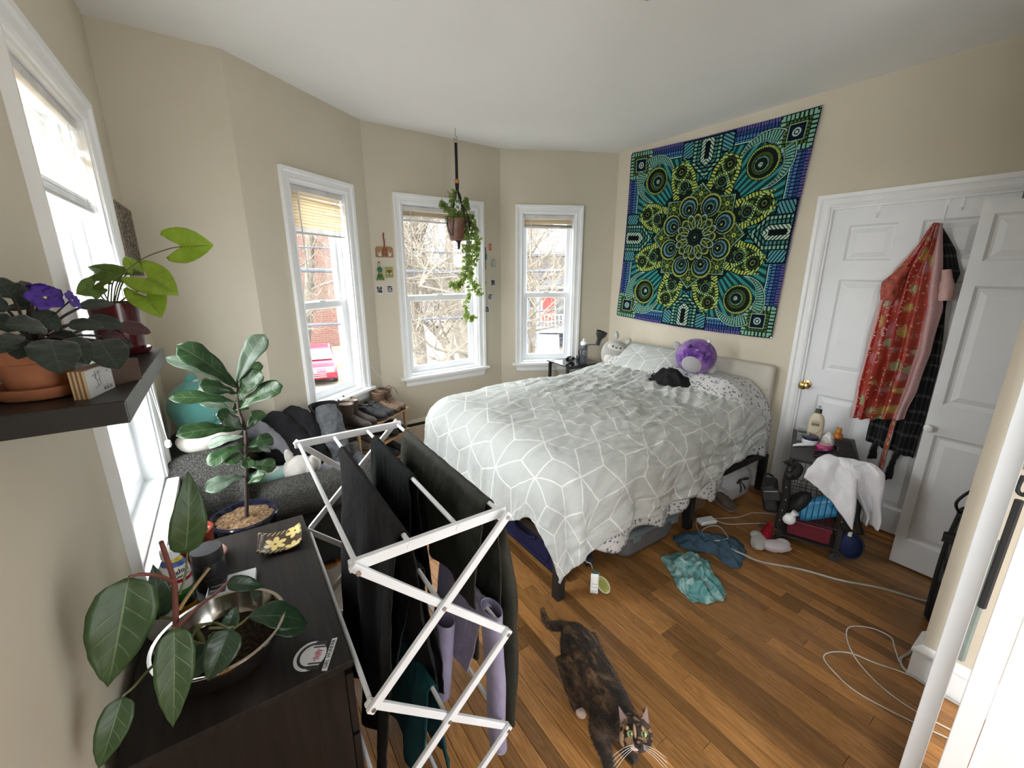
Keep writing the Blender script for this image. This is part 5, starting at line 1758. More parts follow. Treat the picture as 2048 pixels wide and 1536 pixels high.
FIG = [((0.001, 2.05, 1.179), (-0.154, 2.0, 1.369), 0.081), ((-0.027, 2.07, 1.196), (-0.202, 2.11, 1.314), 0.044), ((-0.002, 2.05, 1.197), (0.119, 2.08, 1.377), 0.069), ((-0.002, 2.07, 1.163), (0.093, 2.14, 1.254), 0.047), ((-0.006, 2.05, 1.126), (0.086, 2.03, 1.239), 0.066), ((-0.005, 2.05, 1.156), (-0.112, 1.97, 1.22), 0.063), ((-0.008, 2.05, 1.09), (0.148, 1.98, 1.178), 0.072), ((-0.014, 2.05, 1.122), (-0.206, 2.01, 1.179), 0.052), ((-0.019, 2.07, 1.063), (-0.126, 2.11, 1.132), 0.046), ((0.003, 2.05, 0.996), (-0.079, 1.97, 1.088), 0.076), ((-0.002, 2.05, 0.997), (-0.201, 1.95, 1.05), 0.061), ((0.01, 2.05, 0.994), (0.074, 2.1, 1.046), 0.051), ((-0.001, 2.05, 0.915), (0.094, 2.07, 0.924), 0.057), ((-0.002, 2.05, 0.966), (-0.13, 2.1, 0.937), 0.044), ((-0.006, 2.05, 0.929), (-0.135, 1.99, 0.897), 0.054), ((-0.011, 2.05, 0.892), (-0.078, 1.97, 0.89), 0.046), ((-0.004, 2.05, 0.89), (0.071, 2.11, 0.869), 0.055), ((-0.012, 2.05, 0.834), (0.084, 2.01, 0.814), 0.057), ((-0.026, 2.05, 0.785), (-0.159, 1.99, 0.787), 0.061), ((-0.023, 2.05, 0.751), (0.041, 2.0, 0.794), 0.054), ((-0.012, 2.05, 0.873), (-0.006, 1.97, 0.852), 0.041), ((-0.006, 2.08, 1.137), (-0.005, 2.13, 1.062), 0.053)]
FIGSTEM = [(-0.051, 2.05, 0.575), (-0.031, 2.05, 0.714), (-0.012, 2.05, 0.873), (0.002, 2.05, 0.996), (-0.008, 2.05, 1.09), (0.001, 2.05, 1.191), (0.002, 2.05, 1.214)]
t = thing('fiddle_leaf_fig', 'tall fiddle leaf fig in the navy pot in front of the armchair', 'plant', (-0.055, 2.06, 0.57))
soil((-0.055, 2.06, 0.582), 0.114, t, M_CHIP, h=0.010)
M_FIG = leaf_mat('fiddle_leaf', (0.014, 0.038, 0.013), (0.024, 0.058, 0.019), (0.075, 0.12, 0.05), 7, 0.32, 0.4, 0.10, None, 0.9, 0.5)
M_FIGU = leaf_mat('fiddle_leaf_underside', (0.060, 0.088, 0.062), (0.085, 0.118, 0.084), (0.13, 0.16, 0.115), 7, 0.4, 0.3, 0.15, None, 0.9, 0.5)
M_FSTEM = plain('dark_fig_stem', (0.030, 0.016, 0.012), 0.7, 0, 0.2, 60, 0.3, 150, 0.002)
sp = spline(FIGSTEM, 6)
MB().tube(sp, [0.0085 - 0.004 * i / len(sp) for i in range(len(sp))], 8).build('stem', M_FSTEM, t, world=True)
for i, (b_, t_, w) in enumerate(FIG):
 mid = (Vector(b_) + Vector(t_)) / 2
 n = camdir(mid) * 0.9 + Vector((0, 0, 0.75))
 pale = i in (1, 2, 8, 13, 18)
 t_ = Vector(b_) + (Vector(t_) - Vector(b_)) * 1.08
 leaf('leaf', b_, t_, w * 1.3, n, 'fiddle', M_FIGU if pale else M_FIG, t, 0.10, 0.16, 0.045, i * 2.3, 14, 8)
 MB().tube([Vector(b_) + (Vector(b_) - Vector(t_)).normalized() * 0.012, Vector(b_) + (Vector(t_) - Vector(b_)) * 0.06], 0.0022, 5).build('leaf_stalk', M_STG, t, world=True)
# ------------------------------------------------------------------ shelf on the left wall
M_SHELF = plain('black_brown_shelf_foil', (0.013, 0.0125, 0.0125), 0.4, 0, 0.15, 20, 0.05, 150, 0.0006)
SZ = 1.45
o = MB().box2((-0.33, 0.885, SZ - 0.038), (-0.152, 1.478, SZ)).build('wall_shelf', M_SHELF, None, smooth=False, bevel=0.002)
tag(o, 'thick black floating shelf with potted plants on the left wall', 'shelf')
t = thing('plant_pot', 'terracotta pot on a wide terracotta saucer at the near end of the black shelf', 'pot', (-0.270, 1.005, SZ))
MB().lathe([(0.002, 0.001), (0.050, 0.001), (0.054, 0.004), (0.0585, 0.020), (0.055, 0.021), (0.050, 0.007), (0.002, 0.006)], (0, 0, 0), 40).build('saucer', M_TERRA, t)
MB().lathe([(0.002, 0.0065), (0.036, 0.0065), (0.038, 0.010), (0.047, 0.058), (0.051, 0.060), (0.053, 0.082), (0.048, 0.082), (0.046, 0.066), (0.002, 0.066)], (0, 0, 0), 40).build('pot', M_TERRA, t)
VIO = [((-0.239, 0.97, 1.563), (-0.27, 0.93, 1.574), 0.036), ((-0.233, 0.95, 1.546), (-0.216, 0.89, 1.502), 0.059), ((-0.188, 1.0, 1.535), (-0.162, 0.95, 1.49), 0.058), ((-0.224, 0.99, 1.542), (-0.197, 0.95, 1.503), 0.044), ((-0.221, 1.01, 1.563), (-0.178, 1.01, 1.556), 0.026), ((-0.211, 1.07, 1.562), (-0.161, 1.08, 1.549), 0.034), ((-0.171, 1.08, 1.55), (-0.125, 1.08, 1.534), 0.03), ((-0.197, 1.08, 1.534), (-0.167, 1.09, 1.526), 0.022), ((-0.184, 1.08, 1.518), (-0.156, 1.09, 1.509), 0.021), ((-0.218, 1.09, 1.586), (-0.177, 1.13, 1.59), 0.023), ((-0.269, 1.05, 1.597), (-0.296, 1.08, 1.632), 0.032), ((-0.273, 1.09, 1.601), (-0.291, 1.13, 1.634), 0.021), ((-0.263, 0.97, 1.546), (-0.267, 0.93, 1.523), 0.036), ((-0.263, 0.95, 1.556), (-0.273, 0.91, 1.546), 0.023), ((-0.253, 1.01, 1.59), (-0.232, 1.0, 1.555), 0.029), ((-0.28, 1.03, 1.608), (-0.304, 1.06, 1.641), 0.03), ((-0.273, 0.99, 1.567), (-0.302, 0.97, 1.578), 0.034), ((-0.276, 0.96, 1.545), (-0.291, 0.91, 1.536), 0.031), ((-0.28, 1.08, 1.588), (-0.315, 1.11, 1.588), 0.024), ((-0.29, 1.0, 1.575), (-0.315, 0.96, 1.60), 0.035), ((-0.29, 1.03, 1.59), (-0.318, 1.0, 1.625), 0.03), ((-0.255, 1.04, 1.545), (-0.215, 1.03, 1.53), 0.03)]
t = thing('african_violet', 'purple flowered violet with fuzzy dark leaves in the terracotta pot', 'plant', (-0.270, 1.005, SZ + 0.064))
soil((-0.270, 1.005, SZ + 0.068), 0.0455, t)
def fuzzy(name, c1, c2, vein):
 m = leaf_mat(name, c1, c2, vein, 5, 0.8, 0.15, 0.05, None, 1.0, 0.6)
 for n in m.node_tree.nodes:
  if n.type == 'BSDF_PRINCIPLED':
   n.inputs['Sheen Weight'].default_value = 0.25
 return m
M_VIO = fuzzy('fuzzy_violet_leaf', (0.019, 0.028, 0.021), (0.030, 0.041, 0.031), (0.055, 0.072, 0.048))
M_VIOU = fuzzy('fuzzy_violet_leaf_underside', (0.050, 0.022, 0.026), (0.075, 0.034, 0.038), (0.10, 0.05, 0.05))
M_VST = plain('dark_violet_stalk', (0.030, 0.018, 0.018), 0.8)
crown = Vector((-0.268, 1.01, SZ + 0.085))
for i, (b_, t_, w) in enumerate(VIO):
 b_ = Vector((max(b_[0], -0.316), b_[1], b_[2])); t_ = Vector((max(t_[0], -0.322), t_[1], t_[2]))
 n = camdir((b_ + t_) / 2) * 0.8 + Vector((0.1, 0, 0.6))
 leaf('leaf', b_, t_, w, n, 'violet', M_VIOU if i in (6, 7) else M_VIO, t, 0.10, 0.14, 0.035, i * 1.3, 12, 8, 0.0012)
 MB().tube(spline([crown + Vector((0.01 * math.cos(i), 0.01 * math.sin(i), -0.008)), (crown * 0.45 + b_ * 0.55) + Vector((0, 0, 0.006)), b_], 4), [0.0022] * 9, 6).build('leaf_stalk', M_VST, t, world=True)
M_PET = plain('violet_petal', (0.045, 0.012, 0.22), 0.6, 0, 0.15)
M_PETY = plain('yellow_flower_eye', (0.60, 0.50, 0.18), 0.6)
for c, s, nrm in (((-0.237, 1.0, 1.609), 0.026, (0.35, -0.8, 0.5)), ((-0.207, 1.0, 1.604), 0.018, (0.9, -0.2, 0.3)), ((-0.243, 1.015, 1.622), 0.018, (0.0, 0.5, 0.9))):
 nn = Vector(nrm).normalized()
 ax = nn.orthogonal().normalized(); ay = nn.cross(ax)
 ey = MB().ball(c, s * 0.10, 10, 8).build('flower_eye', M_PETY, t, world=True)
 for k in range(5):
  a = 2 * PI * k / 5 + 0.4
  d = ax * math.cos(a) + ay * math.sin(a)
  leaf('petal', Vector(c), Vector(c) + d * s * 0.95 + nn * 0.002, s * 0.95, nn, 'violet', M_PET, t, 0.05, 0.1, 0.06, k, 6, 4)
 MB().tube(spline([crown, crown * 0.5 + Vector(c) * 0.5 + Vector((0, 0, 0.006)), Vector(c) - nn * 0.002], 4), 0.0013, 5).build('flower_stalk', M_VST, t, world=True)
# syngonium in burgundy pot
M_BURG = plain('burgundy_glaze', (0.060, 0.008, 0.010), 0.15, 0, 0.25, 30, 0.03)
t = thing('plant_pot', 'straight sided burgundy glazed pot and saucer at the far end of the black shelf', 'pot', (-0.222, 1.415, SZ))
MB().lathe([(0.002, 0.001), (0.048, 0.001), (0.052, 0.005), (0.056, 0.014), (0.053, 0.015), (0.048, 0.008), (0.002, 0.007)], (0, 0, 0), 40).build('saucer', M_BURG, t)
MB().lathe([(0.002, 0.008), (0.043, 0.008), (0.045, 0.012), (0.049, 0.120), (0.0495, 0.127), (0.046, 0.128), (0.045, 0.120), (0.002, 0.118)], (0, 0, 0), 40).build('pot', M_BURG, t)
SYN = [((-0.065, 1.38, 1.711), (0.003, 1.38, 1.716), 0.079), ((-0.14, 1.36, 1.633), (-0.086, 1.33, 1.593), 0.076), ((-0.151, 1.36, 1.591), (-0.128, 1.33, 1.54), 0.066), ((-0.199, 1.43, 1.642), (-0.263, 1.48, 1.661), 0.037), ((-0.233, 1.4, 1.628), (-0.185, 1.36, 1.643), 0.031), ((-0.249, 1.41, 1.614), (-0.28, 1.4, 1.599), 0.039), ((-0.171, 1.43, 1.658), (-0.187, 1.47, 1.687), 0.029), ((-0.246, 1.41, 1.612), (-0.248, 1.4, 1.584), 0.026), ((-0.222, 1.44, 1.633), (-0.254, 1.48, 1.648), 0.031), ((-0.147, 1.41, 1.602), (-0.138, 1.43, 1.621), 0.024)]
SYST = [[(-0.221, 1.4, 1.57), (-0.2, 1.4, 1.63), (-0.15, 1.39, 1.677), (-0.097, 1.38, 1.702), (-0.064, 1.38, 1.711)], [(-0.216, 1.4, 1.57), (-0.186, 1.38, 1.63), (-0.14, 1.36, 1.633)], [(-0.218, 1.4, 1.57), (-0.177, 1.36, 1.597), (-0.151, 1.36, 1.591)], [(-0.226, 1.41, 1.57), (-0.215, 1.42, 1.622), (-0.199, 1.43, 1.642)], [(-0.229, 1.41, 1.57), (-0.241, 1.41, 1.597), (-0.249, 1.41, 1.614)], [(-0.222, 1.42, 1.57), (-0.202, 1.43, 1.625), (-0.171, 1.43, 1.658)], [(-0.226, 1.41, 1.57), (-0.235, 1.41, 1.612), (-0.232, 1.4, 1.628)], [(-0.235, 1.42, 1.57), (-0.228, 1.43, 1.60), (-0.222, 1.44, 1.633)], [(-0.215, 1.41, 1.57), (-0.18, 1.41, 1.60), (-0.147, 1.41, 1.602)]]
t = thing('arrowhead_plant', 'bright lime green arrowhead plant in the burgundy pot', 'plant', (-0.222, 1.415, SZ + 0.118))
soil((-0.222, 1.415, SZ + 0.119), 0.044, t)
M_SYN = leaf_mat('lime_arrowhead_leaf', (0.20, 0.30, 0.025), (0.30, 0.42, 0.05), (0.42, 0.52, 0.12), 5, 0.45, 0.3, 0.35, (0.45, 0.62, 0.06), 1.2, 0.45, 0.25)
M_SYND = leaf_mat('green_arrowhead_leaf', (0.09, 0.16, 0.03), (0.14, 0.22, 0.045), (0.24, 0.32, 0.09), 5, 0.45, 0.3, 0.3, (0.25, 0.38, 0.05), 1.2, 0.45, 0.2)
ARROW = [(0.0, 0.0), (-0.10, 0.18), (-0.36, 0.42), (-0.52, 0.62), (-0.46, 0.82), (-0.25, 0.95), (0.02, 1.0), (0.28, 0.92), (0.52, 0.72), (0.76, 0.42), (0.92, 0.14), (1.0, 0.0)]
for i, (b_, t_, w) in enumerate(SYN):
 n = camdir(b_) + Vector((0.1, 0, 0.35))
 big = i in (0, 1, 2)
 outline_leaf('leaf', ARROW, b_, t_, w * (1.15 if big else 1.2), n, M_SYN if i in (0, 1, 2, 6, 9) else M_SYND, t, 0.16, 0.08, i)
for s in SYST:
 MB().tube(spline(s, 6), 0.0016, 6).build('stem', M_STG, t, world=True)
# plywood block with a printed drawing
M_PLY1 = plain('pale_plywood', (0.50, 0.35, 0.19), 0.7)
M_PLY2 = plain('brown_plywood', (0.17, 0.10, 0.055), 0.7)
t = thing('plywood_block', 'small plywood block with a drawing glued on its face, leaning on the terracotta pot', 'block', (-0.200, 0.926, SZ), math.atan2(0.076, 0.019))
# local x runs along the printed face, -y is the printed face
bl, bh, bt = 0.078, 0.046, 0.020
for k in range(7):
 MB().box((bl / 2, bt * (k + 0.5) / 7 + 0.0003, bh / 2), (bl, bt / 7, bh)).build('ply', M_PLY1 if k % 2 == 0 else M_PLY2, t, smooth=False)
pr = MB().box((bl / 2, -0.0004, bh / 2), (bl - 0.001, 0.0008, bh - 0.001)).build('print', plain('grey_white_print_paper', (0.45, 0.45, 0.44), 0.7, 0, 0.06), t, smooth=False)
M_PEN = plain('grey_pencil_line', (0.10, 0.10, 0.09), 0.8)
b = MB()
sk = [[(0.02, 0.036), (0.026, 0.028), (0.030, 0.036)], [(0.026, 0.040), (0.036, 0.040), (0.038, 0.026), (0.028, 0.024), (0.026, 0.040)], [(0.030, 0.024), (0.029, 0.016), (0.038, 0.017), (0.036, 0.025)], [(0.016, 0.034), (0.044, 0.038)], [(0.020, 0.013), (0.030, 0.015), (0.050, 0.012), (0.060, 0.0125)], [(0.060, 0.034), (0.064, 0.036), (0.066, 0.032)]]
for line in sk:
 for p, q in zip(line[:-1], line[1:]):
  b.bar((p[0], -0.001, p[1]), (q[0], -0.001, q[1]), 0.0004, 0.0006, (0, 1, 0))
b.build('drawing', M_PEN, pr, smooth=False)
text_mesh('lettering', '02.02.22', 0.0075, M_PEN, pr, frame_m((0.056, -0.001, 0.0068), (1, 0, 0), (0, -1, 0)))
o = MB().box((0, 0, 0.021), (0.060, 0.022, 0.042)).build('wood_block', plain('reddish_brown_wood', (0.055, 0.030, 0.020), 0.6), None, smooth=False, bevel=0.0015)
o.location = (-0.176, 1.035, SZ); o.rotation_euler = (0, 0, R(50))
tag(o, 'plain dark brown wooden block behind the plywood block on the shelf', 'block')
# dark patterned picture beyond the window
def weave_pic():
 k = Mat('brown_and_cream_woven_print', 0.8, 0, 0.2)
 v = k.coord('Object')
 mp = k.coord('Object', (1, 55, 110))
 n = k.noise(mp, 1.0, 3, 0.6, 1.4)
 k.col(k.ramp(n, [(0.42, (0.018, 0.014, 0.012)), (0.50, (0.11, 0.085, 0.065)), (0.60, (0.34, 0.30, 0.24))]))
 return k.m
t = thing('picture', 'dark woven pattern canvas on the left wall beyond the window', 'picture', (-0.32, 2.62, 1.75))
MB().box2((-0.329, 2.435, 1.63), (-0.305, 2.83, 1.93)).build('canvas', weave_pic(), t, smooth=False, world=True)
b = MB()
for (a, c) in (((2.435, 1.63), (2.83, 1.63)), ((2.83, 1.63), (2.83, 1.93)), ((2.83, 1.93), (2.435, 1.93)), ((2.435, 1.93), (2.435, 1.63))):
 b.bar((-0.304, a[0], a[1]), (-0.304, c[0], c[1]), 0.006, 0.004, (1, 0, 0))
o = b.build('edge_binding', plain('tan_edge', (0.30, 0.22, 0.14), 0.7), t, smooth=False, world=True)
# ================================================================== drying rack with laundry
M_WHITEMETAL = plain('white_enamelled_wood', (0.74, 0.755, 0.78), 0.4, 0, 0.05, 8, 0.08, 60, 0.0008)
M_SCREW = metalm('zinc_screw', (0.35, 0.34, 0.33), 0.35)
RX0, RX1, RYN, RYF, RT = 0.152, 0.520, 0.822, 1.600, 1.05
LV = [1.05, 0.685, 0.335, 0.02]
t = thing('drying_rack', 'white folding accordion drying rack hung with dark clothes in the middle foreground', 'drying rack', (0.336, 1.21, 0))
bwid, bth = 0.020, 0.012
for ye, sgn in ((RYN, -1), (RYF, 1)):
 MB().bar((RX0 - 0.012, ye, RT), (RX1 + 0.012, ye, RT), 0.014, 0.026).build('rail', M_WHITEMETAL, t, smooth=False, world=True, bevel=0.002)
 for k in range(3):
  za, zb_ = LV[k], LV[k + 1]
  for (xa, xb, o) in ((RX0, RX1, 0.0135), (RX1, RX0, 0.027)):
   d = Vector((xb - xa, 0, zb_ - za)).normalized() * 0.012
   p = Vector((xa, ye + sgn * o, za)) - d; q = Vector((xb, ye + sgn * o, zb_)) + d
   MB().bar(p, q, 0.012, 0.020, (0, 0, 1)).build('strut', M_WHITEMETAL, t, smooth=False, world=True, bevel=0.002)
  for (x, z) in ((RX0, za), (RX1, za), ((RX0 + RX1) / 2, (za + zb_) / 2)):
   MB().cyl((x, ye + sgn * 0.036, z), (x, ye + sgn * 0.030, z), 0.0052, n=10).build('screw', M_SCREW, t, world=True)
rods = [RX0 + (RX1 - RX0) * f for f in (0.01, 0.335, 0.665, 0.99)]
for x in rods:
 MB().cyl((x, RYN, RT), (x, RYF, RT), 0.0062, n=10).build('rod', M_WHITEMETAL, t, world=True)
for x in rods[1:3]:
 MB().cyl((x, RYN - 0.0085, RT), (x, RYN - 0.006, RT), 0.010, n=14).build('rod_cap', M_WHITEMETAL, t, world=True)
for z in LV[1:3]:
 for x in (RX0, RX1):
  MB().cyl((x, RYN, z), (x, RYF, z), 0.0062, n=10).build('rod', M_WHITEMETAL, t, world=True)
for k in range(3):
 z = (LV[k] + LV[k + 1]) / 2
 MB().cyl(((RX0 + RX1) / 2, RYN, z), ((RX0 + RX1) / 2, RYF, z), 0.0062, n=10).build('rod', M_WHITEMETAL, t, world=True)
def drape(name, label, cat, mat, x, z, y0, y1, Ll, Lr, folds=3, amp=0.02, spread=0.05, seed=1.0, taper=0.0, skew=0.0, rr=0.010, group=None, hem=0.03, nu=70, nv=90, thick=0.0035):
 """cloth hung over a rod that runs along y at (x, z); Ll and Lr are the falls on the two sides"""
 tot = Ll + Lr + PI * rr
 def fn(s, q):
  L = q * tot
  yc = (y0 + y1) / 2
  if L < Ll:
   side, f = -1, Ll - L
  elif L > Ll + PI * rr:
   side, f = 1, L - Ll - PI * rr
  else:
   a = (L - Ll) / rr
   return (x - rr * math.cos(a), yc + (s - 0.5) * (y1 - y0), z + rr * math.sin(a) + 0.004 * nz(s * 9, a, seed))
  Lx = Ll if side < 0 else Lr
  k = f / max(Lx, 1e-4)
  f *= 1 + hem * nz(s * 3.1, side * 3 + seed)
  g = min(1, f / 0.25)
  w = amp * g * (math.sin(2 * PI * folds * s + seed + 1.8 * nz(s * 2, f * 2.2, seed)) + 0.8 * nz(s * folds * 2.2 + 0.6 * f * 3, f * 2.5, seed + side * 5))
  w += 0.004 * nz(s * 16, f * 22, seed + 3)
  y = yc + (s - 0.5) * (y1 - y0) * (1 - taper * k) + skew * k + 0.012 * g * nz(f * 5, s * 3, seed + 8)
  xx = x + side * (rr + 0.004 + spread * k + max(-0.008, w))
  return (xx, y, z - f)
 m = MB().grid(fn, nu, nv)
 o = m.build(name, mat, None, solid=thick, offset=0)
 return tag(o, label, cat, group)
M_BLKCOT = cloth('soft_black_cotton', (0.0105, 0.0095, 0.0105), 0.35, 800, 0.95)
M_BLKGRN = cloth('greenish_black_knit', (0.0065, 0.0085, 0.0080), 0.3, 700, 0.95)
M_OLIVE = cloth('olive_nylon', (0.030, 0.031, 0.024), 0.25, 900, 0.55, wr=0.6)
M_LAV = cloth('lavender_wool_knit', (0.26, 0.23, 0.34), 0.15, 500, 1.0, sheen=0.2)
M_TEAL = cloth('dark_teal_cotton', (0.010, 0.060, 0.075), 0.2, 800)
drape('trousers', 'soft black trousers hanging over the second rod of the drying rack', 'trousers', M_BLKCOT, rods[1], RT, 0.865, 1.47, 0.80, 0.66, 2.6, 0.022, 0.055, 1.3, 0.12, 0.03)
drape('shirt', 'greenish black top hanging over the third rod of the drying rack', 'shirt', M_BLKGRN, rods[2], RT, 1.12, 1.50, 0.52, 0.45, 1.8, 0.02, 0.035, 4.2, 0.05)
o = drape('olive_trousers', 'dark olive nylon trousers hanging over the right rod of the drying rack', 'trousers', M_OLIVE, rods[3], RT, 0.875, 1.50, 0.34, 0.40, 2.2, 0.016, 0.02, 7.7, 0.04)
# long legs of the olive trousers on the bed side
def leg_panel(y0, y1, z1, z0, x, seed):
 m = MB()
 def fn(s, q):
  a = s * 2 * PI
  w = 1 - 0.22 * q
  yc = (y0 + y1) / 2 + 0.01 * nz(q * 3, seed)
  rr = (0.026 + 0.006 * nz(q * 4, a, seed)) * (1 - 0.15 * q) * min(1, 0.15 + q / 0.15)
  return (x - 0.045 * (1 - min(1, q * 2.5)) + rr * math.cos(a) + 0.012 * nz(q * 4 + seed, s * 3), yc + (y1 - y0) / 2 * w * math.sin(a), z1 + (z0 - z1) * q)
 m.grid(fn, 40, 50, closed_u=True)
 b = m.build('trouser_leg', M_OLIVE, o, solid=0.003)
leg_panel(0.865, 1.055, 0.96, 0.175, 0.605, 2.0)
leg_panel(1.10, 1.31, 0.96, 0.24, 0.605, 5.0)
drape('sweater', 'lavender knitted sweater hanging low on the right rod of the drying rack', 'sweater', M_LAV, RX1, LV[1], 0.90, 1.20, 0.24, 0.10, 1.6, 0.012, 0.05, 3.1, 0.25, 0.0)
sl = MB()
sl.grid(lambda s, q: (RX1 + 0.004 + 0.024 * math.cos(2 * PI * s) + 0.008 * nz(q * 3, 2), 0.885 + 0.045 * math.sin(2 * PI * s) * (1 - 0.25 * q) - 0.03 * q, 0.70 - 0.50 * q), 24, 30, closed_u=True)
tag(sl.build('sleeve', M_LAV, bpy.data.objects['sweater'], solid=0.003), None)
sl = MB()
sl.grid(lambda s, q: (RX1 - 0.085 - 0.02 * q + 0.028 * math.cos(2 * PI * s), 1.02 + 0.04 * math.sin(2 * PI * s) + 0.02 * q, 0.60 - 0.30 * q), 24, 24, closed_u=True)
tag(sl.build('sleeve', M_LAV, bpy.data.objects['sweater'], solid=0.003), None)
drape('tank_top', 'dark teal garment hanging on a lower middle rod of the drying rack', 'shirt', M_TEAL, (RX0 + RX1) / 2, (LV[1] + LV[2]) / 2, 0.90, 1.25, 0.34, 0.42, 1.5, 0.012, 0.04, 6.1, 0.1)
drape('leggings', 'black leggings hanging over a middle rod behind the white struts', 'leggings', M_BLKCOT, (RX0 + RX1) / 2, (LV[0] + LV[1]) / 2, 0.95, 1.35, 0.36, 0.52, 2.0, 0.014, 0.05, 9.4, 0.2)
# ------------------------------------------------------------------ blanket on the floor
M_BEIGE = cloth('beige_fleece', (0.21, 0.175, 0.145), 0.15, 300, 1.0, sheen=0.3)
crumple('floor_blanket', [(0.02, 1.72), (0.50, 1.70), (0.62, 1.95), (0.60, 2.28), (0.30, 2.30), (0.02, 2.28)], 0.05, M_BEIGE, 'beige fleece blanket spread on the floor between dresser and armchair', 'blanket', 0, 2.2, 7, flat=0.9, sharp=0.8)
# ------------------------------------------------------------------ armchair
def tweed():
 k = Mat('charcoal_tweed', 1.0, 0, 0.15)
 v = k.coord('Object')
 a = k.noise(k.coord('Object', (520, 130, 130)), 1.0, 2)
 b = k.noise(k.coord('Object', (130, 520, 520)), 1.0, 2)
 n = a.mx(b)
 k.col(k.ramp(n, [(0.46, (0.018, 0.018, 0.017)), (0.56, (0.055, 0.054, 0.050)), (0.70, (0.15, 0.147, 0.135))]))
 k.bump(n, 0.6, 0.003)
 return k.m
M_TWEED = tweed()
M_FELT = cloth('dark_charcoal_felt', (0.019, 0.020, 0.017), 0.2, 900)
t = thing('armchair', 'charcoal tweed armchair in the left bay corner piled with clothes and plush toys', 'armchair', (0.16, 2.58, 0))
MB().box2((-0.27, 2.38, 0.06), (0.60, 2.80, 0.30)).build('base', M_FELT, t, world=True, bevel=0.02)
MB().box2((-0.10, 2.45, 0.29), (0.60, 2.74, 0.43)).build('seat_cushion', M_TWEED, t, world=True, bevel=0.05, seg=4)
def arm(y0, y1, nm):
 MB().box2((-0.12, y0 + 0.012, 0.03), (0.60, y1 - 0.012, 0.47)).build(nm, M_FELT, t, world=True, bevel=0.015)
 m = MB()
 yc = (y0 + y1) / 2; w = (y1 - y0) / 2
 sec = []
 for k in range(15):
  a = PI * k / 14
  sec.append((yc - w * math.cos(a), 0.49 + 0.065 * math.sin(a)))
 sec = [(yc - w, 0.375)] + sec + [(yc + w, 0.375)]
 def fn(s, q):
  i = q * (len(sec) - 1); j = min(int(i), len(sec) - 2); f = i - j
  y = sec[j][0] * (1 - f) + sec[j + 1][0] * f; z = sec[j][1] * (1 - f) + sec[j + 1][1] * f
  sag = 0.012 * math.sin(s * 5) + 0.008 * nz(s * 7, q * 5, y0)
  return (-0.12 + 0.74 * s, y, z + sag * (1 if z > 0.4 else 0.6))
 m.grid(fn, 40, 32)
 m.build('arm_cover', M_TWEED, t, world=True, solid=0.014)
arm(2.315, 2.465, 'arm')
arm(2.715, 2.835, 'arm')
MB().box2((-0.30, 2.34, 0.06), (-0.09, 2.83, 0.76)).build('backrest', M_TWEED, t, world=True, bevel=0.06, seg=4)
for x, y in ((-0.25, 2.38), (-0.25, 2.79), (0.55, 2.38), (0.55, 2.79)):
 MB().cyl((x, y, 0), (x, y, 0.065), 0.018, 0.024, 12).build('leg', M_ESPV, t, world=True)
# blanket thrown over the back
m = MB()
def thr(s, q):
 # s: around from the near-left corner over the back; q: from the top down the near side
 a = s * PI
 x = -0.18 - 0.15 * math.cos(a)
 top = 0.79 + 0.02 * math.sin(a) + 0.012 * nz(s * 4, q * 3, 1)
 if q < 0.35:
  f = q / 0.35
  return (x, 2.80 - f * 0.44, top + 0.012 * math.sin(6 * f + 3 * s))
 f = (q - 0.35) / 0.65
 z = top - 0.05 * (1 - math.cos(min(1, f * 3) * PI / 2)) - f * 0.40 - 0.05 * nz(s * 2, 7)
 return (x + 0.03 * f * math.sin(4 * s + 2), 2.36 - 0.085 * math.sin(min(1, f * 2.2) * PI / 2) - 0.02 * math.sin(s * 13 + f * 2) * f, z)
m.grid(thr, 44, 60)
o = m.build('throw_blanket', M_TWEED, None, solid=0.02, offset=1)
tag(o, 'grey tweed throw draped over the back of the armchair by the left window', 'blanket')
# front flap of the throw towards the seat
# neck pillow / crescent cushion under the teal plush
M_CREAM = cloth('cream_cotton_velvet', (0.56, 0.52, 0.47), 0.08, 300, 1.0, sheen=0.2)
pts = spline([(-0.265, 2.50, 0.845), (-0.215, 2.43, 0.850), (-0.12, 2.44, 0.862), (-0.05, 2.52, 0.868), (-0.04, 2.62, 0.862)], 7)
N = len(pts)
o = MB().tube(pts, [0.052 * max(0.25, math.sin(PI * (0.08 + 0.84 * i / (N - 1))) ** 0.45) for i in range(N)], 18).build('crescent_cushion', M_CREAM, None)
tag(o, 'cream crescent cushion on top of the armchair back below the big teal plush', 'cushion')
# big teal plush
M_TEALPL = plush('turquoise_plush', (0.11, 0.33, 0.30), 0.10)
M_TEALD = plush('deep_turquoise_plush', (0.04, 0.26, 0.25), 0.10)
px, py = -0.185, 2.66
a = facing((px, py))
t = thing('plush_toy', 'large round turquoise plush toy with white eye patches in the far left corner', 'plush toy', (px, py, 0.845), a + PI / 2, 'plush toys on the armchair')
MB().ball((0, 0, 0.125), (0.128, 0.115, 0.138), 32, 26).build('body', M_TEALPL, t)
for x, z in ((0.03, 0.215), (0.088, 0.185)):
 e = MB().ball((x, -0.078 + (0.03 if x > .05 else 0), z), (0.021, 0.012, 0.030), 16, 12, rot=(0, 0.25, 0)).build('eye_patch', plush('white_eye_patch', (0.72, 0.72, 0.72)), t)
 MB().ball((x + 0.008, -0.090 + (0.03 if x > .05 else 0), z - 0.006), (0.006, 0.004, 0.012), 10, 8).build('pupil', M_EYE, e)
for x, z, r_ in ((-0.005, 0.27, 0.03), (0.005, 0.262, 0.02)):
 MB().ball((x, 0, z), (r_, 0.02, r_ * 1.1), 16, 12).build('ear', M_TEALPL if r_ > .025 else plush('pale_ear', (0.6, 0.6, 0.6)), t)
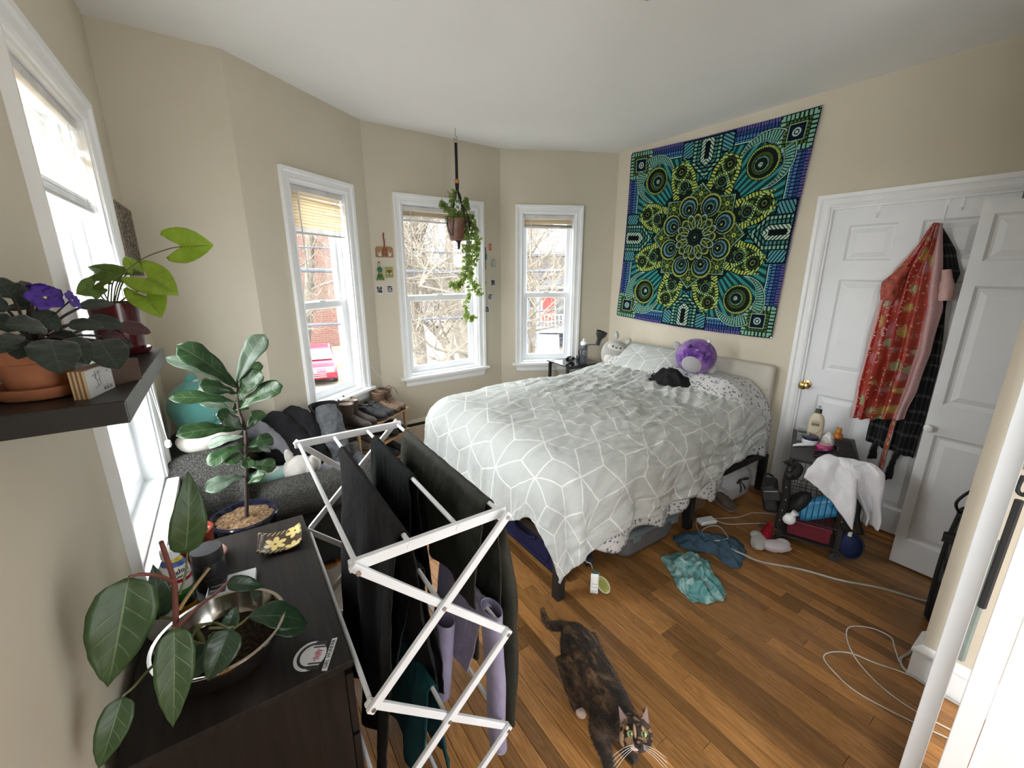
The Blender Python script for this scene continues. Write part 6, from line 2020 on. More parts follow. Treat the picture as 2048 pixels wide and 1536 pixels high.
MB().ball((0.105, -0.02, 0.085), (0.035, 0.03, 0.04), 14, 12).build('fin', plush('pale_fin', (0.55, 0.57, 0.55)), t)
for i in range(9):
 q = -0.9 + i * 0.225
 MB().ball((0.105 * math.sin(q), -0.085 * math.cos(q), 0.022 + 0.006 * (i % 2)), (0.028, 0.024, 0.022), 12, 10).build('ruffle', M_TEALD, t)
for i, (x, z) in enumerate(((0.052, 0.095), (0.060, 0.112), (0.07, 0.09))):
 MB().ball((x, -0.098 + 0.3 * (x - 0.05), z), (0.007, 0.003, 0.007), 10, 8).build('spot', plush('pale_spot', (0.55, 0.66, 0.66)), t)
# flat plush cushion on the seat
M_MINT = plush('mint_plush', (0.30, 0.52, 0.48))
t = thing('plush_cushion', 'mint and white plush cushion with a brown ear patch lying on the seat', 'plush toy', (0.09, 2.57, 0.52), 0.5, 'plush toys on the armchair', rot=(R(-24), R(10), 0.5))
MB().ball((0, 0, 0), (0.15, 0.12, 0.055), 28, 20).build('body', M_MINT, t)
MB().ball((-0.045, -0.03, 0.022), (0.085, 0.075, 0.042), 22, 16).build('muzzle', M_PLW, t)
MB().ball((0.075, 0.02, 0.032), (0.055, 0.052, 0.030), 20, 14).build('ear_rim', M_PLW, t)
MB().ball((0.078, 0.022, 0.045), (0.036, 0.033, 0.024), 18, 12).build('ear_patch', plush('brown_plush', (0.085, 0.050, 0.040)), t)
MB().ball((-0.07, 0.06, 0.028), (0.05, 0.03, 0.03), 16, 12).build('fin', M_TEALPL, t)
# white plush bunny head on the near arm
t = thing('plush_bunny', 'fluffy off white plush bunny lying face down beside the near arm of the armchair', 'plush toy', (0.225, 2.50, 0.535), 0.3, 'plush toys on the armchair')
M_FLUFF = plush('fluffy_off_white_plush', (0.50, 0.475, 0.445), 0.12, None, 18)
MB().ball((0, 0, 0.035), (0.085, 0.075, 0.072), 26, 20, fn=lambda u: 1 + 0.03 * nz(u.x * 4, u.y * 4, u.z * 4)).build('head', M_FLUFF, t)
for k, (x, y, z, rx, ry, rz_, ro) in enumerate(((-0.035, 0.02, 0.105, 0.024, 0.016, 0.055, -0.2), (0.040, -0.055, 0.045, 0.036, 0.022, 0.058, 0.5), (0.075, -0.02, 0.04, 0.022, 0.045, 0.055, 0.4), (-0.085, -0.055, -0.01, 0.055, 0.03, 0.028, 0.1))):
 MB().ball((x, y, z), (rx, ry, rz_), 16, 12, rot=(0, ro, 0.3 * k)).build('ear' if k < 3 else 'paw', M_FLUFF, t)
# clothes piled along the far arm
def roll(name, label, cat, mat, pts, rads, seed, parent=None, n=44, squash=0.75, group=None):
 """a long heap of cloth along a path, with wrinkles"""
 sp = spline(pts, 18)
 N = len(sp)
 ri = []
 for i in range(N):
  f = i / (N - 1) * (len(rads) - 1); j = min(int(f), len(rads) - 2); q = f - j
  ri.append(rads[j] * (1 - q) + rads[j + 1] * q)
 m = MB()
 m.tube(sp, ri, n)
 vs = []
 for i, p in enumerate(m.v):
  c = sp[min(i // n, N - 1)]
  v = Vector(p) - c
  w = 1 + 0.22 * nz(p[0] * 14 + seed, p[1] * 14, p[2] * 14) + 0.16 * (0.5 - abs(nz(p[0] * 26 + seed, p[1] * 26, p[2] * 11))) + 0.10 * nz(p[0] * 45, p[1] * 45 + seed, p[2] * 30)
  v = v * w
  v.z *= squash
  vs.append(c + v)
 m.v = [tuple(q) for q in vs]
 o = m.build(name, mat, parent)
 if label: tag(o, label, cat, group)
 return o
M_GREYJ = cloth('pale_grey_jersey', (0.27, 0.27, 0.31), 0.12, 700)
M_GREYD = cloth('mid_grey_jersey', (0.105, 0.11, 0.12), 0.35, 700, big=22, wr=1.0)
roll('hoodie', 'black hoodie with its sleeves hanging forward over the far arm of the armchair', 'hoodie', M_BLACKCLOTH, [(0.13, 2.84, 0.80), (0.20, 2.78, 0.74), (0.27, 2.70, 0.62), (0.31, 2.64, 0.50)], [0.055, 0.075, 0.07, 0.05], 2.0)
roll('hoodie_sleeve', None, None, M_BLACKCLOTH, [(0.24, 2.90, 0.80), (0.31, 2.83, 0.74), (0.355, 2.74, 0.60), (0.37, 2.68, 0.50)], [0.05, 0.07, 0.06, 0.045], 5.0, bpy.data.objects['hoodie'])
roll('black_trousers', 'black trousers heaped on the seat in front of the hoodie', 'trousers', M_BLKCOT, [(0.06, 2.74, 0.66), (0.13, 2.68, 0.62), (0.22, 2.66, 0.54)], [0.05, 0.06, 0.05], 3.0)
roll('sweatshirt', 'pale grey sweatshirt lying across the back corner of the armchair', 'sweatshirt', M_GREYJ, [(0.03, 2.79, 0.78), (0.10, 2.73, 0.71), (0.19, 2.67, 0.57), (0.29, 2.60, 0.49), (0.40, 2.55, 0.475)], [0.05, 0.065, 0.055, 0.055, 0.04], 7.0)
crumple('jeans', [(0.28, 2.50), (0.50, 2.49), (0.56, 2.62), (0.44, 2.70), (0.28, 2.66)], 0.075, cloth('pale_blue_denim', (0.34, 0.37, 0.44), 0.15, 900), 'pale blue grey jeans crumpled on the front of the seat', 'jeans', 0.43, 4.4, 10)
# backpack stuffed with a grey garment
t = thing('backpack', 'open dark backpack stuffed with a grey garment beside the armchair', 'backpack', (0.47, 2.86, 0.43))
M_BPK = cloth('black_pack_nylon', (0.012, 0.013, 0.013), 0.25, 600, 0.7)
m = MB()
def bp(s, q):
 a = 2 * PI * s
 w = 1 - 0.25 * q * q
 return (0.475 + 0.105 * w * math.cos(a) - 0.02 * q, 2.84 + 0.075 * w * math.sin(a) + 0.05 * q, 0.44 + 0.36 * q * (1 - 0.18 * max(0, -math.sin(a))))
m.grid(bp, 36, 20, closed_u=True)
m.build('pack_body', M_BPK, t, world=True, solid=0.006)
pts = [(0.475 + 0.085 * math.cos(a) - 0.02, 2.89 + 0.062 * math.sin(a), 0.80 - 0.055 * max(0, -math.sin(a)) + 0.005) for a in [2 * PI * i / 30 for i in range(30)]]
MB().tube(pts, 0.009, 8, closed=True).build('zip_rim', M_BPK, t, world=True)
MB().tube(spline([(0.40, 2.78, 0.62), (0.36, 2.74, 0.55), (0.39, 2.75, 0.46)], 5), 0.007, 6).build('lime_strap', plain('lime_webbing', (0.15, 0.30, 0.02), 0.7), t, world=True)
roll('grey_garment', 'grey knitted garment spilling out of the open backpack', 'garment', M_GREYD, [(0.46, 2.88, 0.79), (0.465, 2.83, 0.73), (0.475, 2.765, 0.62), (0.50, 2.73, 0.50)], [0.06, 0.080, 0.080, 0.06], 6.0)
crumple('grey_sweatpants', [(0.40, 2.62), (0.58, 2.60), (0.66, 2.72), (0.60, 2.82), (0.42, 2.80)], 0.10, M_GREYD, 'dark grey sweatpants rolled up on the front edge of the armchair', 'sweatpants', 0.43, 8.4, 12)
# ------------------------------------------------------------------ shoe rack and shoes
M_PINE = wood('pale_pine', (0.36, 0.21, 0.10), (0.52, 0.34, 0.18), 0, 0.5, 14, 120)
RA = Vector((0.675, 2.965, 0)); RB = Vector((1.165, 3.330, 0))
RL = (RB - RA).length
rang = math.atan2(RB.y - RA.y, RB.x - RA.x)
rk = thing('shoe_rack', 'pine slatted shoe rack with three tiers of shoes under the left bay window', 'shoe rack', tuple(RA), rang)
RD = 0.205
TIERS = (0.17, 0.355, 0.54)
for x in (0.012, RL - 0.012):
 for y in (0.014, RD - 0.014):
  MB().box((x, y, 0.28), (0.02, 0.02, 0.56)).build('post', M_PINE, rk, smooth=False, bevel=0.002)
for z in TIERS:
 for y in (-0.006, 0.055, 0.11, 0.165, RD - 0.004):
  MB().box((RL / 2, y, z - 0.009), (RL + 0.03, 0.024, 0.018)).build('slat', M_PINE, rk, smooth=False, bevel=0.002)
 for x in (0.032, RL - 0.032):
  MB().box((x, RD / 2, z - 0.026), (0.018, RD - 0.03, 0.016)).build('cross_piece', M_PINE, rk, smooth=False)
def loft(sections, n=20):
 """sections: (y, z0, zc, halfwidth, height) ovals along -y"""
 m = MB()
 vs = []
 for (y, zb_, w, h) in sections:
  for k in range(n):
   a = 2 * PI * k / n
   c, s = math.cos(a), math.sin(a)
   zz = zb_ + h * (0.5 + 0.5 * s) if s > 0 else zb_ + h * 0.5 * (1 + s)
   # flat bottom
   zz = max(zb_, zz)
   vs.append((w * (abs(c) ** 0.75) * (1 if c > 0 else -1), y, zz))
 fs = []
 N = len(sections)
 for i in range(N - 1):
  for k in range(n):
   fs.append((i * n + k, (i + 1) * n + k, (i + 1) * n + (k + 1) % n, i * n + (k + 1) % n))
 fs.append(tuple(range(n))); fs.append(tuple((N - 1) * n + k for k in range(n))[::-1])
 return m.add(vs, fs)
def shoe(kind, label, cat, mat, sole_mat, lace_mat=None, L=0.255, shaft=0.0, lining=None, group='shoes on the rack'):
 """local: heel at y=0, toe towards -y, sole on z=0"""
 r = thing({'boot': 'boot', 'laced_boot': 'laced_boot', 'sneaker': 'sneaker', 'low': 'shoe'}[kind], label, cat, group=group)
 w = 0.044
 so = loft([(0.0, 0, 0.028, 0.024), (-0.03, 0, 0.034, 0.024), (-0.09, 0.0, 0.032, 0.022), (-0.15, 0, 0.042, 0.022), (-0.20, 0, 0.043, 0.022), (-0.235, 0.004, 0.034, 0.021), (-L, 0.010, 0.014, 0.015)])
 so.build('sole', sole_mat, r)
 up = loft([(-0.004, 0.018, 0.026, 0.055), (-0.03, 0.018, 0.033, 0.085), (-0.07, 0.018, 0.035, 0.090), (-0.105, 0.018, 0.036, 0.085), (-0.14, 0.018, 0.040, 0.066), (-0.18, 0.018, 0.042, 0.052), (-0.215, 0.018, 0.039, 0.044), (-0.24, 0.020, 0.028, 0.034), (-L + 0.002, 0.022, 0.010, 0.018)])
 u = up.build('upper', mat, r)
 if shaft:
  m = MB()
  def fn(s, q):
   a = 2 * PI * s
   rx = 0.036 + 0.012 * q * (1 if kind == 'boot' else 0.5); ry = 0.048 + 0.010 * q
   yc = -0.055 + 0.004 * q
   return (rx * math.cos(a) * (1 + 0.04 * nz(s * 6, q * 5)), yc + ry * math.sin(a), 0.06 + q * shaft + 0.006 * math.sin(a) * q)
  m.grid(fn, 28, 12, closed_u=True)
  m.build('shaft', mat, r, solid=0.006, offset=-1)
  m = MB(); m.grid(lambda s, q: (0.033 * (0.2 + q) * math.cos(2 * PI * s) * 0.95, -0.055 + 0.05 * (0.2 + q) * 0.85 * math.sin(2 * PI * s), 0.05 + (shaft - 0.005) * q + 0.012), 20, 5, closed_u=True)
  m.build('lining', lining or mat, r)
  if kind == 'boot':
   pts = [(0.047 * math.cos(a), -0.051 + 0.057 * math.sin(a), 0.06 + shaft + 0.006 * math.sin(a)) for a in [2 * PI * i / 28 for i in range(28)]]
   MB().tube(pts, 0.0055, 6, closed=True).build('collar', mat, r)
   MB().tube(spline([(0, 0.002, 0.05 + shaft), (0, 0.010, 0.085 + shaft), (0, -0.004, 0.075 + shaft)], 4), 0.004, 6).build('pull_tab', sole_mat, r)
 else:
  pts = [(0.030 * math.cos(a), -0.055 + 0.048 * math.sin(a), 0.098 + 0.004 * math.sin(a)) for a in [2 * PI * i / 24 for i in range(24)]]
  MB().tube(pts, 0.007, 6, closed=True).build('collar', mat, r)
  MB().add([(p[0] * 0.85, -0.055 + (p[1] + 0.055) * 0.85, 0.097) for p in pts], [tuple(range(24))]).build('opening', M_SLOT, r)
 if lace_mat:
  zt = 0.10 + shaft * 0.85
  rows = 6 if shaft else 5
  for i in range(rows):
   f = i / (rows - 1)
   if shaft:
    y = -0.155 + 0.052 * min(1, f * 1.6); z = 0.078 + max(0, f - 0.35) / 0.65 * (shaft * 0.85) + 0.03 * min(1, f * 2)
    y = min(y, -0.103 + 0.0)
   else:
    y = -0.165 + 0.075 * f; z = 0.072 + 0.034 * f
   MB().tube(spline([(-0.022, y + 0.006, z - 0.008), (0, y - 0.004, z + 0.003), (0.022, y + 0.006, z - 0.008)], 4), 0.0024, 5).build('lace', lace_mat, r)
  MB().tube(spline([(0.0, -0.112 if shaft else -0.09, zt), (0.022, -0.135, zt - 0.01), (0.03, -0.15, zt - 0.035), (0.04, -0.155, zt - 0.07)], 5), 0.0022, 5).build('lace', lace_mat, r)
  MB().tube(spline([(0.0, -0.112 if shaft else -0.09, zt), (-0.02, -0.14, zt - 0.005), (-0.034, -0.15, zt - 0.03)], 5), 0.0022, 5).build('lace', lace_mat, r)
  MB().tube([(0, -0.03, 0.10), (0, -0.10, 0.108 if not shaft else 0.11 + shaft * .4)], 0.014, 8).build('tongue', mat, r) if not shaft else None
 return r
def leather(name, c, var=0.25):
 k = Mat(name, 0.6, 0, 0.35)
 v = k.coord('Object')
 k.col(k.ramp(k.noise(v, 22, 5, 0.65), [(0.3, dim(c, 1 - var)), (0.7, dim(c, 1 + var))]))
 k.bump(k.noise(v, 40, 4, 0.6, 0.5) + k.noise(v, 300, 2) * 0.2, 0.3, 0.004)
 return k.m
M_LB = leather('dark_brown_suede', (0.045, 0.030, 0.022))
M_LL = leather('worn_brown_leather', (0.13, 0.075, 0.045))
M_LG = leather('black_mesh_shoe', (0.018, 0.019, 0.021))
M_SOLE = plain('dark_rubber_sole', (0.02, 0.018, 0.017), 0.8)
M_SOLEB = plain('tan_rubber_sole', (0.20, 0.14, 0.09), 0.8)
M_SHEAR = plush('pale_shearling', (0.40, 0.32, 0.24), 0.2, None, 60)
M_LACEB = plain('dark_brown_lace', (0.030, 0.018, 0.012), 0.8)
M_LACEG = plain('dark_grey_lace', (0.05, 0.05, 0.055), 0.8)
def put(r, s, y, z, turn=0.0):
 d = Vector((math.cos(rang), math.sin(rang), 0)); n = Vector((-math.sin(rang), math.cos(rang), 0))
 p = RA + d * s + n * y
 r.location = (p.x, p.y, z); r.rotation_euler = (0, 0, rang + turn)
 return r
def pair(proto, spots, z, labels):
 for i, (s, y, a) in enumerate(spots):
  o = proto if i == 0 else copy_tree(proto)
  o['label'] = labels[i]
  put(o, s, y, z, a)
ZT = TIERS[2] + 0.0005
pair(shoe('boot', '', 'boot', M_LB, M_SOLE, None, 0.255, 0.125, M_SHEAR), [(0.045, 0.185, 0.05), (0.135, 0.215, 0.08)], ZT, ['dark brown shearling lined pull on boot at the left end of the shoe rack', 'dark brown shearling lined pull on boot second from the left on the shoe rack'])
pair(shoe('sneaker', '', 'shoe', M_LG, M_SOLE, M_LACEG, 0.25, 0), [(0.245, 0.20, 0.12), (0.335, 0.205, 0.1)], ZT, ['black hiking shoe on top of the rack, next to the pull on boots', 'black hiking shoe on top of the rack, next to the laced boots'])
pair(shoe('laced_boot', '', 'boot', M_LL, M_SOLE, M_LACEB, 0.25, 0.105), [(0.440, 0.205, 0.06), (0.535, 0.205, -0.05)], ZT, ['worn brown laced boot on top of the rack next to the black hiking shoes', 'worn brown laced boot at the right end of the shoe rack top'])
p1 = shoe('low', '', 'shoe', M_LG, M_SOLE, M_LACEG, 0.245, 0)
pair(p1, [(0.50, 0.205, 0.05), (0.40, 0.205, 0.02)], TIERS[1] + 0.0005, ['black shoe on the middle tier at its right end', 'black shoe on the middle tier beside the rightmost one'])
p2 = shoe('low', '', 'shoe', leather('taupe_leather', (0.12, 0.09, 0.07)), M_SOLEB, M_LACEB, 0.245, 0)
pair(p2, [(0.07, 0.205, 0.0), (0.165, 0.20, 0.05)], TIERS[1] + 0.0005, ['taupe shoe with a tan sole at the left end of the middle tier', 'taupe shoe with a tan sole second from left on the middle tier'])
p3 = shoe('boot', '', 'boot', M_LG, M_SOLEB, None, 0.25, 0.085, M_LG)
pair(p3, [(0.395, 0.205, 0.0), (0.495, 0.205, 0.0)], TIERS[0] + 0.0005, ['black ankle boot with a tan sole, left of two on the bottom tier', 'black ankle boot with a tan sole at the right end of the bottom tier'])
p4 = shoe('low', '', 'shoe', leather('tan_canvas', (0.28, 0.20, 0.13)), M_SOLEB, M_LACEB, 0.245, 0)
pair(p4, [(0.07, 0.205, 0.0), (0.165, 0.205, 0.05)], TIERS[0] + 0.0005, ['tan canvas shoe at the left end of the bottom tier', 'tan canvas shoe second from left on the bottom tier'])
p5 = shoe('low', '', 'shoe', M_LG, M_TRIM, M_LACEG, 0.25, 0)
pair(p5, [(0.44, 0.16, 0.1)], 0.0005, ['black shoe with a pale sole on the floor below the shoe rack'])
# ================================================================== tapestry
def tapestry():
 N = 520
 a = np.linspace(-1, 1, N + 1)
 U, V = np.meshgrid(a, a)                                      # U right, V up
 def L(*c): return np.array(lin(*c))
 TEAL, TEALD, BLACK = L(50, 126, 122), L(12, 50, 55), L(7, 13, 17)
 BLUE, BLUEL, PURP, NAVY = L(40, 72, 122), L(74, 110, 160), L(92, 84, 140), L(15, 22, 58)
 MINT, LIME, OLIVE, DKGR, PALE = L(120, 168, 145), L(165, 182, 84), L(74, 92, 38), L(14, 34, 27), L(170, 196, 176)
 img = np.zeros((N + 1, N + 1, 3))
 def put(mask, c): img[mask] = c
 def ticks(val, n): return (np.sin(val * n * 1.7) > -0.35)
 def paint(mask, val, n, c, dark=BLACK):
  t = ticks(val, n)
  img[mask & t] = c
  img[mask & ~t] = dark
 r = np.hypot(U, V); th = np.arctan2(V, U)
 # rays
 w = np.sin(th * 84 + 5.0 * r + 1.5 * np.sin(3 * r))
 img[:] = np.where((w > 0.0)[..., None], TEAL, TEALD)
 m = np.maximum(abs(U), abs(V))
 s_along = np.where(abs(U) > abs(V), V, U)
 # border bands
 for lo, hi, c, n in ((0.965, 1.01, PURP, 150), (0.925, 0.958, BLUE, 120), (0.885, 0.918, BLUEL, 120), (0.855, 0.880, L(60, 130, 160), 150)):
  put((m >= lo - 0.008) & (m < hi + 0.002), BLACK)
  paint((m >= lo) & (m < hi), s_along, n, c, NAVY)
 put((m > 0.838) & (m < 0.848), BLACK); put((m > 0.848) & (m < 0.855), PALE)
 # stepped corners
 for sx in (-1, 1):
  for sy in (-1, 1):
   cu, cv = U * sx, V * sy
   d = np.maximum(abs(cu - 0.84), abs(cv - 0.84))
   ar = np.arctan2(cv - 0.84, cu - 0.84)
   along = np.where(abs(cu - .84) > abs(cv - .84), cv, cu)
   put((cu + cv > 1.40) & (m < 0.855) & (m > 0.6), BLACK)
   paint((cu + cv > 1.42) & (m < 0.845), cu - cv, 95, L(70, 120, 130))
   put(d < 0.158, BLACK)
   paint(d < 0.150, along, 105, MINT)
   put(d < 0.108, BLACK); paint(d < 0.102, along, 120, OLIVE)
   put(d < 0.078, BLACK); put((d < 0.072) & (d > 0.064), MINT); put((d < 0.045), NAVY)
   rr = np.hypot(cu - .84, cv - .84)
   put((rr < 0.035) & (rr > 0.024), PALE); put(rr < 0.012, PALE)
 # arrows in from the middle of each side
 for (p, q) in ((V, U), (-V, U), (U, V), (-U, V)):
  hw = 0.26 - np.clip((0.97 - p) * 0.30, 0, 1)
  put((p > 0.80) & (p < 0.99) & (abs(q) < 0.29), BLACK)
  paint((p > 0.82) & (p < 0.975) & (abs(q) < 0.275), p + abs(q) * 0.6, 110, L(80, 140, 150))
  for k, (tip, wd, c) in enumerate(((0.60, 0.150, MINT), (0.655, 0.108, L(60, 120, 115)), (0.71, 0.068, PALE))):
   edge = tip + abs(q) * 0.95
   put((abs(q) < wd + 0.012) & (p > edge - 0.02) & (p < 0.985), BLACK)
   paint((abs(q) < wd) & (p > edge) & (p < 0.975), p * (1 if k != 1 else 1) + (abs(q) if k == 2 else 0), 100, c)
  put((abs(q) < 0.03) & (p > 0.78) & (p < 0.95), BLACK)
 def disc(cx, cy, R_, cols, rings, n=26, rot=0.0, off=(0, 0)):
  for i, (f, c) in enumerate(zip(rings, cols)):
   ox, oy = off[0] * (1 - f), off[1] * (1 - f)
   dd = np.hypot(U - cx - ox * R_, V - cy - oy * R_)
   an = np.arctan2(V - cy - oy * R_, U - cx - ox * R_)
   put(dd < R_ * f + 0.006, BLACK)
   paint(dd < R_ * f - 0.002, an, n * max(f, 0.35), c)
 # corner spirals with horns
 for sx in (-1, 1):
  for sy in (-1, 1):
   cx, cy = sx * 0.60, sy * 0.64
   for (ox, oy, R1, R2, hx, hy) in ((0.02, 0.02, 0.255, 0.215, 0.06, -0.02),):
    d1 = np.hypot(U - cx - sx * ox, V - cy - sy * oy)
    d2 = np.hypot(U - cx - sx * (ox - 0.05), V - cy - sy * (oy - 0.05))
    an = np.arctan2((V - cy) * sy, (U - cx) * sx)
    arc = (d1 < 0.245) & (d2 > 0.222) & ((an > 1.05) | (an < 0.45))
    put((d1 < 0.258) & (d2 > 0.212) & ((an > 1.0) | (an < 0.5)), PALE)
    put((d1 < 0.252) & (d2 > 0.216) & ((an > 1.02) | (an < 0.48)), BLACK)
    paint(arc, an, 34, L(110, 165, 150))
   disc(cx, cy, 0.150, (LIME, DKGR, OLIVE, MINT, DKGR, PALE), (1.0, 0.84, 0.66, 0.46, 0.34, 0.16), 30, 0, (-sx * 0.18, -sy * 0.1))
 # outer buds
 for k in range(8):
  base = (k // 2) * PI / 2
  ang = base + PI / 2 + (0.38 if k % 2 else -0.38)
  for rad, off in ((0.655, 0.0),):
   cx, cy = rad * math.cos(ang), rad * math.sin(ang)
   ca, sa = math.cos(ang), math.sin(ang)
   x = (U - cx) * ca + (V - cy) * sa; y = -(U - cx) * sa + (V - cy) * ca
   wdt = 0.148 * np.clip(1 - ((x + 0.02) / 0.20) ** 2, 0, 1) ** 0.55
   wdt = np.where(wdt < 0.004, -1.0, wdt)
   tips = (x > 0.02) & (x < 0.215) & (abs(abs(y) - 0.085 - 0.02 * np.sin(x * 20)) < 0.032 * (1 - x / 0.22))
   put(((abs(y) < wdt + 0.012)) | tips, BLACK)
   rim = (abs(y) < wdt) & (abs(y) > wdt - 0.038)
   paint(rim, x, 120, LIME)
   paint(tips & (np.hypot(x, y) > 0.13), x, 120, LIME)
   inner = abs(y) < wdt - 0.045
   img[inner] = np.where((np.sin(x[inner] * 75) * np.sin(y[inner] * 75) > 0.15)[..., None], OLIVE, DKGR)
   band = abs(y - 0.10 * np.sin(x * 14)) < 0.020
   paint(band & (abs(y) < wdt), x + y, 110, L(160, 190, 110))
   band = abs(y + 0.10 * np.sin(x * 14)) < 0.018
   paint(band & (abs(y) < wdt), x - y, 110, L(160, 190, 110))
   disc(cx + 0.085 * ca, cy + 0.085 * sa, 0.062, (OLIVE, DKGR, LIME, DKGR), (1.0, 0.72, 0.42, 0.2), 26)
   disc(cx - 0.075 * ca, cy - 0.075 * sa, 0.056, (MINT, DKGR, OLIVE, BLACK), (1.0, 0.74, 0.5, 0.2), 26)
 # middle rosette background
 w2 = 0.53 + 0.045 * np.cos(8 * th)
 put((r < w2 + 0.012), BLACK)
 img[(r < w2)] = np.where((np.sin(th[r < w2] * 90) > 0)[..., None], DKGR, BLACK)
 for k in range(8):                                            # small leaf tips round the rosette
  for dd_ in (-0.16, 0.16):
   an = k * PI / 4 + dd_
   cx, cy = 0.515 * math.cos(an), 0.515 * math.sin(an)
   x = (U - cx) * math.cos(an) + (V - cy) * math.sin(an); y = -(U - cx) * math.sin(an) + (V - cy) * math.cos(an)
   t_ = (abs(y) < 0.042 * (1 - np.clip(abs(x) / 0.085, 0, 1)))
   put((abs(y) < 0.052 * (1 - np.clip(abs(x) / 0.098, 0, 1))), BLACK)
   paint(t_, x, 130, LIME)
 for k in range(8):                                            # diamonds
  an = k * PI / 4
  cx, cy = 0.445 * math.cos(an), 0.445 * math.sin(an)
  x = (U - cx) * math.cos(an) + (V - cy) * math.sin(an); y = -(U - cx) * math.sin(an) + (V - cy) * math.cos(an)
  dd_ = abs(x) / 0.115 + abs(y) / 0.125
  put(dd_ < 1.08, BLACK)
  paint((dd_ < 1.0) & (dd_ > 0.80), x - y, 120, MINT)
  put(dd_ < 0.77, BLACK)
  aa = np.arctan2(y, x)
  rr = np.hypot(x, y)
  img[dd_ < 0.72] = np.where((np.cos(aa[dd_ < 0.72] * 8) > -0.3)[..., None], OLIVE, DKGR)
  put((rr < 0.028), BLACK); put((rr < 0.022) & (rr > 0.010), LIME)
 for k in range(8):                                            # eyes
  an = k * PI / 4 + PI / 8
  disc(0.345 * math.cos(an), 0.345 * math.sin(an), 0.118, (LIME, DKGR, L(110, 160, 170), L(40, 80, 90), MINT, BLACK, LIME), (1.0, 0.82, 0.72, 0.54, 0.40, 0.28, 0.12), 30, 0, (math.cos(an) * -0.35, math.sin(an) * -0.35))
 # centre flower: interlaced petals
 put(r < 0.245, BLACK)
 img[r < 0.235] = np.where((np.sin(r[r < .235] * 120) * np.cos(th[r < .235] * 16) > 0.2)[..., None], OLIVE, DKGR)
 for k in range(8):
  for half, rad, ax, ay, c in ((0, 0.145, 0.098, 0.060, LIME), (PI / 8, 0.165, 0.085, 0.045, PALE)):
   an = k * PI / 4 + half
   cx, cy = rad * math.cos(an), rad * math.sin(an)
   x = (U - cx) * math.cos(an) + (V - cy) * math.sin(an); y = -(U - cx) * math.sin(an) + (V - cy) * math.cos(an)
   e = np.hypot(x / ax, y / ay)
   put((e < 1.10) & (e > 0.72), BLACK)
   paint((e < 1.0) & (e > 0.80), np.arctan2(y, x), 22, c)
 disc(0, 0, 0.085, (DKGR, BLACK, OLIVE, BLACK, MINT), (1.0, 0.72, 0.5, 0.36, 0.2), 24)
 return N, img
N, img = tapestry()
YL, ZL = (2.94, 2.996), (2.698, 1.223)                           # left edge top/bottom (seen from the room)
YR, ZR = (1.406, 1.49), (2.66, 1.175)
a = np.linspace(0, 1, N + 1)
S, Q = np.meshgrid(a, a)                                         # S left->right, Q bottom->top
bl = lambda l, r_: (1 - S) * ((1 - Q) * l[1] + Q * l[0]) + S * ((1 - Q) * r_[1] + Q * r_[0])
Y = bl(YL, YR) - 0.022 * np.sin(PI * Q) * (1 - S) * 1.0 + 0.012 * np.sin(PI * Q) * S
Z = bl(ZL, ZR) - 0.012 * np.sin(PI * S) * Q - 0.02 * np.sin(PI * S) * (1 - Q)
X_ = 3.308 - 0.006 * np.sin(S * 9 + Q * 2) ** 2 - 0.010 * (1 - Q) * np.sin(S * 14 + 1) ** 2 - 0.004 * np.sin(Q * 23) ** 2 * (S > 0.5)
P = np.stack([X_, Y, Z], -1).reshape(-1, 3)
idx = np.arange((N + 1) ** 2).reshape(N + 1, N + 1)
F = np.stack([idx[:-1, :-1], idx[:-1, 1:], idx[1:, 1:], idx[1:, :-1]], -1).reshape(-1, 4)
me = bpy.data.meshes.new('tapestry')
me.from_pydata(P.tolist(), [], F.tolist())
ca = me.color_attributes.new('print', 'FLOAT_COLOR', 'POINT')
rgba = np.ones(((N + 1) ** 2, 4), dtype=np.float32)
rgba[:, :3] = img.reshape(-1, 3)
ca.data.foreach_set('color', rgba.ravel())
me.polygons.foreach_set('use_smooth', [True] * len(me.polygons))
k = Mat('printed_tapestry_cloth', 0.9, 0, 0.15)
n = k.node('ShaderNodeVertexColor'); n.layer_name = 'print'
k.col(n.outputs[0])
k.bump(k.noise(k.coord('Object'), 700, 1), 0.1, 0.001)
me.materials.append(k.m)
o = bpy.data.objects.new('tapestry', me)
COL.objects.link(o)
tag(o, 'large square blue and green mandala tapestry hanging above the bed', 'tapestry')
for y, z in ((2.935, 2.692), (1.412, 2.654), (1.494, 1.182), (2.99, 1.23)):
 MB().ball((3.303, y, z), (0.004, 0.006, 0.006), 8, 6).build('pin', M_TRIM, o)
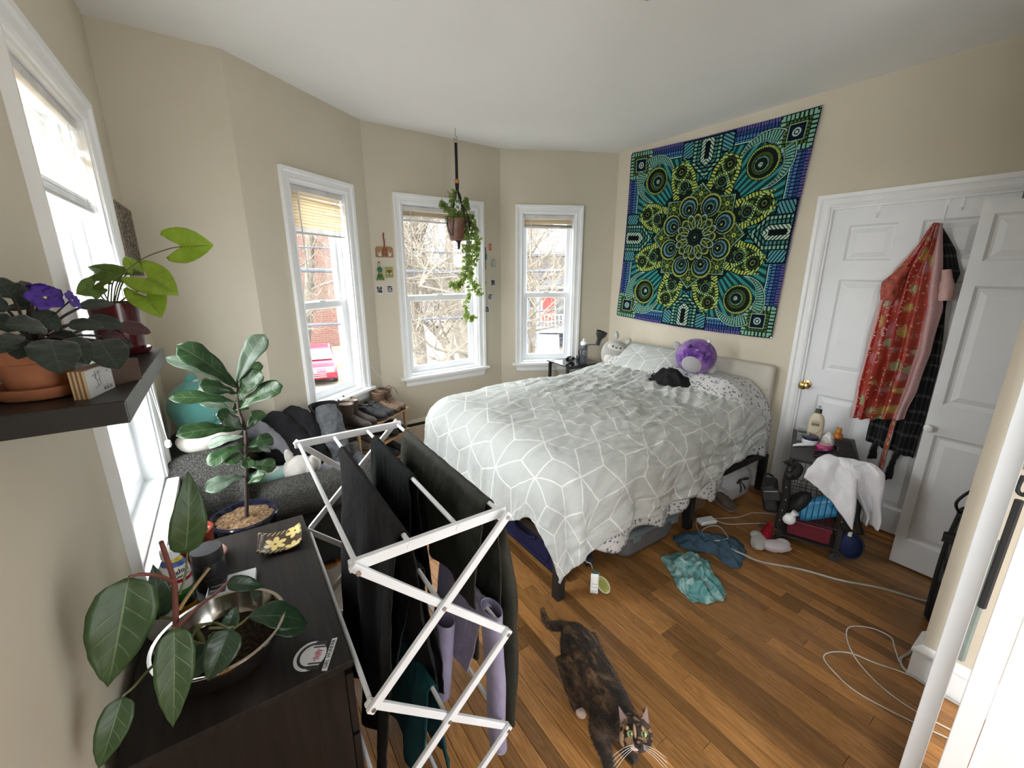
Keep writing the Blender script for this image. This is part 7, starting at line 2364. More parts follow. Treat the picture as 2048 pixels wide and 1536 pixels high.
# ================================================================== robes on the closet door
def floral_robe():
 k = Mat('coral_red_floral_satin', 0.55, 0, 0.3)
 u, v = k.uv()
 c = k.node('ShaderNodeCombineXYZ')
 k.link(u * 0.30, c.inputs[0]); k.link(v * 1.15, c.inputs[1])
 P_ = c.outputs[0]
 warp = k.node('ShaderNodeVectorMath', operation='ADD')
 nn = k.node('ShaderNodeTexNoise'); nn.inputs['Scale'].default_value = 30
 k.link(P_, nn.inputs['Vector'])
 sc = k.node('ShaderNodeVectorMath', operation='SCALE'); sc.inputs['Scale'].default_value = 0.022
 k.link(nn.outputs[1], sc.inputs[0])
 k.link(P_, warp.inputs[0]); k.link(sc.outputs[0], warp.inputs[1])
 vo = k.vor(warp.outputs[0], 15)
 d = X(k.nt, vo.outputs['Distance'])
 sep = k.node('ShaderNodeSeparateColor'); k.link(vo.outputs['Color'], sep.inputs[0])
 hue = X(k.nt, sep.outputs[0])
 base = k.ramp(k.noise(P_, 8, 3), [(0.3, (0.33, 0.040, 0.030)), (0.7, (0.46, 0.085, 0.055))])
 pet = ((d * 60.0).sin() * 0.08 + d)
 fl = pet.step(0.46, 0.41) * hue.gt(0.10)
 fc = k.ramp(hue, [(0.18, (0.50, 0.24, 0.26)), (0.55, (0.55, 0.42, 0.12)), (0.75, (0.42, 0.50, 0.30)), (0.95, (0.52, 0.16, 0.19))], 'CONSTANT')
 ln = ((d * 26.0).fract() - 0.5).abs().lt(0.14) * fl
 col = k.mix(fl, base, fc)
 col = k.mix(ln * 0.75, col, (0.20, 0.05, 0.05))
 ed = k.vor(warp.outputs[0], 38)
 lf = X(k.nt, ed.outputs['Distance']).step(0.24, 0.16)
 col = k.mix(lf * 0.8, col, (0.60, 0.46, 0.36))
 # dark red daisy bands along the fold lines
 bd = ((u * 5.5).fract() - 0.5).abs().lt(0.10)
 dz = k.vor(P_, 80)
 dd = X(k.nt, dz.outputs['Distance']).lt(0.30)
 bc = k.mix(dd, (0.30, 0.020, 0.020), (0.62, 0.50, 0.30))
 col = k.mix(bd, col, bc)
 # pale pink reverse at the outer edges
 pk = u.gt(0.80).mx(u.lt(0.07))
 pc = k.mix(X(k.nt, ed.outputs['Distance']).step(0.3, 0.2) * 0.5, (0.58, 0.36, 0.36), (0.60, 0.52, 0.50))
 col = k.mix(pk, col, pc)
 k.col(col)
 k.bump(k.noise(k.coord('Object'), 60, 3), 0.15, 0.004)
 return k.m
def plaid():
 k = Mat('black_grey_plaid_flannel', 1.0, 0, 0.1)
 u, v = k.uv()
 s1 = ((u * 11.0).fract() - 0.5).abs().lt(0.10)
 s2 = ((v * 17.0).fract() - 0.5).abs().lt(0.10)
 f = (s1 + s2) * 0.5
 k.col(k.ramp(f, [(0.0, (0.0075, 0.0075, 0.008)), (0.5, (0.030, 0.031, 0.033)), (1.0, (0.07, 0.072, 0.075))]))
 k.bump(k.noise(k.coord('Object'), 200, 2), 0.3, 0.003)
 k.inp('Sheen Weight', 0.2)
 return k.m
M_ROBE = floral_robe(); M_PLAID = plaid()
def hanging(name, label, mat, rows, x_wall, depth, folds, amp, seed, nu=90, nv=110, fall=None, parent=None):
 """rows: (q, y_left, y_right, z_left, z_right) from the hook down; cloth bulges depth into the room"""
 def at(q):
  for a_, b_ in zip(rows[:-1], rows[1:]):
   if q <= b_[0]:
    f = (q - a_[0]) / (b_[0] - a_[0]); f = f * f * (3 - 2 * f) * 0.4 + f * 0.6
    return [a_[i] * (1 - f) + b_[i] * f for i in range(1, 5)]
  return rows[-1][1:]
 def fn(s, q):
  yl, yr, zl, zr = at(q)
  y = yl + (yr - yl) * s; z = zl + (zr - zl) * s
  e = math.sin(PI * s) ** 0.6
  g = 0.25 + 0.75 * min(1, q * 2.2)
  w = math.sin(2 * PI * folds * s + seed + 1.4 * nz(q * 2, seed)) + 0.7 * nz(s * folds * 2.4, q * 2.0, seed)
  xx = x_wall - 0.012 - depth * e * (0.6 + 0.4 * math.sin(PI * min(1, q + 0.15))) - amp * g * w * e
  z += 0.012 * nz(s * 8, q, seed + 4) * q
  y += 0.006 * nz(q * 7, s * 6, seed + 2)
  return (min(xx, x_wall - 0.008), y, z)
 m = MB().grid(fn, nu, nv)
 uv = [(i / nu, j / nv) for j in range(nv + 1) for i in range(nu + 1)]
 o = m.build(name, mat, parent, uvs=uv, solid=0.003)
 if label: tag(o, label, 'robe', 'robes on the closet door')
 return o
XW = 3.325
pl_ = hanging('plaid_robe', 'black and grey plaid flannel robe hanging behind the floral one', M_PLAID, [(0, 0.735, 0.715, 1.89, 1.885), (0.12, 0.77, 0.640, 1.76, 1.76), (0.22, 0.78, 0.598, 1.64, 1.64), (0.32, 0.79, 0.622, 1.52, 1.50), (0.6, 0.80, 0.588, 1.15, 1.15), (0.85, 0.825, 0.585, 0.80, 0.78), (1.0, 0.830, 0.592, 0.60, 0.565)], XW - 0.004, 0.028, 2.5, 0.012, 2.0)
hanging('belt_end', None, M_PLAID, [(0, 0.785, 0.755, 0.62, 0.62), (0.5, 0.795, 0.765, 0.56, 0.56), (1, 0.80, 0.755, 0.485, 0.50)], XW - 0.004, 0.02, 0.5, 0.004, 3.0, 14, 20, parent=pl_)
hanging('belt_end', None, M_PLAID, [(0, 0.680, 0.650, 0.60, 0.60), (0.5, 0.690, 0.665, 0.49, 0.49), (1, 0.705, 0.660, 0.375, 0.40)], XW - 0.004, 0.02, 0.5, 0.004, 3.0, 14, 20, parent=pl_)
rb = hanging('floral_robe', 'coral red floral robe hanging from a hook on the white closet door', M_ROBE, [(0, 0.742, 0.708, 1.905, 1.90), (0.08, 0.785, 0.690, 1.80, 1.80), (0.2, 0.868, 0.655, 1.66, 1.63), (0.34, 0.905, 0.625, 1.46, 1.46), (0.55, 0.915, 0.625, 1.22, 1.22), (0.8, 0.922, 0.645, 0.96, 0.97), (1.0, 0.918, 0.665, 0.735, 0.80)], XW - 0.045, 0.055, 4.5, 0.034, 1.0, 130, 120)
hanging('robe_belt', None, M_ROBE, [(0, 0.722, 0.698, 0.82, 0.82), (0.5, 0.728, 0.706, 0.56, 0.56), (1, 0.735, 0.714, 0.285, 0.285)], XW - 0.03, 0.012, 0.3, 0.003, 5.0, 10, 40, parent=rb)
roll('cuff', None, None, plain('pale_pink_satin', (0.52, 0.33, 0.31), 0.6), [(3.235, 0.640, 1.66), (3.232, 0.622, 1.57), (3.232, 0.612, 1.50)], [0.018, 0.030, 0.030], 2.0, rb)
roll('gathered_sleeve', None, None, plain('orange_red_satin', (0.36, 0.07, 0.045), 0.55, 0, 0.5, 30), [(3.21, 0.800, 1.68), (3.20, 0.845, 1.58), (3.205, 0.852, 1.49)], [0.02, 0.042, 0.034], 4.0, rb)
# over the door hooks
for lab, y, long_ in (('short white over the door hook on the left of the closet door', 1.018, 0), ('white over the door hook carrying the two robes', 0.722, 1)):
 t = thing('door_hook', lab, 'hook', (3.33, y, 2.0), 0, 'hooks over the closet door')
 MB().box2((3.3325, y - 0.009, 1.985), (3.3345, y + 0.009, 2.033)).build('strap', M_TRIM, t, smooth=False, world=True)
 zl = 1.89 if long_ else 1.965
 MB().tube(spline([(3.331, y, 2.0), (3.328, y, zl + 0.02), (3.318, y, zl), (3.305, y, zl + 0.004), (3.300, y, zl + 0.025)], 5), 0.0028, 6).build('hook', M_TRIM, t, world=True)
t = thing('door_hook', 'white over the door hook with a peg, right of the robes', 'hook', (3.33, 0.665, 2.0), 0, 'hooks over the closet door')
MB().box2((3.331, 0.656, 1.968), (3.3345, 0.674, 2.033)).build('strap', M_TRIM, t, smooth=False, world=True, bevel=0.001)
MB().cyl((3.333, 0.665, 1.976), (3.318, 0.665, 1.974), 0.006, n=10).build('peg', M_TRIM, t, world=True)
# ================================================================== laundry hamper
def mesh_net():
 k = Mat('black_nylon_mesh', 0.8, 0, 0.2)
 u, v = k.uv()
 k.col((0.012, 0.012, 0.014))
 h = ((u * 240.0).fract() - 0.5).abs().gt(0.26).mx(((v * 130.0).fract() - 0.5).abs().gt(0.26))
 k.inp('Alpha', h)
 return k.m
M_NET = mesh_net()
M_HBLK = plain('black_nylon_binding', (0.012, 0.012, 0.014), 0.7)
HX, HY, HR_, HH = 2.70, 0.135, 0.200, 0.60
t = thing('laundry_hamper', 'black mesh pop up laundry hamper half hidden behind the wall end', 'hamper', (HX, HY, 0))
m = MB()
def hp(s, q):
 a_ = 2 * PI * s
 ex = 0.5
 c_, s_ = math.cos(a_), math.sin(a_)
 rr = HR_ * (1 - 0.10 * max(0, q - 0.75) * 4 * 0.5) * (0.96 + 0.04 * math.sin(PI * q))
 return (HX + rr * 0.78 * c_, HY + rr * s_ * 0.82, 0.01 + (HH - 0.03) * q)
m.grid(hp, 48, 24, closed_u=True)
m.build('mesh_wall', M_NET, t, world=True, uvs=[(i / 48, j / 24) for j in range(25) for i in range(48)])
for z, nm in ((0.012, 'bottom_ring'), (HH - 0.02, 'top_ring')):
 MB().tube([hp(i / 40, (z - 0.01) / (HH - 0.03)) for i in range(40)], 0.006, 6, closed=True).build(nm, M_HBLK, t, world=True)
MB().lathe([(0.001, 0), (0.15, 0)], (HX, HY, 0.012), 30).build('bottom', M_HBLK, t, world=True)
for sgn in (0.30, 0.55, 0.8, 0.05):
 MB().tube([hp(sgn, q / 12) for q in range(13)], 0.0085, 6).build('binding', M_HBLK, t, world=True)
hd = [hp(0.30, 1), (HX - 0.10, HY + 0.155, HH + 0.05), (HX - 0.06, HY + 0.12, HH + 0.115), (HX + 0.0, HY + 0.08, HH + 0.10), (HX + 0.03, HY + 0.09, HH + 0.02), (HX - 0.02, HY + 0.15, HH - 0.03)]
MB().tube(spline(hd, 6), 0.006, 7).build('handle', M_HBLK, t, world=True)
m = MB()
m.grid(lambda s, q: (HX - 0.155 + 0.02 * nz(s * 4, q * 4), HY + 0.02 + 0.14 * (s - 0.5) * 2, 0.47 + (0.10 - 0.05 * abs(s - .5) * 2) * q), 14, 10)
m.build('rim_panel', M_HBLK, t, world=True)
roll('laundry', 'dark garments filling the laundry hamper', 'laundry', M_GREYD, [(HX - 0.06, HY + 0.02, 0.06), (HX, HY - 0.02, 0.14), (HX + 0.04, HY, 0.28)], [0.07, 0.10, 0.06], 9.0)
roll('striped_garment', 'pale grey striped garment pressed against the mesh of the hamper', 'laundry', cloth('grey_white_jersey', (0.40, 0.40, 0.44), 0.2, 300), [(HX - 0.075, HY + 0.045, 0.30), (HX - 0.08, HY + 0.04, 0.22), (HX - 0.07, HY + 0.03, 0.16)], [0.03, 0.05, 0.03], 4.0)
# ================================================================== things hanging in the gap beside the entry door
t = thing('hanging_straps', 'black strap and chain hanging from a hook in the gap beside the entry door', 'strap', (1.9, 0.09, 1.2))
MB().tube(spline([(1.86, 0.098, 1.345), (1.86, 0.088, 1.33), (1.86, 0.084, 1.20), (1.86, 0.089, 1.08)], 5), 0.006, 6).build('strap', M_HBLK, t, world=True)
MB().tube(spline([(1.86, 0.096, 1.075), (1.86, 0.078, 1.06), (1.86, 0.083, 1.02), (1.86, 0.098, 1.03), (1.86, 0.096, 1.075)], 5), 0.006, 6).build('loop', M_HBLK, t, world=True)
for i in range(9):
 MB().ball((1.86, 0.099 - 0.007 * (i % 2), 1.28 - i * 0.022), (0.008, 0.008, 0.010), 8, 6).build('chain_link', M_SCREW, t, world=True)
MB().tube([(1.86, 0.088, 1.0), (1.86, 0.090, 0.62)], 0.010, 6).build('strap', M_HBLK, t, world=True)
MB().tube([(1.87, 0.099, 0.85), (1.87, 0.099, 0.40)], 0.012, 6).build('strap', plain('sage_webbing', (0.20, 0.24, 0.22), 0.8), t, world=True)
# ================================================================== side cart with its clutter
CB = Vector((2.655, 0.975, 0)); CA = math.atan2(0.36, 0.93)
ct = thing('side_cart', 'black side cart on castors with a wire basket, beside the bed', 'cart', tuple(CB), CA)
CW, CD, CH = 0.285, 0.53, 0.60                                     # width along -y, depth along x
def cw(x, y, z=0.0):
 c, s = math.cos(CA), math.sin(CA)
 return Vector((CB.x + x * c - y * s, CB.y + x * s + y * c, z))
M_CART = plain('black_cart_laminate', (0.013, 0.0125, 0.012), 0.5, 0, 0.15, 20, 0.05)
MB().box2((-0.02, -CW - 0.03, CH - 0.022), (CD, 0.02, CH)).build('top', M_CART, ct, smooth=False, bevel=0.003)
for x in (0.015, CD - 0.03):
 for y in (0.0, -CW):
  MB().box2((x - 0.012, y - 0.012, 0.06), (x + 0.012, y + 0.012, CH - 0.022)).build('post', M_CART, ct, smooth=False)
  w = MB().cyl((x - 0.011, y, 0.028), (x + 0.011, y, 0.028), 0.028, n=18).build('castor', M_SLOT, ct)
  MB().box2((x - 0.015, y - 0.008, 0.03), (x + 0.015, y + 0.008, 0.065)).build('castor_fork', M_CART, w, smooth=False)
MB().box2((0.0, -CW, 0.072), (CD - 0.02, 0.0, 0.082)).build('bottom_shelf', M_CART, ct, smooth=False)
M_WIRE = plain('black_wire', (0.012, 0.012, 0.012), 0.4)
for z in (0.20, 0.43, 0.455):
 pts = [(0.015, 0, z), (0.015, -CW, z), (CD - 0.03, -CW, z), (CD - 0.03, 0, z)]
 MB().tube(pts, 0.0026, 6, closed=True).build('basket_rim', M_WIRE, ct)
for i in range(9):
 y = -CW * (i + 1) / 10
 MB().tube([(0.015, y, 0.455), (0.015, y, 0.20), (CD - 0.03, y, 0.20), (CD - 0.03, y, 0.455)], 0.0018, 5).build('basket_wire', M_WIRE, ct)
for i in range(7):
 x = 0.015 + (CD - 0.045) * (i + 1) / 8
 MB().tube([(x, 0, 0.455), (x, 0, 0.20), (x, -CW, 0.20), (x, -CW, 0.455)], 0.0018, 5).build('basket_wire', M_WIRE, ct)
# belts wound on the left front post
M_BELT = leather('black_belt_leather', (0.012, 0.011, 0.011))
def belt(label, pts, w, studs=0):
 t = thing('belt', label, 'belt', tuple(cw(*pts[0])), 0, 'belts hanging on the side cart')
 sp = [cw(*p) for p in spline(pts, 6)]
 m = MB()
 vs = []
 for i, p in enumerate(sp):
  d = (sp[min(i + 1, len(sp) - 1)] - sp[max(i - 1, 0)]).normalized()
  s = Vector((math.sin(CA), -math.cos(CA), 0))
  s = (s - d * s.dot(d)).normalized()
  vs += [p - s * w / 2, p + s * w / 2]
 m.add(vs, [(2 * i, 2 * i + 1, 2 * i + 3, 2 * i + 2) for i in range(len(sp) - 1)])
 m.build('strap', M_BELT, t, world=True, solid=0.005)
 n = Vector((-math.cos(CA), -math.sin(CA), 0))
 for i in range(studs):
  p = sp[int((i + 0.7) / (studs + 0.5) * (len(sp) - 1))]
  MB().ball(p + n * 0.004, 0.006, 8, 6).build('stud', M_SCREW, t, world=True)
 return t
belt('studded black leather belt hanging down the left front post of the cart', [(-0.03, 0.0, 0.585), (-0.04, 0.005, 0.53), (-0.035, 0.01, 0.45), (-0.03, 0.0, 0.33), (-0.025, 0.01, 0.22), (-0.02, 0.01, 0.12)], 0.042, 7)
belt('black leather belt wound in a knot at the top of the left cart post', [(-0.045, 0.03, 0.56), (-0.06, 0.0, 0.58), (-0.055, -0.035, 0.555), (-0.05, -0.02, 0.50), (-0.05, 0.02, 0.49)], 0.045, 0)
belt('black belt hanging beside the right cart post below the towel', [(-0.03, -CW + 0.02, 0.58), (-0.035, -CW - 0.01, 0.45), (-0.03, -CW + 0.01, 0.30), (-0.03, -CW - 0.03, 0.23)], 0.036, 3)
belt('black belt with a rounded end hanging outside the right cart post', [(-0.01, -CW - 0.03, 0.57), (-0.02, -CW - 0.045, 0.40), (-0.02, -CW - 0.05, 0.32), (-0.03, -CW - 0.085, 0.235)], 0.034, 0)
# basket contents
M_BAG = leather('black_bag_leather', (0.014, 0.013, 0.013))
t = thing('handbag', 'black leather handbag squeezed between the bed and the left side of the cart', 'bag', tuple(cw(0.03, 0.025, 0.20)), CA)
m = MB().box((0.06, 0.055, 0.085), (0.20, 0.085, 0.17), (R(-14), R(6), 0)); m.build('bag_body', M_BAG, t, bevel=0.02, seg=3)
MB().box((-0.045, 0.05, 0.13), (0.012, 0.09, 0.07), (R(-14), R(10), 0)).build('flap', M_BAG, t, bevel=0.004)
MB().tube(spline([(-0.04, 0.09, 0.17), (0.02, 0.10, 0.215), (0.10, 0.09, 0.20), (0.15, 0.06, 0.17)], 5), 0.006, 6).build('bag_handle', M_BAG, t)
MB().tube([(-0.053, 0.09, 0.145), (-0.054, 0.02, 0.165)], 0.0025, 6).build('zipper', M_SCREW, t)
t = thing('sunglasses_case', 'black case leaning in the basket behind the white knob', 'case', tuple(cw(0.07, -0.06, 0.22)), CA)
MB().ball((0, 0.0, 0.06), (0.055, 0.05, 0.10), 20, 16, rot=(R(35), 0, 0)).build('case_body', M_BAG, t)
MB().ball((-0.045, -0.025, 0.095), 0.005, 8, 6).build('stud', M_SCREW, t)
M_BLUEC = plain('bright_blue_plastic', (0.030, 0.21, 0.42), 0.35, 0, 0.06)
t = thing('blue_case', 'bright blue rounded plastic case lying tilted in the wire basket', 'case', tuple(cw(0.075, -0.16, 0.275)), CA, rot=(R(-31), 0, CA))
MB().box((0, 0, 0), (0.075, 0.225, 0.125)).build('case_body', M_BLUEC, t, bevel=0.028, seg=4)
MB().box((0, 0, 0.012), (0.079, 0.229, 0.004)).build('lid_seam', plain('dark_blue_seam', (0.02, 0.12, 0.25), 0.4), t, bevel=0.001)
MB().box((-0.038, 0, 0.0), (0.004, 0.15, 0.06)).build('lid_panel', plain('lighter_blue_plastic', (0.05, 0.27, 0.48), 0.35), t, bevel=0.0015)
t = thing('white_knob_object', 'round white plastic object poking out of the left of the basket', 'object', tuple(cw(-0.015, -0.035, 0.205)), CA)
MB().ball((0, 0, 0), (0.032, 0.036, 0.036), 18, 14).build('ball', M_TRIM, t)
MB().cyl((0.0, -0.012, 0.028), (0.0, -0.028, 0.052), 0.016, 0.020, 14).build('neck', M_TRIM, t)
M_REDB = plain('deep_red_box', (0.115, 0.006, 0.016), 0.5)
t = thing('red_box', 'deep red storage box on the bottom shelf of the cart', 'box', tuple(cw(0.02, -0.15, 0.083)), CA)
MB().box2((0.01, -0.10, 0.0), (0.30, 0.115, 0.085)).build('box_body', M_REDB, t, smooth=False, bevel=0.003)
MB().box2((0.006, -0.104, 0.075), (0.304, 0.119, 0.098)).build('lid', M_REDB, t, smooth=False, bevel=0.003)
crumple('red_cloth', [tuple(cw(-0.03, 0.10))[:2], tuple(cw(-0.07, 0.045))[:2], tuple(cw(0.0, 0.02))[:2], tuple(cw(0.06, 0.05))[:2], tuple(cw(0.04, 0.11))[:2]], 0.14, cloth('crimson_cloth', (0.28, 0.010, 0.020), 0.2), 'small crumpled crimson cloth beside the left leg of the cart', 'cloth', 0.0, 3.3, 18)
t = thing('navy_pouch', 'round navy blue pouch leaning against the right castor of the cart', 'pouch', tuple(cw(0.02, -CW - 0.055, 0.0)), CA)
MB().ball((0.02, 0, 0.12), (0.045, 0.062, 0.085), 22, 18, rot=(R(-10), 0, 0)).build('pouch_body', cloth('navy_quilted_nylon', (0.012, 0.022, 0.075), 0.2, 300, 0.6), t)
MB().tube([(0.02 - 0.02, 0.064 * math.cos(q), 0.12 + 0.087 * math.sin(q)) for q in [2 * PI * i / 30 for i in range(30)]], 0.005, 6, closed=True).build('piping', M_SLOT, t)
MB().box((-0.02, 0.012, 0.205), (0.003, 0.018, 0.03)).build('white_tag', M_PAPER, t, smooth=False)
# towel over the right front corner
M_TOWEL = cloth('white_terry_towel', (0.66, 0.655, 0.69), 0.05, 420, 1.0, wr=0.5)
m = MB()
def tw(s, q):
 # s across the towel, q from the front-left tip over the corner down to the right
 L = q * 0.86
 if L < 0.36:                                                  # falls in front of the basket
  f = (0.36 - L)
  k_ = min(1, f / 0.30)
  x = -0.035 - 0.02 * math.sin(s * 7 + 1) * k_ - 0.04 * k_
  y = -0.20 + 0.14 * (0.5 - s) * 1.3 + 0.075 * k_ * (0.6 - s)
  z = 0.625 - f * (0.30 + 0.70 * s ** 1.2) * 0.95
 elif L < 0.50:
  f = (L - 0.36) / 0.14
  x = -0.035 + 0.035 * math.sin(f * PI) - 0.01 * f
  y = -0.20 + 0.14 * (0.5 - s) * 1.3 - 0.115 * f
  z = 0.625 + 0.03 * math.sin(f * PI) - 0.01 * f
 else:
  f = (L - 0.50)
  k_ = min(1, f / 0.3)
  x = -0.045 + 0.05 * (1 - s) * k_ - 0.02 * math.sin(s * 8) * k_
  y = -0.315 + 0.14 * (0.5 - s) * (1.3 - 0.5 * k_) - 0.12 * k_ * (0.5 + 0.4 * (1 - s))
  z = 0.615 - f * 0.88
 d = 0.010 * nz(s * 6, q * 7, 2) + 0.012 * math.sin(s * 11 + q * 3) * 0.6
 p = cw(x + d, y + 0.006 * nz(q * 8, s * 5, 4), z + 0.004 * nz(s * 9, q * 9, 8))
 return p
m.grid(tw, 34, 70)
tag(m.build('towel', M_TOWEL, None, solid=0.007), 'small white towel draped over the right corner of the cart', 'towel')
# things on top
def onto(x, y): return tuple(cw(x, y, CH))
lx, ly = 0.40, -0.095
t = thing('lotion_bottle', 'cream lotion pump bottle with a dark green collar on the cart', 'bottle', onto(lx, ly), math.atan2(-onto(lx, ly)[1], -onto(lx, ly)[0]) + PI / 2)
M_LOT = plain('cream_bottle_plastic', (0.58, 0.50, 0.38), 0.35, 0, 0.03)
m = MB()
secs = [(0.0, 0.036, 0.024), (0.006, 0.041, 0.028), (0.05, 0.043, 0.029), (0.10, 0.043, 0.029), (0.135, 0.040, 0.027), (0.158, 0.031, 0.023), (0.172, 0.018, 0.016), (0.178, 0.015, 0.015)]
vs = []
for z, rx, ry in secs:
 for i in range(28):
  q = 2 * PI * i / 28
  vs.append((rx * math.copysign(abs(math.cos(q)) ** 0.8, math.cos(q)), ry * math.copysign(abs(math.sin(q)) ** 0.8, math.sin(q)), z))
m.add(vs, [(j * 28 + i, j * 28 + (i + 1) % 28, (j + 1) * 28 + (i + 1) % 28, (j + 1) * 28 + i) for j in range(len(secs) - 1) for i in range(28)] + [tuple(range(28))[::-1]])
bb = m.build('bottle_body', M_LOT, t)
M_DG = plain('dark_green_plastic', (0.020, 0.034, 0.020), 0.4)
MB().lathe([(0.001, 0.176), (0.018, 0.176), (0.018, 0.198), (0.015, 0.202), (0.001, 0.202)], (0, 0, 0), 20).build('collar', M_DG, t)
MB().lathe([(0.005, 0.20), (0.005, 0.213), (0.010, 0.214), (0.010, 0.222), (0.001, 0.223)], (0, 0, 0), 14).build('pump', plain('grey_pump', (0.35, 0.35, 0.33), 0.4), t)
MB().tube([(0, 0, 0.217), (0, -0.024, 0.214), (0, -0.03, 0.209)], 0.0045, 8).build('nozzle', plain('grey_pump_nozzle', (0.35, 0.35, 0.33), 0.4), t)
M_LG_ = plain('green_label', (0.075, 0.13, 0.035), 0.5)
lbl = MB().box((-0.004, -0.0292, 0.103), (0.040, 0.0008, 0.015)).build('green_label_band', M_LG_, bb, smooth=False)
fm = lambda x, z: frame_m((x, -0.0300, z), (1, 0, 0), (0, -1, 0))
text_mesh('lettering', 'Aveeno', 0.0135, M_STB, bb, fm(-0.004, 0.119))
text_mesh('lettering', 'ACTIVE NATURALS', 0.0042, M_STB, bb, fm(-0.004, 0.130))
text_mesh('lettering', 'daily moisturizing', 0.0046, M_STW, bb, frame_m((-0.004, -0.0302, 0.103), (1, 0, 0), (0, -1, 0)))
text_mesh('lettering', 'lotion', 0.006, M_FAINT, bb, fm(-0.014, 0.088))
b = MB()
for i in range(6):
 b.tube([(0.004 + 0.004 * i, -0.0298, 0.035 + 0.007 * i), (0.010 + 0.004 * i, -0.0298, 0.047 + 0.006 * i)], 0.0012, 5)
b.build('oat_print', plain('wheat_print', (0.40, 0.29, 0.14), 0.6), bb)
t = thing('cream_jar', 'white cream jar with a navy screw lid on the cart', 'jar', onto(0.29, -0.075))
MB().lathe([(0.001, 0.0), (0.040, 0.0), (0.043, 0.004), (0.043, 0.032)], (0, 0, 0), 30).build('jar_body', M_TRIM, t)
MB().lathe([(0.001, 0.031), (0.0445, 0.031), (0.0445, 0.045), (0.041, 0.048), (0.001, 0.048)], (0, 0, 0), 36).build('lid', plain('navy_lid', (0.010, 0.016, 0.055), 0.35), t)
t = thing('orange_bottle', 'small amber bottle with an orange cap on the cart', 'bottle', onto(0.40, -0.215))
k_ = Mat('amber_liquid_bottle', 0.1, 0, 0.5); k_.col((0.62, 0.20, 0.03)); k_.inp('Transmission Weight', 0.3)
MB().lathe([(0.001, 0.0), (0.024, 0.0), (0.027, 0.004), (0.027, 0.045), (0.024, 0.058), (0.012, 0.070), (0.011, 0.076)], (0, 0, 0), 24).build('bottle_body', k_.m, t)
MB().lathe([(0.001, 0.074), (0.014, 0.074), (0.014, 0.098), (0.012, 0.100), (0.001, 0.100)], (0, 0, 0), 20).build('cap', plain('orange_cap', (0.55, 0.24, 0.03), 0.4), t)
t = thing('cream_tube', 'white squeeze tube lying in front of the navy lidded jar on the cart', 'tube', onto(0.21, -0.04), CA + R(-52))
MB().tube([(-0.06, 0, 0.006), (-0.03, 0, 0.010), (0.03, 0, 0.012), (0.032, 0, 0.012)], [0.006, 0.010, 0.012, 0.012], 14).build('tube_body', M_TRIM, t)
MB().cyl((0.032, 0, 0.0125), (0.060, 0, 0.0125), 0.0125, n=16).build('cap', M_TRIM, t)
t = thing('hair_tie', 'black hair tie lying on the front of the cart top', 'hair tie', onto(0.09, -0.115))
MB().tube([(0.026 * math.cos(q), 0.019 * math.sin(q), 0.004) for q in [2 * PI * i / 26 for i in range(26)]], 0.0038, 8, closed=True).build('band', M_SLOT, t)
t = thing('pink_compact', 'bright pink oval compact in the middle of the cart top', 'compact', onto(0.235, -0.15), 0.4)
M_PINK = plain('magenta_plastic', (0.42, 0.035, 0.16), 0.3)
MB().lathe([(0.001, 0.0), (0.038, 0.0), (0.042, 0.006), (0.042, 0.020), (0.036, 0.028), (0.001, 0.030)], (0, 0, 0), 28).build('case', M_PINK, t)
MB().lathe([(0.001, 0.030), (0.030, 0.0295), (0.028, 0.032), (0.001, 0.033)], (0, 0, 0), 24).build('lid_disc', plain('pale_pink_plastic', (0.55, 0.30, 0.36), 0.3), t)
t = thing('lipstick', 'silver and purple lipstick tube beside the pink compact', 'lipstick', onto(0.165, -0.135), CA + R(-70))
MB().cyl((-0.035, 0, 0.009), (0.005, 0, 0.009), 0.009, n=14).build('tube', plain('plum_plastic', (0.16, 0.02, 0.09), 0.3), t)
MB().cyl((0.005, 0, 0.009), (0.03, 0, 0.009), 0.0095, n=14).build('silver_cap', metalm('silver_cap', (0.7, 0.7, 0.72), 0.2), t)
t = thing('black_case', 'open wedge shaped black case at the right end of the cart top', 'case', onto(0.24, -0.255), CA + R(8))
m = MB(); m.add([(-0.09, -0.035, 0), (0.09, -0.035, 0), (0.09, 0.045, 0), (-0.09, 0.045, 0), (-0.09, -0.035, 0.012), (0.09, -0.035, 0.05), (0.09, 0.045, 0.05), (-0.09, 0.045, 0.012)], [(3, 2, 1, 0), (4, 5, 6, 7), (0, 1, 5, 4), (1, 2, 6, 5), (2, 3, 7, 6), (3, 0, 4, 7)])
m.build('case_body', M_BAG, t, smooth=False, bevel=0.004)
MB().box((-0.02, 0.047, 0.02), (0.012, 0.004, 0.03)).build('clasp', M_SCREW, t, smooth=False)
crumple('tissue', [tuple(cw(0.30, -0.13))[:2], tuple(cw(0.44, -0.14))[:2], tuple(cw(0.43, -0.20))[:2], tuple(cw(0.32, -0.20))[:2]], 0.05, plain('white_tissue', (0.66, 0.65, 0.64), 0.9), 'crumpled white tissue between the lotion and the amber bottle', 'tissue', CH, 2.0, 25)
k_ = Mat('clear_plastic_tray', 0.1, 0, 0.5); k_.col((0.7, 0.72, 0.72)); k_.inp('Transmission Weight', 0.75)
t = thing('clear_tray', 'small clear plastic tray behind the navy lidded jar', 'tray', onto(0.37, -0.035), CA)
m = MB()
for a_, b_ in (((-0.06, -0.03), (0.06, -0.03)), ((0.06, -0.03), (0.06, 0.03)), ((0.06, 0.03), (-0.06, 0.03)), ((-0.06, 0.03), (-0.06, -0.03))):
 m.bar((a_[0], a_[1], 0.025), (b_[0], b_[1], 0.025), 0.002, 0.05)
m.build('walls', k_.m, t, smooth=False, merge=True)
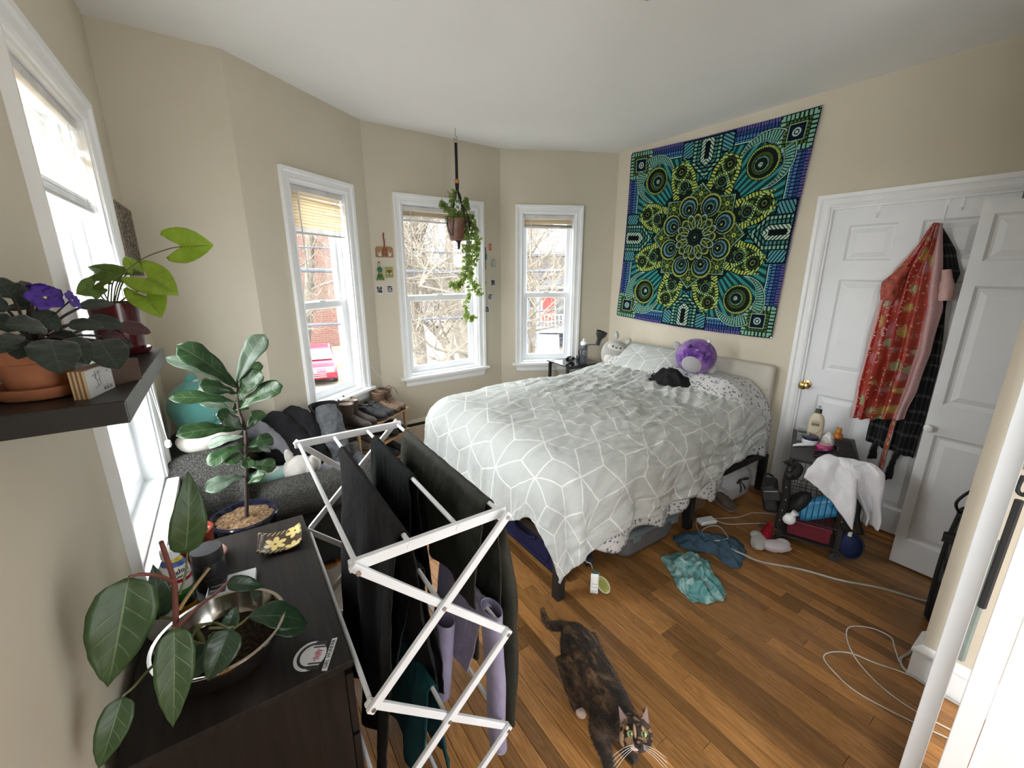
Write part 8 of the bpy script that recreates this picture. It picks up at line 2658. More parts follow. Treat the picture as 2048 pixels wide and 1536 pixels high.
# ================================================================== under the bed
M_SUIT = cloth('navy_suitcase_nylon', (0.013, 0.015, 0.055), 0.15, 700, 0.7)
t = thing('suitcase', 'navy fabric suitcase pushed under the foot of the bed', 'suitcase', (1.36, 1.75, 0))
MB().box2((1.285, 1.50, 0.03), (1.60, 2.02, 0.275)).build('case_body', M_SUIT, t, world=True, bevel=0.035, seg=4)
for y0, y1, z0, z1 in ((1.55, 1.97, 0.085, 0.235),):
 MB().tube(spline([(1.282, y0 + 0.03, z0), (1.282, y1 - 0.03, z0), (1.282, y1, z0 + 0.03), (1.282, y1, z1 - 0.03), (1.282, y1 - 0.03, z1), (1.282, y0 + 0.03, z1), (1.282, y0, z1 - 0.03), (1.282, y0, z0 + 0.03), (1.282, y0 + 0.03, z0)], 4), 0.006, 6).build('zip_piping', M_SUIT, t, world=True)
MB().tube(spline([(1.283, 1.66, 0.19), (1.262, 1.70, 0.185), (1.258, 1.76, 0.185), (1.262, 1.82, 0.185), (1.283, 1.86, 0.19)], 5), 0.010, 8).build('carry_handle', M_SUIT, t, world=True)
MB().tube([(1.268, 1.90 + 0.010 * math.cos(q), 0.215 + 0.012 * math.sin(q)) for q in [2 * PI * i / 14 for i in range(14)]], 0.002, 5, closed=True).build('zip_ring', M_SCREW, t, world=True)
for x, y in ((1.33, 2.035), (1.55, 2.035), (1.33, 1.50), (1.55, 1.50)):
 w = MB().cyl((x - 0.022, y, 0.026), (x + 0.022, y, 0.026), 0.026, n=18).build('wheel', M_SLOT, t, world=True)
 MB().cyl((x - 0.024, y, 0.026), (x - 0.022, y, 0.026), 0.013, n=12).build('hub', M_SCREW, w)
pt = MB()
pc = Vector((1.43, 1.30, 0.09))
ax_ = Vector((0.75, -0.66, 0)).normalized()
nn_ = Vector((-0.45, -0.50, 0.74)).normalized(); dn_ = (Vector((0.35, -0.25, -0.9)) - nn_ * Vector((0.35, -0.25, -0.9)).dot(nn_)).normalized(); sd_ = nn_.cross(dn_)
t2 = thing('luggage_tag', 'yellow pineapple shaped luggage tag with a green crown dangling beside the duvet corner', 'tag', tuple(pc))
M_PINE_Y = plain('yellow_green_rubber', (0.32, 0.32, 0.06), 0.5)
def oval(cx, a_, b_, n=22): return [pc + dn_ * (cx + a_ * math.cos(q)) + sd_ * (b_ * math.sin(q)) for q in [2 * PI * i / n for i in range(n)]]
MB().add(oval(0.030, 0.046, 0.030), [tuple(range(22))]).build('rim', plain('cream_rubber', (0.50, 0.48, 0.38), 0.5), t2, smooth=False, world=True, solid=0.005)
MB().add([p + nn_ * 0.004 for p in oval(0.030, 0.040, 0.025)], [tuple(range(22))]).build('fruit', M_PINE_Y, t2, smooth=False, world=True, solid=0.003)
b = MB()
for i in range(-3, 4):
 for sg in (-1, 1):
  p0 = pc + nn_ * 0.0075 + dn_ * (0.030 + i * 0.011 - 0.018) + sd_ * (-0.018 * sg); p1 = pc + nn_ * 0.0075 + dn_ * (0.030 + i * 0.011 + 0.018) + sd_ * (0.018 * sg)
  if abs(i) < 3: b.bar(p0, p1, 0.0016, 0.001, tuple(nn_))
b.build('grid_print', plain('olive_print', (0.13, 0.15, 0.03), 0.6), t2, smooth=False, world=True)
cr = []
M_CROWN = plain('teal_green_rubber', (0.02, 0.13, 0.11), 0.5)
cr = [(-0.012, -0.014), (-0.030, -0.022), (-0.026, -0.010), (-0.050, -0.014), (-0.044, -0.004), (-0.064, 0.0), (-0.044, 0.004), (-0.050, 0.014), (-0.026, 0.010), (-0.030, 0.022), (-0.012, 0.014)]
MB().add([pc + dn_ * a_ + sd_ * b_ for a_, b_ in cr], [tuple(range(len(cr)))]).build('crown', M_CROWN, t2, smooth=False, world=True, solid=0.005)
MB().tube(spline([pc + dn_ * -0.06, pc + dn_ * -0.085 + sd_ * 0.008, pc + dn_ * -0.11 + sd_ * -0.006, pc + dn_ * -0.15], 5), 0.003, 6).build('loop', plain('clear_strap', (0.4, 0.4, 0.4), 0.4), t2, world=True)
# clear storage bin
k_ = Mat('frosted_clear_bin', 0.25, 0, 0.5); k_.col((0.42, 0.45, 0.48)); k_.inp('Transmission Weight', 0.65)
M_BIN = k_.m
k_ = Mat('grey_translucent_lid', 0.3, 0, 0.5); k_.col((0.22, 0.25, 0.28)); k_.inp('Transmission Weight', 0.25)
M_LID = k_.m
t = thing('storage_bin', 'clear plastic storage bin with a grey lid under the near side of the bed', 'bin', (1.97, 1.60, 0))
m = MB()
def bin_w(s, q):
 a_ = 2 * PI * s
 c_, s_ = math.cos(a_), math.sin(a_)
 hx, hy = 0.245 + 0.025 * q, 0.205 + 0.02 * q
 p = 6
 d_ = (abs(c_) ** p + abs(s_) ** p) ** (-1 / p)
 return (1.975 + hx * c_ * d_, 1.605 + hy * s_ * d_, 0.012 + 0.155 * q)
m.grid(bin_w, 64, 6, closed_u=True)
m.build('tub', M_BIN, t, world=True, solid=0.003)
m = MB()
def lid(s, q):
 a_ = 2 * PI * s; c_, s_ = math.cos(a_), math.sin(a_); p = 6
 d_ = (abs(c_) ** p + abs(s_) ** p) ** (-1 / p)
 pr_ = [(0.0, 0.198), (0.80, 0.198), (0.84, 0.186), (0.93, 0.186), (1.0, 0.178), (1.0, 0.155)]
 i = min(int(q * 5), 4); f = q * 5 - i
 k2 = pr_[i][0] * (1 - f) + pr_[i + 1][0] * f; z = pr_[i][1] * (1 - f) + pr_[i + 1][1] * f
 return (1.975 + 0.285 * k2 * c_ * d_, 1.605 + 0.238 * k2 * s_ * d_, z)
m.grid(lid, 64, 15, closed_u=True)
m.build('lid', M_LID, t, world=True, solid=0.003)
for x in (1.80, 2.15):
 MB().box2((x - 0.03, 1.362, 0.13), (x + 0.03, 1.378, 0.172)).build('latch', M_LID, t, world=True, bevel=0.003)
roll('folded_clothes', 'folded grey white clothes seen through the clear storage bin', 'clothes', M_GREYJ, [(1.80, 1.55, 0.08), (1.97, 1.58, 0.085), (2.13, 1.55, 0.08)], [0.06, 0.085, 0.06], 3.0)
# cardboard box and shoe deeper under the bed
M_CARD = plain('brown_cardboard', (0.20, 0.125, 0.065), 0.85, 0, 0.1)
t = thing('cardboard_box', 'brown cardboard box under the bed behind the middle leg', 'box', (2.52, 1.62, 0))
MB().box2((2.42, 1.49, 0.001), (2.70, 1.80, 0.235)).build('carton', M_CARD, t, smooth=False, world=True, bevel=0.002)
MB().box2((2.43, 1.484, 0.22), (2.69, 1.50, 0.27)).build('flap', M_CARD, t, smooth=False, world=True)
o = copy_tree(p2)
o['label'] = 'brown shoe with a tan sole under the bed beside the white bag'; o['group'] = 'shoes under the bed'
o.location = (2.86, 1.55, 0.0005); o.rotation_euler = (0, 0, R(-20))
# white trash bag
k_ = Mat('white_plastic_bag', 0.35, 0, 0.4); v = k_.coord('Object')
k_.col((0.58, 0.58, 0.59)); k_.bump(k_.noise(v, 18, 5, 0.65, 1.5), 0.8, 0.02); k_.translucent(0.15, (0.7, 0.7, 0.7))
t = thing('plastic_bag', 'stuffed white plastic bag tied with a black drawstring beside the bed', 'bag', (2.98, 1.47, 0))
MB().ball((2.98, 1.48, 0.135), (0.19, 0.13, 0.15), 40, 32, fn=lambda u: (1 + 0.16 * nz(u.x * 3 + 2, u.y * 3, u.z * 3) + 0.06 * nz(u.x * 9, u.y * 9, u.z * 9)) * (1 if u.z > -0.75 else 0.93)).build('bag_body', k_.m, t, world=True)
for pts in ([(2.90, 1.375, 0.20), (2.87, 1.35, 0.215), (2.84, 1.355, 0.20), (2.90, 1.375, 0.195)], [(2.90, 1.375, 0.20), (2.93, 1.345, 0.22), (2.965, 1.345, 0.205), (2.90, 1.375, 0.195)], [(2.90, 1.375, 0.2), (2.885, 1.345, 0.15), (2.88, 1.345, 0.12)], [(2.90, 1.375, 0.2), (2.92, 1.345, 0.16), (2.94, 1.345, 0.13)]):
 MB().tube(spline(pts, 6), 0.006, 6).build('drawstring', M_SLOT, t, world=True)
# ================================================================== clothes and cables on the floor
def tiedye():
 k = Mat('teal_tie_dye_jersey', 0.95, 0, 0.15)
 v = k.coord('Object')
 k.col(k.ramp(k.noise(v, 16, 4, 0.6, 1.2), [(0.32, (0.045, 0.17, 0.18)), (0.5, (0.14, 0.33, 0.33)), (0.66, (0.42, 0.56, 0.55))]))
 k.bump(k.noise(v, 40, 4), 0.5, 0.012)
 return k.m
ty = crumple('tie_dye_shirt', [(1.99, 1.30), (2.10, 1.235), (2.14, 1.13), (2.06, 1.03), (1.985, 0.925), (1.915, 0.905), (1.80, 0.965), (1.80, 1.08), (1.88, 1.18), (1.93, 1.28)], 0.065, tiedye(), 'teal tie dye shirt crumpled on the floor near the storage bin', 'shirt', 0.0, 1.7, 13, flat=0.75, sharp=1.5, seg=160, rings=34)
MB().box((1.905, 0.985, 0.058), (0.035, 0.028, 0.003), (0.2, 0.1, 0.5)).build('chest_patch', plain('grey_patch', (0.22, 0.24, 0.26), 0.8), ty, smooth=False)
crumple('blue_shirt', [(2.15, 1.36), (2.27, 1.37), (2.42, 1.24), (2.50, 1.16), (2.42, 1.05), (2.26, 0.995), (2.20, 1.03), (2.23, 1.15), (2.14, 1.25)], 0.05, cloth('dusty_blue_jersey', (0.055, 0.10, 0.145), 0.2, 800, 0.95), 'dusty blue shirt crumpled on the floor under the charger', 'shirt', 0.0, 5.2, 12, flat=0.8, sharp=1.3, seg=140, rings=30)
M_SOCK = plush('pale_lilac_fleece', (0.52, 0.46, 0.49))
M_SOCK2 = plush('pale_grey_fleece', (0.42, 0.40, 0.37))
for i, (x, y, mt, a_, lab) in enumerate(((2.545, 1.035, M_SOCK2, 0.35, 'pale grey fluffy slipper sock on the floor, left one of the pair'), (2.585, 0.955, M_SOCK, -0.75, 'pale lilac fluffy slipper sock on the floor, right one of the pair'))):
 t = thing('slipper_sock', lab, 'sock', (x, y, 0), a_, 'slipper socks on the floor')
 MB().ball((0, 0, 0.032), (0.085, 0.045, 0.033), 24, 18, fn=lambda u: 1 + 0.10 * nz(u.x * 3 + i, u.y * 3, u.z * 3)).build('foot', mt, t)
 MB().ball((0.045, 0.02, 0.042), (0.042, 0.036, 0.026), 18, 14).build('cuff', mt, t)
M_CABW = plain('white_cable', (0.62, 0.61, 0.58), 0.5)
M_CABG = plain('grey_extension_cable', (0.40, 0.39, 0.36), 0.5)
t = thing('charger', 'white laptop charger brick with its coiled cable on the blue shirt', 'charger', (2.455, 1.345, 0.03))
MB().box((2.455, 1.33, 0.052), (0.115, 0.062, 0.028), (0, 0, R(-20))).build('brick', M_TRIM, t, world=True, bevel=0.006)
MB().tube([(2.36 + 0.085 * math.cos(q) + 0.01 * math.sin(3 * q), 1.215 + 0.07 * math.sin(q), 0.056 + 0.006 * math.sin(2 * q)) for q in [2 * PI * i / 40 for i in range(40)]], 0.0038, 6, closed=True).build('coil', M_CABG, t, world=True)
MB().tube(spline([(2.39, 1.36, 0.05), (2.36, 1.345, 0.055), (2.31, 1.30, 0.058), (2.28, 1.22, 0.055), (2.33, 1.14, 0.05)], 6), 0.0036, 6).build('lead', M_CABG, t, world=True)
MB().tube(spline([(2.51, 1.33, 0.05), (2.62, 1.33, 0.012), (2.76, 1.27, 0.005), (2.90, 1.24, 0.005), (3.0, 1.13, 0.005), (2.94, 1.06, 0.005)], 6), 0.0024, 6).build('lead', M_CABW, t, world=True)
MB().tube(spline([(2.51, 1.31, 0.05), (2.60, 1.26, 0.012), (2.72, 1.20, 0.005), (2.80, 1.15, 0.005), (2.86, 1.09, 0.005)], 6), 0.0024, 6).build('lead', M_CABW, t, world=True)
o = MB().tube(spline([(2.31, 1.17, 0.05), (2.30, 1.13, 0.045), (2.314, 1.10, 0.04), (2.345, 1.03, 0.03), (2.396, 0.949, 0.007), (2.519, 0.788, 0.006), (2.604, 0.624, 0.006), (2.711, 0.479, 0.006), (2.773, 0.342, 0.006), (2.80, 0.30, 0.006)], 8), 0.0058, 8).build('extension_cord', M_CABG)
tag(o, 'thick grey white extension cord crossing the floor towards the hamper', 'cord')
o = MB().tube(spline([(2.178, 0.20, 0.005), (2.19, 0.235, 0.005), (2.212, 0.267, 0.006), (2.30, 0.31, 0.004), (2.358, 0.341, 0.004), (2.345, 0.41, 0.004), (2.272, 0.468, 0.004), (2.19, 0.455, 0.004), (2.091, 0.395, 0.008), (2.03, 0.31, 0.004), (2.00, 0.22, 0.004), (2.003, 0.14, 0.004), (2.02, 0.05, 0.004)], 8), 0.0026, 7).build('thin_cable', M_CABW)
tag(o, 'thin white cable looping on the floor by the wall end, inner loop', 'cord')
o = MB().tube(spline([(2.178, 0.185, 0.010), (2.17, 0.25, 0.004), (2.13, 0.33, 0.004), (2.10, 0.41, 0.003), (2.03, 0.462, 0.004), (1.97, 0.465, 0.004), (1.925, 0.40, 0.004), (1.904, 0.33, 0.004), (1.915, 0.24, 0.004), (1.937, 0.16, 0.004), (1.97, 0.06, 0.004)], 8), 0.0026, 7).build('thin_cable', M_CABW)
tag(o, 'thin white cable looping on the floor by the wall end, outer loop', 'cord')
o = MB().tube(spline([(2.36, 0.26, 0.006), (2.30, 0.265, 0.006), (2.245, 0.275, 0.006), (2.195, 0.25, 0.006), (2.17, 0.17, 0.008), (2.168, 0.05, 0.008)], 8), 0.0055, 8).build('extension_cord', M_CABG)
tag(o, 'end of the grey white extension cord bending round the baseboard corner', 'cord')
# ================================================================== hanging planter with ivy
PX, PY = 1.705, 3.321
t = thing('planter_hanger', 'black macrame plant hanger with a wooden bead hanging from a ceiling hook', 'plant hanger', (PX, PY, H))
MB().tube(spline([(PX, PY, H), (PX, PY, H - 0.05), (PX + 0.014, PY, H - 0.065), (PX, PY, H - 0.082), (PX - 0.012, PY, H - 0.068)], 5), 0.0022, 6).build('hook', M_SCREW, t, world=True)
MB().tube([(PX + 0.016 * math.cos(q), PY, H - 0.095 + 0.016 * math.sin(q)) for q in [2 * PI * i / 18 for i in range(18)]], 0.0022, 6, closed=True).build('ring', M_SCREW, t, world=True)
M_ROPE = plain('black_cotton_cord', (0.010, 0.010, 0.011), 0.95, 0, 0.2, 40, 0.5, 200, 0.002)
MB().tube([(PX, PY, 2.63), (PX + 0.001, PY, 2.5), (PX, PY, 2.37)], 0.0115, 10).build('cord_bundle', M_ROPE, t, world=True)
MB().ball((PX, PY, 2.352), 0.020, 16, 12).build('bead', wood('orange_wood_bead', (0.34, 0.13, 0.04), (0.46, 0.20, 0.07)), t, world=True)
MB().tube([(PX, PY, 2.335), (PX, PY, 2.29)], [0.017, 0.013], 10).build('knot', M_ROPE, t, world=True)
for k in range(4):
 a = k * PI / 2 + 0.4
 for d in (-0.16, 0.16):
  m = (PX + 0.045 * math.cos(a), PY + 0.045 * math.sin(a), 2.18)
  MB().tube(spline([(PX, PY, 2.30), (PX + 0.03 * math.cos(a + d * 2), PY + 0.03 * math.sin(a + d * 2), 2.235), m, (PX + 0.098 * math.cos(a + d * 2), PY + 0.098 * math.sin(a + d * 2), 2.065), (PX + 0.088 * math.cos(a + d), PY + 0.088 * math.sin(a + d), 1.95), (PX + 0.02 * math.cos(a), PY + 0.02 * math.sin(a), 1.892)], 5), 0.0034, 6).build('cord', M_ROPE, t, world=True)
MB().tube([(PX, PY, 1.90), (PX, PY, 1.83)], [0.016, 0.008], 8).build('tail_knot', M_ROPE, t, world=True)
t = thing('plant_pot', 'small brown pot hanging in the macrame holder before the middle window', 'pot', (PX, PY, 1.90))
MB().lathe([(0.002, 0.0), (0.070, 0.0), (0.074, 0.005), (0.092, 0.150), (0.096, 0.152), (0.096, 0.166), (0.090, 0.166), (0.086, 0.150), (0.002, 0.145)], (0, 0, 0), 32).build('pot', plain('brown_mottled_pot', (0.11, 0.042, 0.022), 0.4, 0, 0.4, 12), t)
t = thing('ivy', 'variegated ivy trailing down from the hanging pot in front of the window', 'plant', (PX, PY, 2.04))
soil((PX, PY, 2.045), 0.086, t)
M_IVY = leaf_mat('ivy_leaf', (0.045, 0.085, 0.025), (0.10, 0.16, 0.045), (0.26, 0.32, 0.14), 4, 0.5, 0.3, 0.45, (0.30, 0.42, 0.06), 1.2, 0.4, 0.3)
iv = [(0, -0.12), (0.25, -0.34), (0.52, -0.30), (0.34, -0.02), (0.50, 0.22), (0.22, 0.22), (0.0, 0.62), (-0.22, 0.22), (-0.50, 0.22), (-0.34, -0.02), (-0.52, -0.30), (-0.25, -0.34)]
vs = [(0, 0, 0.06)] + [(x, y, 0.10 * (abs(x) - 0.2)) for x, y in iv]
me = bpy.data.meshes.new('ivy_leaf')
me.from_pydata(vs, [], [(0, 1 + i, 1 + (i + 1) % 12) for i in range(12)])
ul = me.uv_layers.new(name='UVMap')
for l in me.loops:
 v = me.vertices[l.vertex_index].co
 ul.data[l.index].uv = (v.y + 0.4, v.x + 0.5)
me.materials.append(M_IVY)
rg = random.Random(5)
def ivy_leaf(p, s):
 o = bpy.data.objects.new('leaf', me)
 COL.objects.link(o)
 o.parent = t
 o.matrix_parent_inverse = ROOTM[t.name].inverted()
 o.location = p
 o.scale = (s, s, s)
 o.rotation_euler = (R(95 + rg.uniform(-50, 50)), rg.uniform(-0.8, 0.8), math.atan2(-PY, -PX) + PI / 2 + rg.uniform(-1.1, 1.1))
VINES = [[(PX + .05, PY - .03, 2.06), (PX + .09, PY - .06, 2.0), (PX + .08, PY - .05, 1.85), (PX + .06, PY - .04, 1.72), (PX + .10, PY - .05, 1.60), (PX + .08, PY, 1.45), (PX + .05, PY, 1.34), (PX + .06, PY, 1.26), (PX + .12, PY, 1.245)],
 [(PX + .03, PY - .06, 2.07), (PX + .11, PY - .05, 2.02), (PX + .15, PY - .02, 1.88), (PX + .14, PY, 1.75), (PX + .11, PY, 1.62), (PX + .14, PY, 1.52), (PX + .20, PY, 1.46)],
 [(PX - .0, PY - .07, 2.06), (PX + .03, PY - .10, 1.95), (PX + .035, PY - .06, 1.84), (PX + .05, PY - .03, 1.70), (PX + .02, PY, 1.57), (PX - .04, PY, 1.52), (PX - .08, PY, 1.55)],
 [(PX - .04, PY - .05, 2.06), (PX - .09, PY - .06, 2.10), (PX - .13, PY - .04, 2.16), (PX - .15, PY - .02, 2.14)],
 [(PX + .02, PY + .02, 2.06), (PX + .06, PY, 2.14), (PX + .08, PY, 2.20), (PX + .06, PY, 2.18)],
 [(PX - .03, PY, 2.06), (PX - .04, PY, 2.2), (PX - .035, PY, 2.27)],
 [(PX + .06, PY, 2.06), (PX + .13, PY, 2.08), (PX + .17, PY, 1.98), (PX + .18, PY, 1.88), (PX + .17, PY, 1.80)],
 [(PX + .06, PY - .02, 1.85), (PX + .11, PY, 1.76), (PX + .07, PY, 1.68), (PX + .02, PY, 1.60), (PX - .03, PY, 1.50)]]
for v in VINES:
 sp = spline(v, 7)
 MB().tube(sp, 0.0014, 4).build('vine', M_STG, t, world=True)
 for i, p in enumerate(sp):
  for q in range(rg.choice([2, 3, 3])):
   ivy_leaf(p + Vector((rg.gauss(0, .017), rg.gauss(0, .012), rg.gauss(0, .015))), rg.uniform(0.024, 0.044))
for i in range(26):
 a = rg.uniform(0, 6.28); r_ = rg.uniform(0.03, 0.11)
 ivy_leaf(Vector((PX + r_ * math.cos(a), PY + r_ * math.sin(a), 2.075 + rg.uniform(0, 0.07) - r_ * 0.3)), rg.uniform(0.028, 0.045))
# ================================================================== charms and photos on the bay wall
CW0 = frame(C2, C3)
def on_c(x, z, off=0.004):
 d = Vector((C3[0] - C2[0], C3[1] - C2[1], 0)).normalized()
 p = Vector((C2[0], C2[1], 0)) + d * ((x - C2[0]) / d.x) + Vector((d.y, -d.x, 0)) * off
 return (p.x, p.y, z)
# local frames: x along the wall, -y into the room
t = thing('wooden_plaque', 'wooden shrine plaque with two white foxes and a gate hanging by a red cord', 'plaque', on_c(1.147, 1.762), CW0)
M_PLQ = wood('tan_plaque_wood', (0.28, 0.14, 0.07), (0.38, 0.21, 0.11), 0)
b = MB(); b.add([(-.072, 0, 0), (.072, 0, 0), (.072, 0, .07), (.055, 0, .083), (-.055, 0, .083), (-.072, 0, .07)], [(0, 1, 2, 3, 4, 5)])
pb = b.build('board', M_PLQ, t, smooth=False, solid=0.008)
M_TORII = plain('red_brown_print', (0.22, 0.035, 0.02), 0.6); M_WPR = plain('white_print_ink', (0.6, 0.57, 0.52), 0.6)
b = MB()
for c, s in (((0, -.0095, .066), (.046, .001, .006)), ((0, -.0095, .056), (.036, .001, .004)), ((-.013, -.0095, .034), (.005, .001, .05)), ((.013, -.0095, .034), (.005, .001, .05)), ((0, -.0095, .03), (.003, .001, .035))): b.box(c, s)
o = b.build('gate_print', M_TORII, pb, smooth=False); o['kind'] = 'stuff'
for s in (-1, 1):
 q = [(.026, .008), (.050, .008), (.054, .02), (.058, .046), (.052, .036), (.046, .03), (.040, .034), (.036, .05), (.032, .042), (.030, .03), (.034, .022), (.028, .014)]
 MB().add([(s * x, -.0095, z) for x, z in q], [tuple(range(len(q)))]).build('fox_print', M_WPR, pb, smooth=False)
MB().tube(spline([(0, -.008, .075), (.003, -.006, .12), (-.002, -.006, .16), (.003, -.005, .19)], 5), 0.0045, 6).build('red_cord', plain('crimson_cord', (0.20, 0.012, 0.025), 0.8), t)
t = thing('felt_charm', 'green octopus charm with a yellow band hanging on a metal ring', 'charm', on_c(1.093, 1.58), CW0)
M_GRN = plain('sea_green_felt', (0.035, 0.16, 0.09), 0.9); M_GR2 = plain('leaf_green_felt', (0.06, 0.14, 0.03), 0.9)
MB().ball((0, -.016, .085), (.020, .014, .024), 16, 12).build('head', M_GRN, t)
MB().cyl((0, -.016, .062), (0, -.016, .054), .015, n=14).build('band', plain('yellow_felt', (0.45, 0.32, 0.03), 0.9), t)
for i in range(4):
 x = (i - 1.5) * .010
 MB().tube([(x * .6, -.016, .056), (x * 1.4, -.014, .025), (x * 2.0, -.012, .0)], [.006, .0065, .003], 8).build('tentacle', M_GR2, t)
MB().tube([(.013 * math.cos(q), -.008, .128 + .014 * math.sin(q)) for q in [2 * PI * i / 16 for i in range(16)]], .0013, 5, closed=True).build('key_ring', M_SCREW, t)
MB().ball((0, -.006, .143), .006, 8, 6).build('pin', M_SLOT, t)
t = thing('animal_card', 'small lime green card with a brown and white animal face', 'card', on_c(1.176, 1.602), CW0)
cb = MB().box((0, 0, .043), (.066, .003, .086)).build('card', plain('lime_card', (0.24, 0.32, 0.09), 0.7), t, smooth=False, bevel=.0012)
b = MB(); q = [(-.02, .066), (-.012, .060), (0, .063), (.012, .060), (.02, .066), (.022, .048), (.012, .026), (0, .016), (-.012, .026), (-.022, .048)]
b.add([(x, -.0025, z) for x, z in q], [tuple(range(10))]); b.build('face_print', plain('rust_print', (0.22, 0.06, 0.03), 0.7), cb, smooth=False)
for s in (-1, 1):
 MB().add([(s * .020, -.0032, .044), (s * .006, -.0032, .034), (s * .005, -.0032, .022), (s * .016, -.0032, .030)], [(0, 1, 2, 3)]).build('cheek_print', M_WPR, cb, smooth=False)
 MB().box((s * .009, -.0032, .049), (.004, .0006, .005)).build('eye_print', M_STB, cb, smooth=False)
def photo_mat(name, seed, light):
 k = Mat(name, 0.3, 0, 0.5)
 n = k.noise(k.coord('Object', loc=(seed, seed * 2, 0)), 55, 2, 0.5)
 k.col(k.ramp(n, [(0.42 - light, (0.012, 0.012, 0.013)), (0.52 - light, (0.10, 0.10, 0.11)), (0.62, (0.42, 0.42, 0.44))]))
 return k.m
M_FRAME = plain('white_photo_border', (0.62, 0.62, 0.62), 0.4, 0, 0.02)
for i, (x, z, l, lab) in enumerate(((1.084, 1.468, 0.0, 'instant photo with a dark picture below the green octopus charm'), (1.170, 1.470, 0.08, 'instant photo with a bright snowy picture below the green card'), (2.207, 1.507, 0.0, 'instant photo highest of the three right of the middle window'), (2.168, 1.375, 0.02, 'instant photo in the middle of the three right of the middle window'), (2.128, 1.255, 0.01, 'instant photo lowest of the three right of the middle window'))):
 t = thing('instant_photo', lab, 'photo', on_c(x, z), CW0, 'instant photos on the bay wall')
 f = MB().box((0, 0, .036), (.054, .0012, .072)).build('border', M_FRAME, t, smooth=False)
 MB().box((0, -.0009, .039), (.043, .0006, .052)).build('picture', photo_mat('photo_print', i + 1.3, l), f, smooth=False)
t = thing('cord_charm', 'teal lucky charm on a dark looped cord right of the middle window', 'charm', on_c(2.118, 1.735), CW0)
MB().box((0, -.008, .05), (.026, .012, .055)).build('charm_body', plain('teal_brocade', (0.03, 0.15, 0.17), 0.7, 0, 0.6, 90), t, bevel=.005)
MB().tube(spline([(0, -.006, .075), (-.006, -.005, .11), (0, -.005, .135), (.006, -.005, .11), (0, -.006, .075)], 4), .0025, 6).build('cord_loop', M_SLOT, t)
MB().tube([(0, -.006, .024), (.001, -.005, -.03), (.002, -.005, -.065)], .0028, 6).build('tassel', M_SLOT, t)
for nm, x, z, c, w, h_, lab in (('key_tag', 2.176, 1.845, (0.52, 0.07, 0.03), .028, .058, 'small orange red tag highest on the right of the middle window'), ('key_tag', 2.212, 1.695, (0.30, 0.34, 0.40), .034, .060, 'small pale blue grey tag right of the teal charm')):
 t = thing(nm, lab, 'tag', on_c(x, z), CW0, 'small tags on the bay wall')
 f = MB().box((0, -.003, h_ / 2), (w, .006, h_)).build('tag_body', plain(nm + '_plastic', c, 0.5), t, bevel=.004)
 for q in range(3): MB().box((0, -.0065, h_ * (.3 + .2 * q)), (w * .6, .0008, .004)).build('printed_line', M_WPR, f, smooth=False)
 MB().tube([(.006 * math.cos(q), -.003, h_ + .005 + .006 * math.sin(q)) for q in [2 * PI * i / 12 for i in range(12)]], .0011, 5, closed=True).build('ring', M_SCREW, t)
t = thing('yellow_charm', 'small yellow felt charm beside the right casing of the middle window', 'charm', on_c(2.105, 1.515), CW0)
MB().ball((0, -.010, .022), (.013, .008, .024), 14, 10, rot=(0, .3, 0)).build('charm_body', plain('mustard_felt', (0.50, 0.34, 0.06), 0.9), t)
MB().tube([(.004, -.006, .042), (.002, -.005, .075)], .0012, 5).build('thread', M_CORD, t)
# ================================================================== tortoiseshell cat
def cat_mat():
 k = Mat('tortoiseshell_fur', 0.85, 0, 0.2)
 v = k.coord('Object')
 mp = k.coord('Object', (30, 11, 30), (0, 0, R(14)))
 n1 = k.noise(mp, 1.0, 4, 0.65, 0.5)
 n2 = k.noise(v, 10, 3, 0.6, 0.6)
 n3 = k.noise(k.coord('Object', (150, 45, 150), (0, 0, R(14))), 1.0, 2)
 f = n1 * 0.55 + n2 * 0.30 + n3 * 0.15
 c = k.ramp(f, [(0.42, (0.010, 0.008, 0.007)), (0.50, (0.032, 0.020, 0.013)), (0.56, (0.105, 0.060, 0.030)), (0.64, (0.23, 0.145, 0.078))])
 x, y, z = k.xyz('Object')
 # darker front half, head mostly black with tan streaks
 fr = y.step(0.80, 0.70)
 c = k.mix(fr * 0.62, c, (0.009, 0.0075, 0.007))
 hn = k.noise(v, 42, 2, 0.5, 0.8).step(0.52, 0.60) * y.step(0.67, 0.64) * z.step(0.20, 0.23)
 c = k.mix(hn * 0.8, c, (0.30, 0.175, 0.095))
 k.col(c)
 k.bump(n3, 0.4, 0.004)
 k.inp('Sheen Weight', 0.15)
 return k.m
M_FUR = cat_mat()
t = thing('cat', 'tortoiseshell cat walking on the oak floor and looking up at the camera', 'cat', (0.93, 0.85, 0))
m = MB()
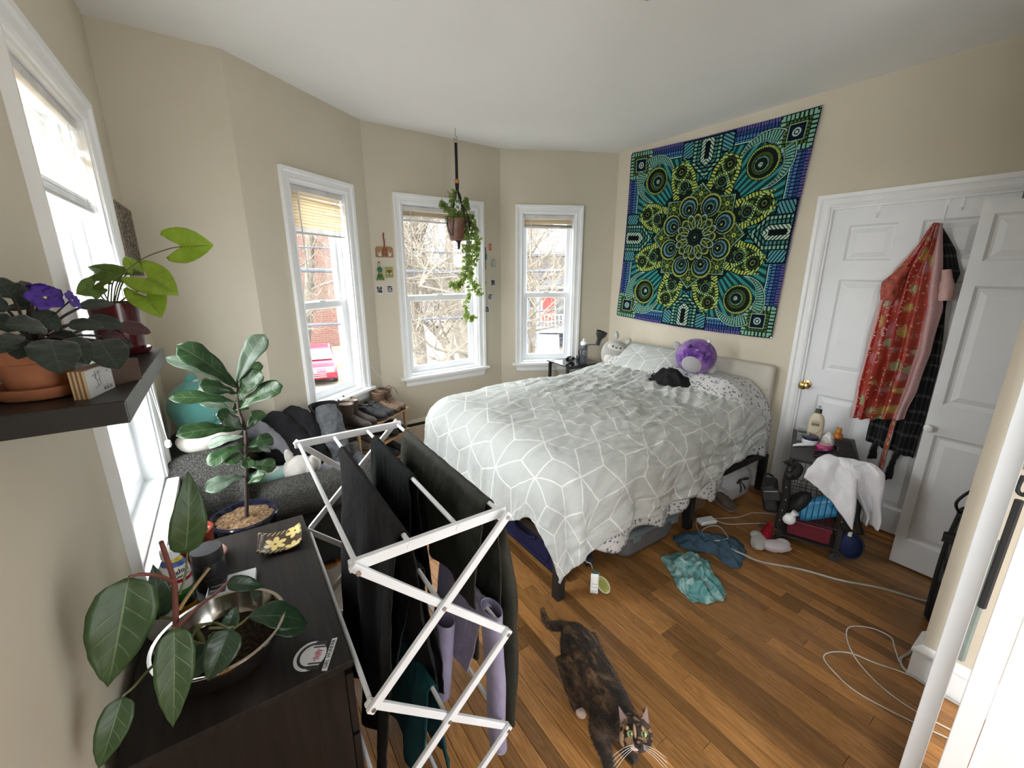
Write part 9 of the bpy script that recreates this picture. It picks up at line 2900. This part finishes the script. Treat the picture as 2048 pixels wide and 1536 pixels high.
# trunk: stations along the spine (x, y, z centre, half width, half height)
ST = [(1.012, 1.075, 0.190, 0.018, 0.022), (1.006, 1.045, 0.192, 0.052, 0.056), (0.996, 1.00, 0.185, 0.072, 0.074), (0.980, 0.945, 0.176, 0.078, 0.078), (0.962, 0.885, 0.170, 0.080, 0.080), (0.945, 0.825, 0.172, 0.076, 0.080), (0.928, 0.770, 0.180, 0.068, 0.082), (0.912, 0.722, 0.192, 0.060, 0.078), (0.899, 0.685, 0.212, 0.050, 0.060), (0.888, 0.655, 0.236, 0.044, 0.046), (0.880, 0.632, 0.252, 0.034, 0.036)]
sp = spline([s[:3] for s in ST], 4)
n = 20
vs = []
for i, p in enumerate(sp):
 f = min(i / 4, len(ST) - 1.001); j = int(f); q = f - j
 w = ST[j][3] * (1 - q) + ST[j + 1][3] * q; h = ST[j][4] * (1 - q) + ST[j + 1][4] * q
 d = (sp[min(i + 1, len(sp) - 1)] - sp[max(i - 1, 0)]).normalized()
 s = d.cross(Vector((0, 0, 1))).normalized(); u = s.cross(d)
 vs += [p + s * (w * math.cos(2 * PI * k / n)) + u * (h * math.sin(2 * PI * k / n)) for k in range(n)]
m.add(vs, [(i * n + k, i * n + (k + 1) % n, (i + 1) * n + (k + 1) % n, (i + 1) * n + k) for i in range(len(sp) - 1) for k in range(n)] + [tuple(range(n))[::-1], tuple((len(sp) - 1) * n + k for k in range(n))])
def limb(pts, r): m.tube(spline(pts, 5), [np.interp(i / (5 * (len(pts) - 1)), np.linspace(0, 1, len(r)), r) for i in range(5 * (len(pts) - 1) + 1)], 14)
# front legs: shoulder, elbow, wrist, paw
limb([(0.878, 0.735, 0.175), (0.868, 0.745, 0.115), (0.862, 0.700, 0.055), (0.862, 0.682, 0.018), (0.858, 0.655, 0.014)], [0.046, 0.034, 0.022, 0.019, 0.017])
limb([(0.948, 0.720, 0.175), (0.955, 0.725, 0.115), (0.958, 0.690, 0.055), (0.958, 0.680, 0.018), (0.955, 0.650, 0.014)], [0.046, 0.032, 0.022, 0.019, 0.017])
# hind legs: hip, knee forward at the belly, hock back, paw
limb([(0.945, 0.985, 0.175), (0.922, 0.925, 0.105), (0.925, 0.955, 0.062), (0.920, 0.925, 0.018), (0.912, 0.885, 0.014)], [0.058, 0.044, 0.022, 0.019, 0.018])
limb([(1.045, 1.01, 0.175), (1.050, 0.96, 0.105), (1.052, 1.02, 0.065), (1.050, 1.01, 0.018), (1.045, 0.965, 0.014)], [0.058, 0.044, 0.022, 0.019, 0.018])
limb([(1.010, 1.060, 0.200), (0.998, 1.105, 0.190), (0.982, 1.145, 0.165), (0.985, 1.195, 0.155), (1.003, 1.240, 0.175)], [0.026, 0.021, 0.018, 0.016, 0.009])
# head frame: fz looks out of the face, fu up towards the ears
HC = Vector((0.872, 0.606, 0.262))
fz = Vector((-0.50, -0.52, 0.69)).normalized(); fu = Vector((0.34, 0.50, 0.62)); fu = (fu - fz * fu.dot(fz)).normalized(); fx = fu.cross(fz)
def hp_(x, y, z): return HC + fx * x + fu * y + fz * z
hm = Matrix((fx, fu, fz)).transposed()
def hball(c, r, nn=16):
 b = MB().ball((0, 0, 0), r, nn, nn - 2)
 m.add([HC + hm @ (Vector(q) + Vector(c)) for q in b.v], b.f)
hball((0, 0, 0), (0.050, 0.045, 0.044), 22)
hball((-0.020, -0.014, 0.020), (0.026, 0.022, 0.022)); hball((0.020, -0.014, 0.020), (0.026, 0.022, 0.022))
hball((0, -0.017, 0.036), (0.021, 0.016, 0.018)); hball((0, -0.030, 0.026), (0.015, 0.011, 0.014))
hball((0, 0.006, 0.034), (0.011, 0.022, 0.013))
for s in (-1, 1):                                                 # ears: hollow triangles
 base = [hp_(s * 0.014, 0.034, 0.010), hp_(s * 0.047, 0.018, 0.006), hp_(s * 0.030, 0.026, -0.014)]
 tip = hp_(s * 0.046, 0.078, -0.004)
 m.add(base + [tip], [(0, 1, 3), (1, 2, 3), (2, 0, 3), (0, 2, 1)])
body = m.build('body', M_FUR, t, world=True)
r_ = body.modifiers.new('one_skin', 'REMESH'); r_.mode = 'VOXEL'; r_.voxel_size = 0.0045
r_ = body.modifiers.new('soften', 'SMOOTH'); r_.iterations = 5; r_.factor = 0.5
bpy.context.view_layer.update()
dg = bpy.context.evaluated_depsgraph_get()
nm = bpy.data.meshes.new_from_object(body.evaluated_get(dg))
body.modifiers.clear()
body.data = nm
nm.polygons.foreach_set('use_smooth', [True] * len(nm.polygons))
# short coat: thin hairs combed towards the tail
nv = len(nm.vertices)
co = np.zeros(nv * 3); no = np.zeros(nv * 3)
nm.vertices.foreach_get('co', co); nm.vertices.foreach_get('normal', no)
co = co.reshape(-1, 3); no = no.reshape(-1, 3)
rs = np.random.RandomState(3)
K = 42000
pi_ = rs.randint(0, nv, K)
P = co[pi_] + rs.normal(0, 0.0022, (K, 3)) * (1 - abs(no[pi_]))
Nn = no[pi_]
comb = np.tile(np.array([0.22, 0.75, -0.25]), (K, 1)) + rs.normal(0, 0.25, (K, 3))
hd = np.linalg.norm(P - np.array(HC), axis=1) < 0.062
comb[hd] = (P[hd] - np.array(hp_(0, -0.016, 0.03))) * 18 + rs.normal(0, 0.12, (hd.sum(), 3))
D = Nn * 0.55 + comb
D /= np.linalg.norm(D, axis=1)[:, None]
Lh = rs.uniform(0.006, 0.013, K); Lh[hd] *= 0.42
Lh[P[:, 2] < 0.04] *= 0.4
sd = np.cross(D, Nn); sd /= (np.linalg.norm(sd, axis=1)[:, None] + 1e-9)
wd = 0.00055
V3 = np.stack([P - sd * wd - Nn * 0.0006, P + sd * wd - Nn * 0.0006, P + D * Lh[:, None]], 1).reshape(-1, 3)
fm_ = bpy.data.meshes.new('fur')
fm_.from_pydata(V3.tolist(), [], np.arange(K * 3).reshape(-1, 3).tolist())
fm_.materials.append(M_FUR)
o = bpy.data.objects.new('fur', fm_); COL.objects.link(o); o.parent = t; o.matrix_parent_inverse = ROOTM[t.name].inverted(); o['kind'] = 'stuff'
def face_part(name, mat, c, r, nn=14, rot=None):
 b = MB().ball((0, 0, 0), r, nn, nn - 2, rot=rot)
 b.v = [tuple(HC + hm @ (Vector(q) + Vector(c))) for q in b.v]
 o = b.build(name, mat, t, world=True)
 return o
M_CEYE = plain('yellow_green_iris', (0.30, 0.36, 0.13), 0.08, 0, 0.15, 200)
for s in (-1, 1):
 e = face_part('eye', M_CEYE, (s * 0.0205, 0.006, 0.0385), (0.0098, 0.0088, 0.0066))
 b = MB().ball((0, 0, 0), (0.0032, 0.0062, 0.0020), 12, 10); b.v = [tuple(HC + hm @ (Vector(q) + Vector((s * 0.0200, 0.006, 0.0445)))) for q in b.v]
 b.build('pupil', M_EYE, e)
 b = MB().add([hp_(s * 0.020, 0.036, 0.0105), hp_(s * 0.044, 0.025, 0.0085), hp_(s * 0.0445, 0.070, 0.0045)], [(0, 1, 2)])
 b.build('inner_ear', plain('pink_grey_skin', (0.20, 0.13, 0.12), 0.8), t, world=True, smooth=False, solid=0.001)
face_part('nose', plain('dark_pink_nose', (0.11, 0.05, 0.045), 0.5), (0, -0.010, 0.0545), (0.0062, 0.0042, 0.004))
M_TAN = plain('tan_fur', (0.34, 0.21, 0.12), 0.95, 0, 0.25, 60); M_PALE = plain('cream_fur', (0.55, 0.42, 0.35), 0.95, 0, 0.15, 60)
face_part('nose_blaze', M_TAN, (-0.006, 0.012, 0.0415), (0.0048, 0.020, 0.0075))
face_part('chin_patch', M_PALE, (-0.010, -0.026, 0.040), (0.0135, 0.0085, 0.0085))
face_part('cheek_patch', M_TAN, (-0.042, -0.010, 0.020), (0.011, 0.020, 0.012))
face_part('brow_patch', M_TAN, (0.019, 0.019, 0.0365), (0.005, 0.007, 0.005))
face_part('brow_patch', M_TAN, (-0.027, 0.019, 0.0335), (0.006, 0.006, 0.005))
M_WHISK = plain('white_whisker', (0.7, 0.68, 0.65), 0.5)
for s in (-1, 1):
 for i in range(4):
  MB().tube(spline([hp_(s * 0.014, -0.017 - 0.003 * i, 0.050), hp_(s * 0.045, -0.026 - 0.007 * i, 0.052), hp_(s * 0.080, -0.048 - 0.012 * i, 0.040)], 5), [0.0005] * 10 + [0.0002], 4).build('whisker', M_WHISK, t, world=True)
MB().tube(spline([hp_(-0.008, -0.018, 0.053), hp_(0, -0.0215, 0.053), hp_(0.008, -0.018, 0.053)], 4), 0.0009, 5).build('mouth', M_EYE, t, world=True)
MB().ball((0.9125, 0.882, 0.016), (0.019, 0.024, 0.016), 14, 10).build('white_paw', M_PALE, t, world=True)
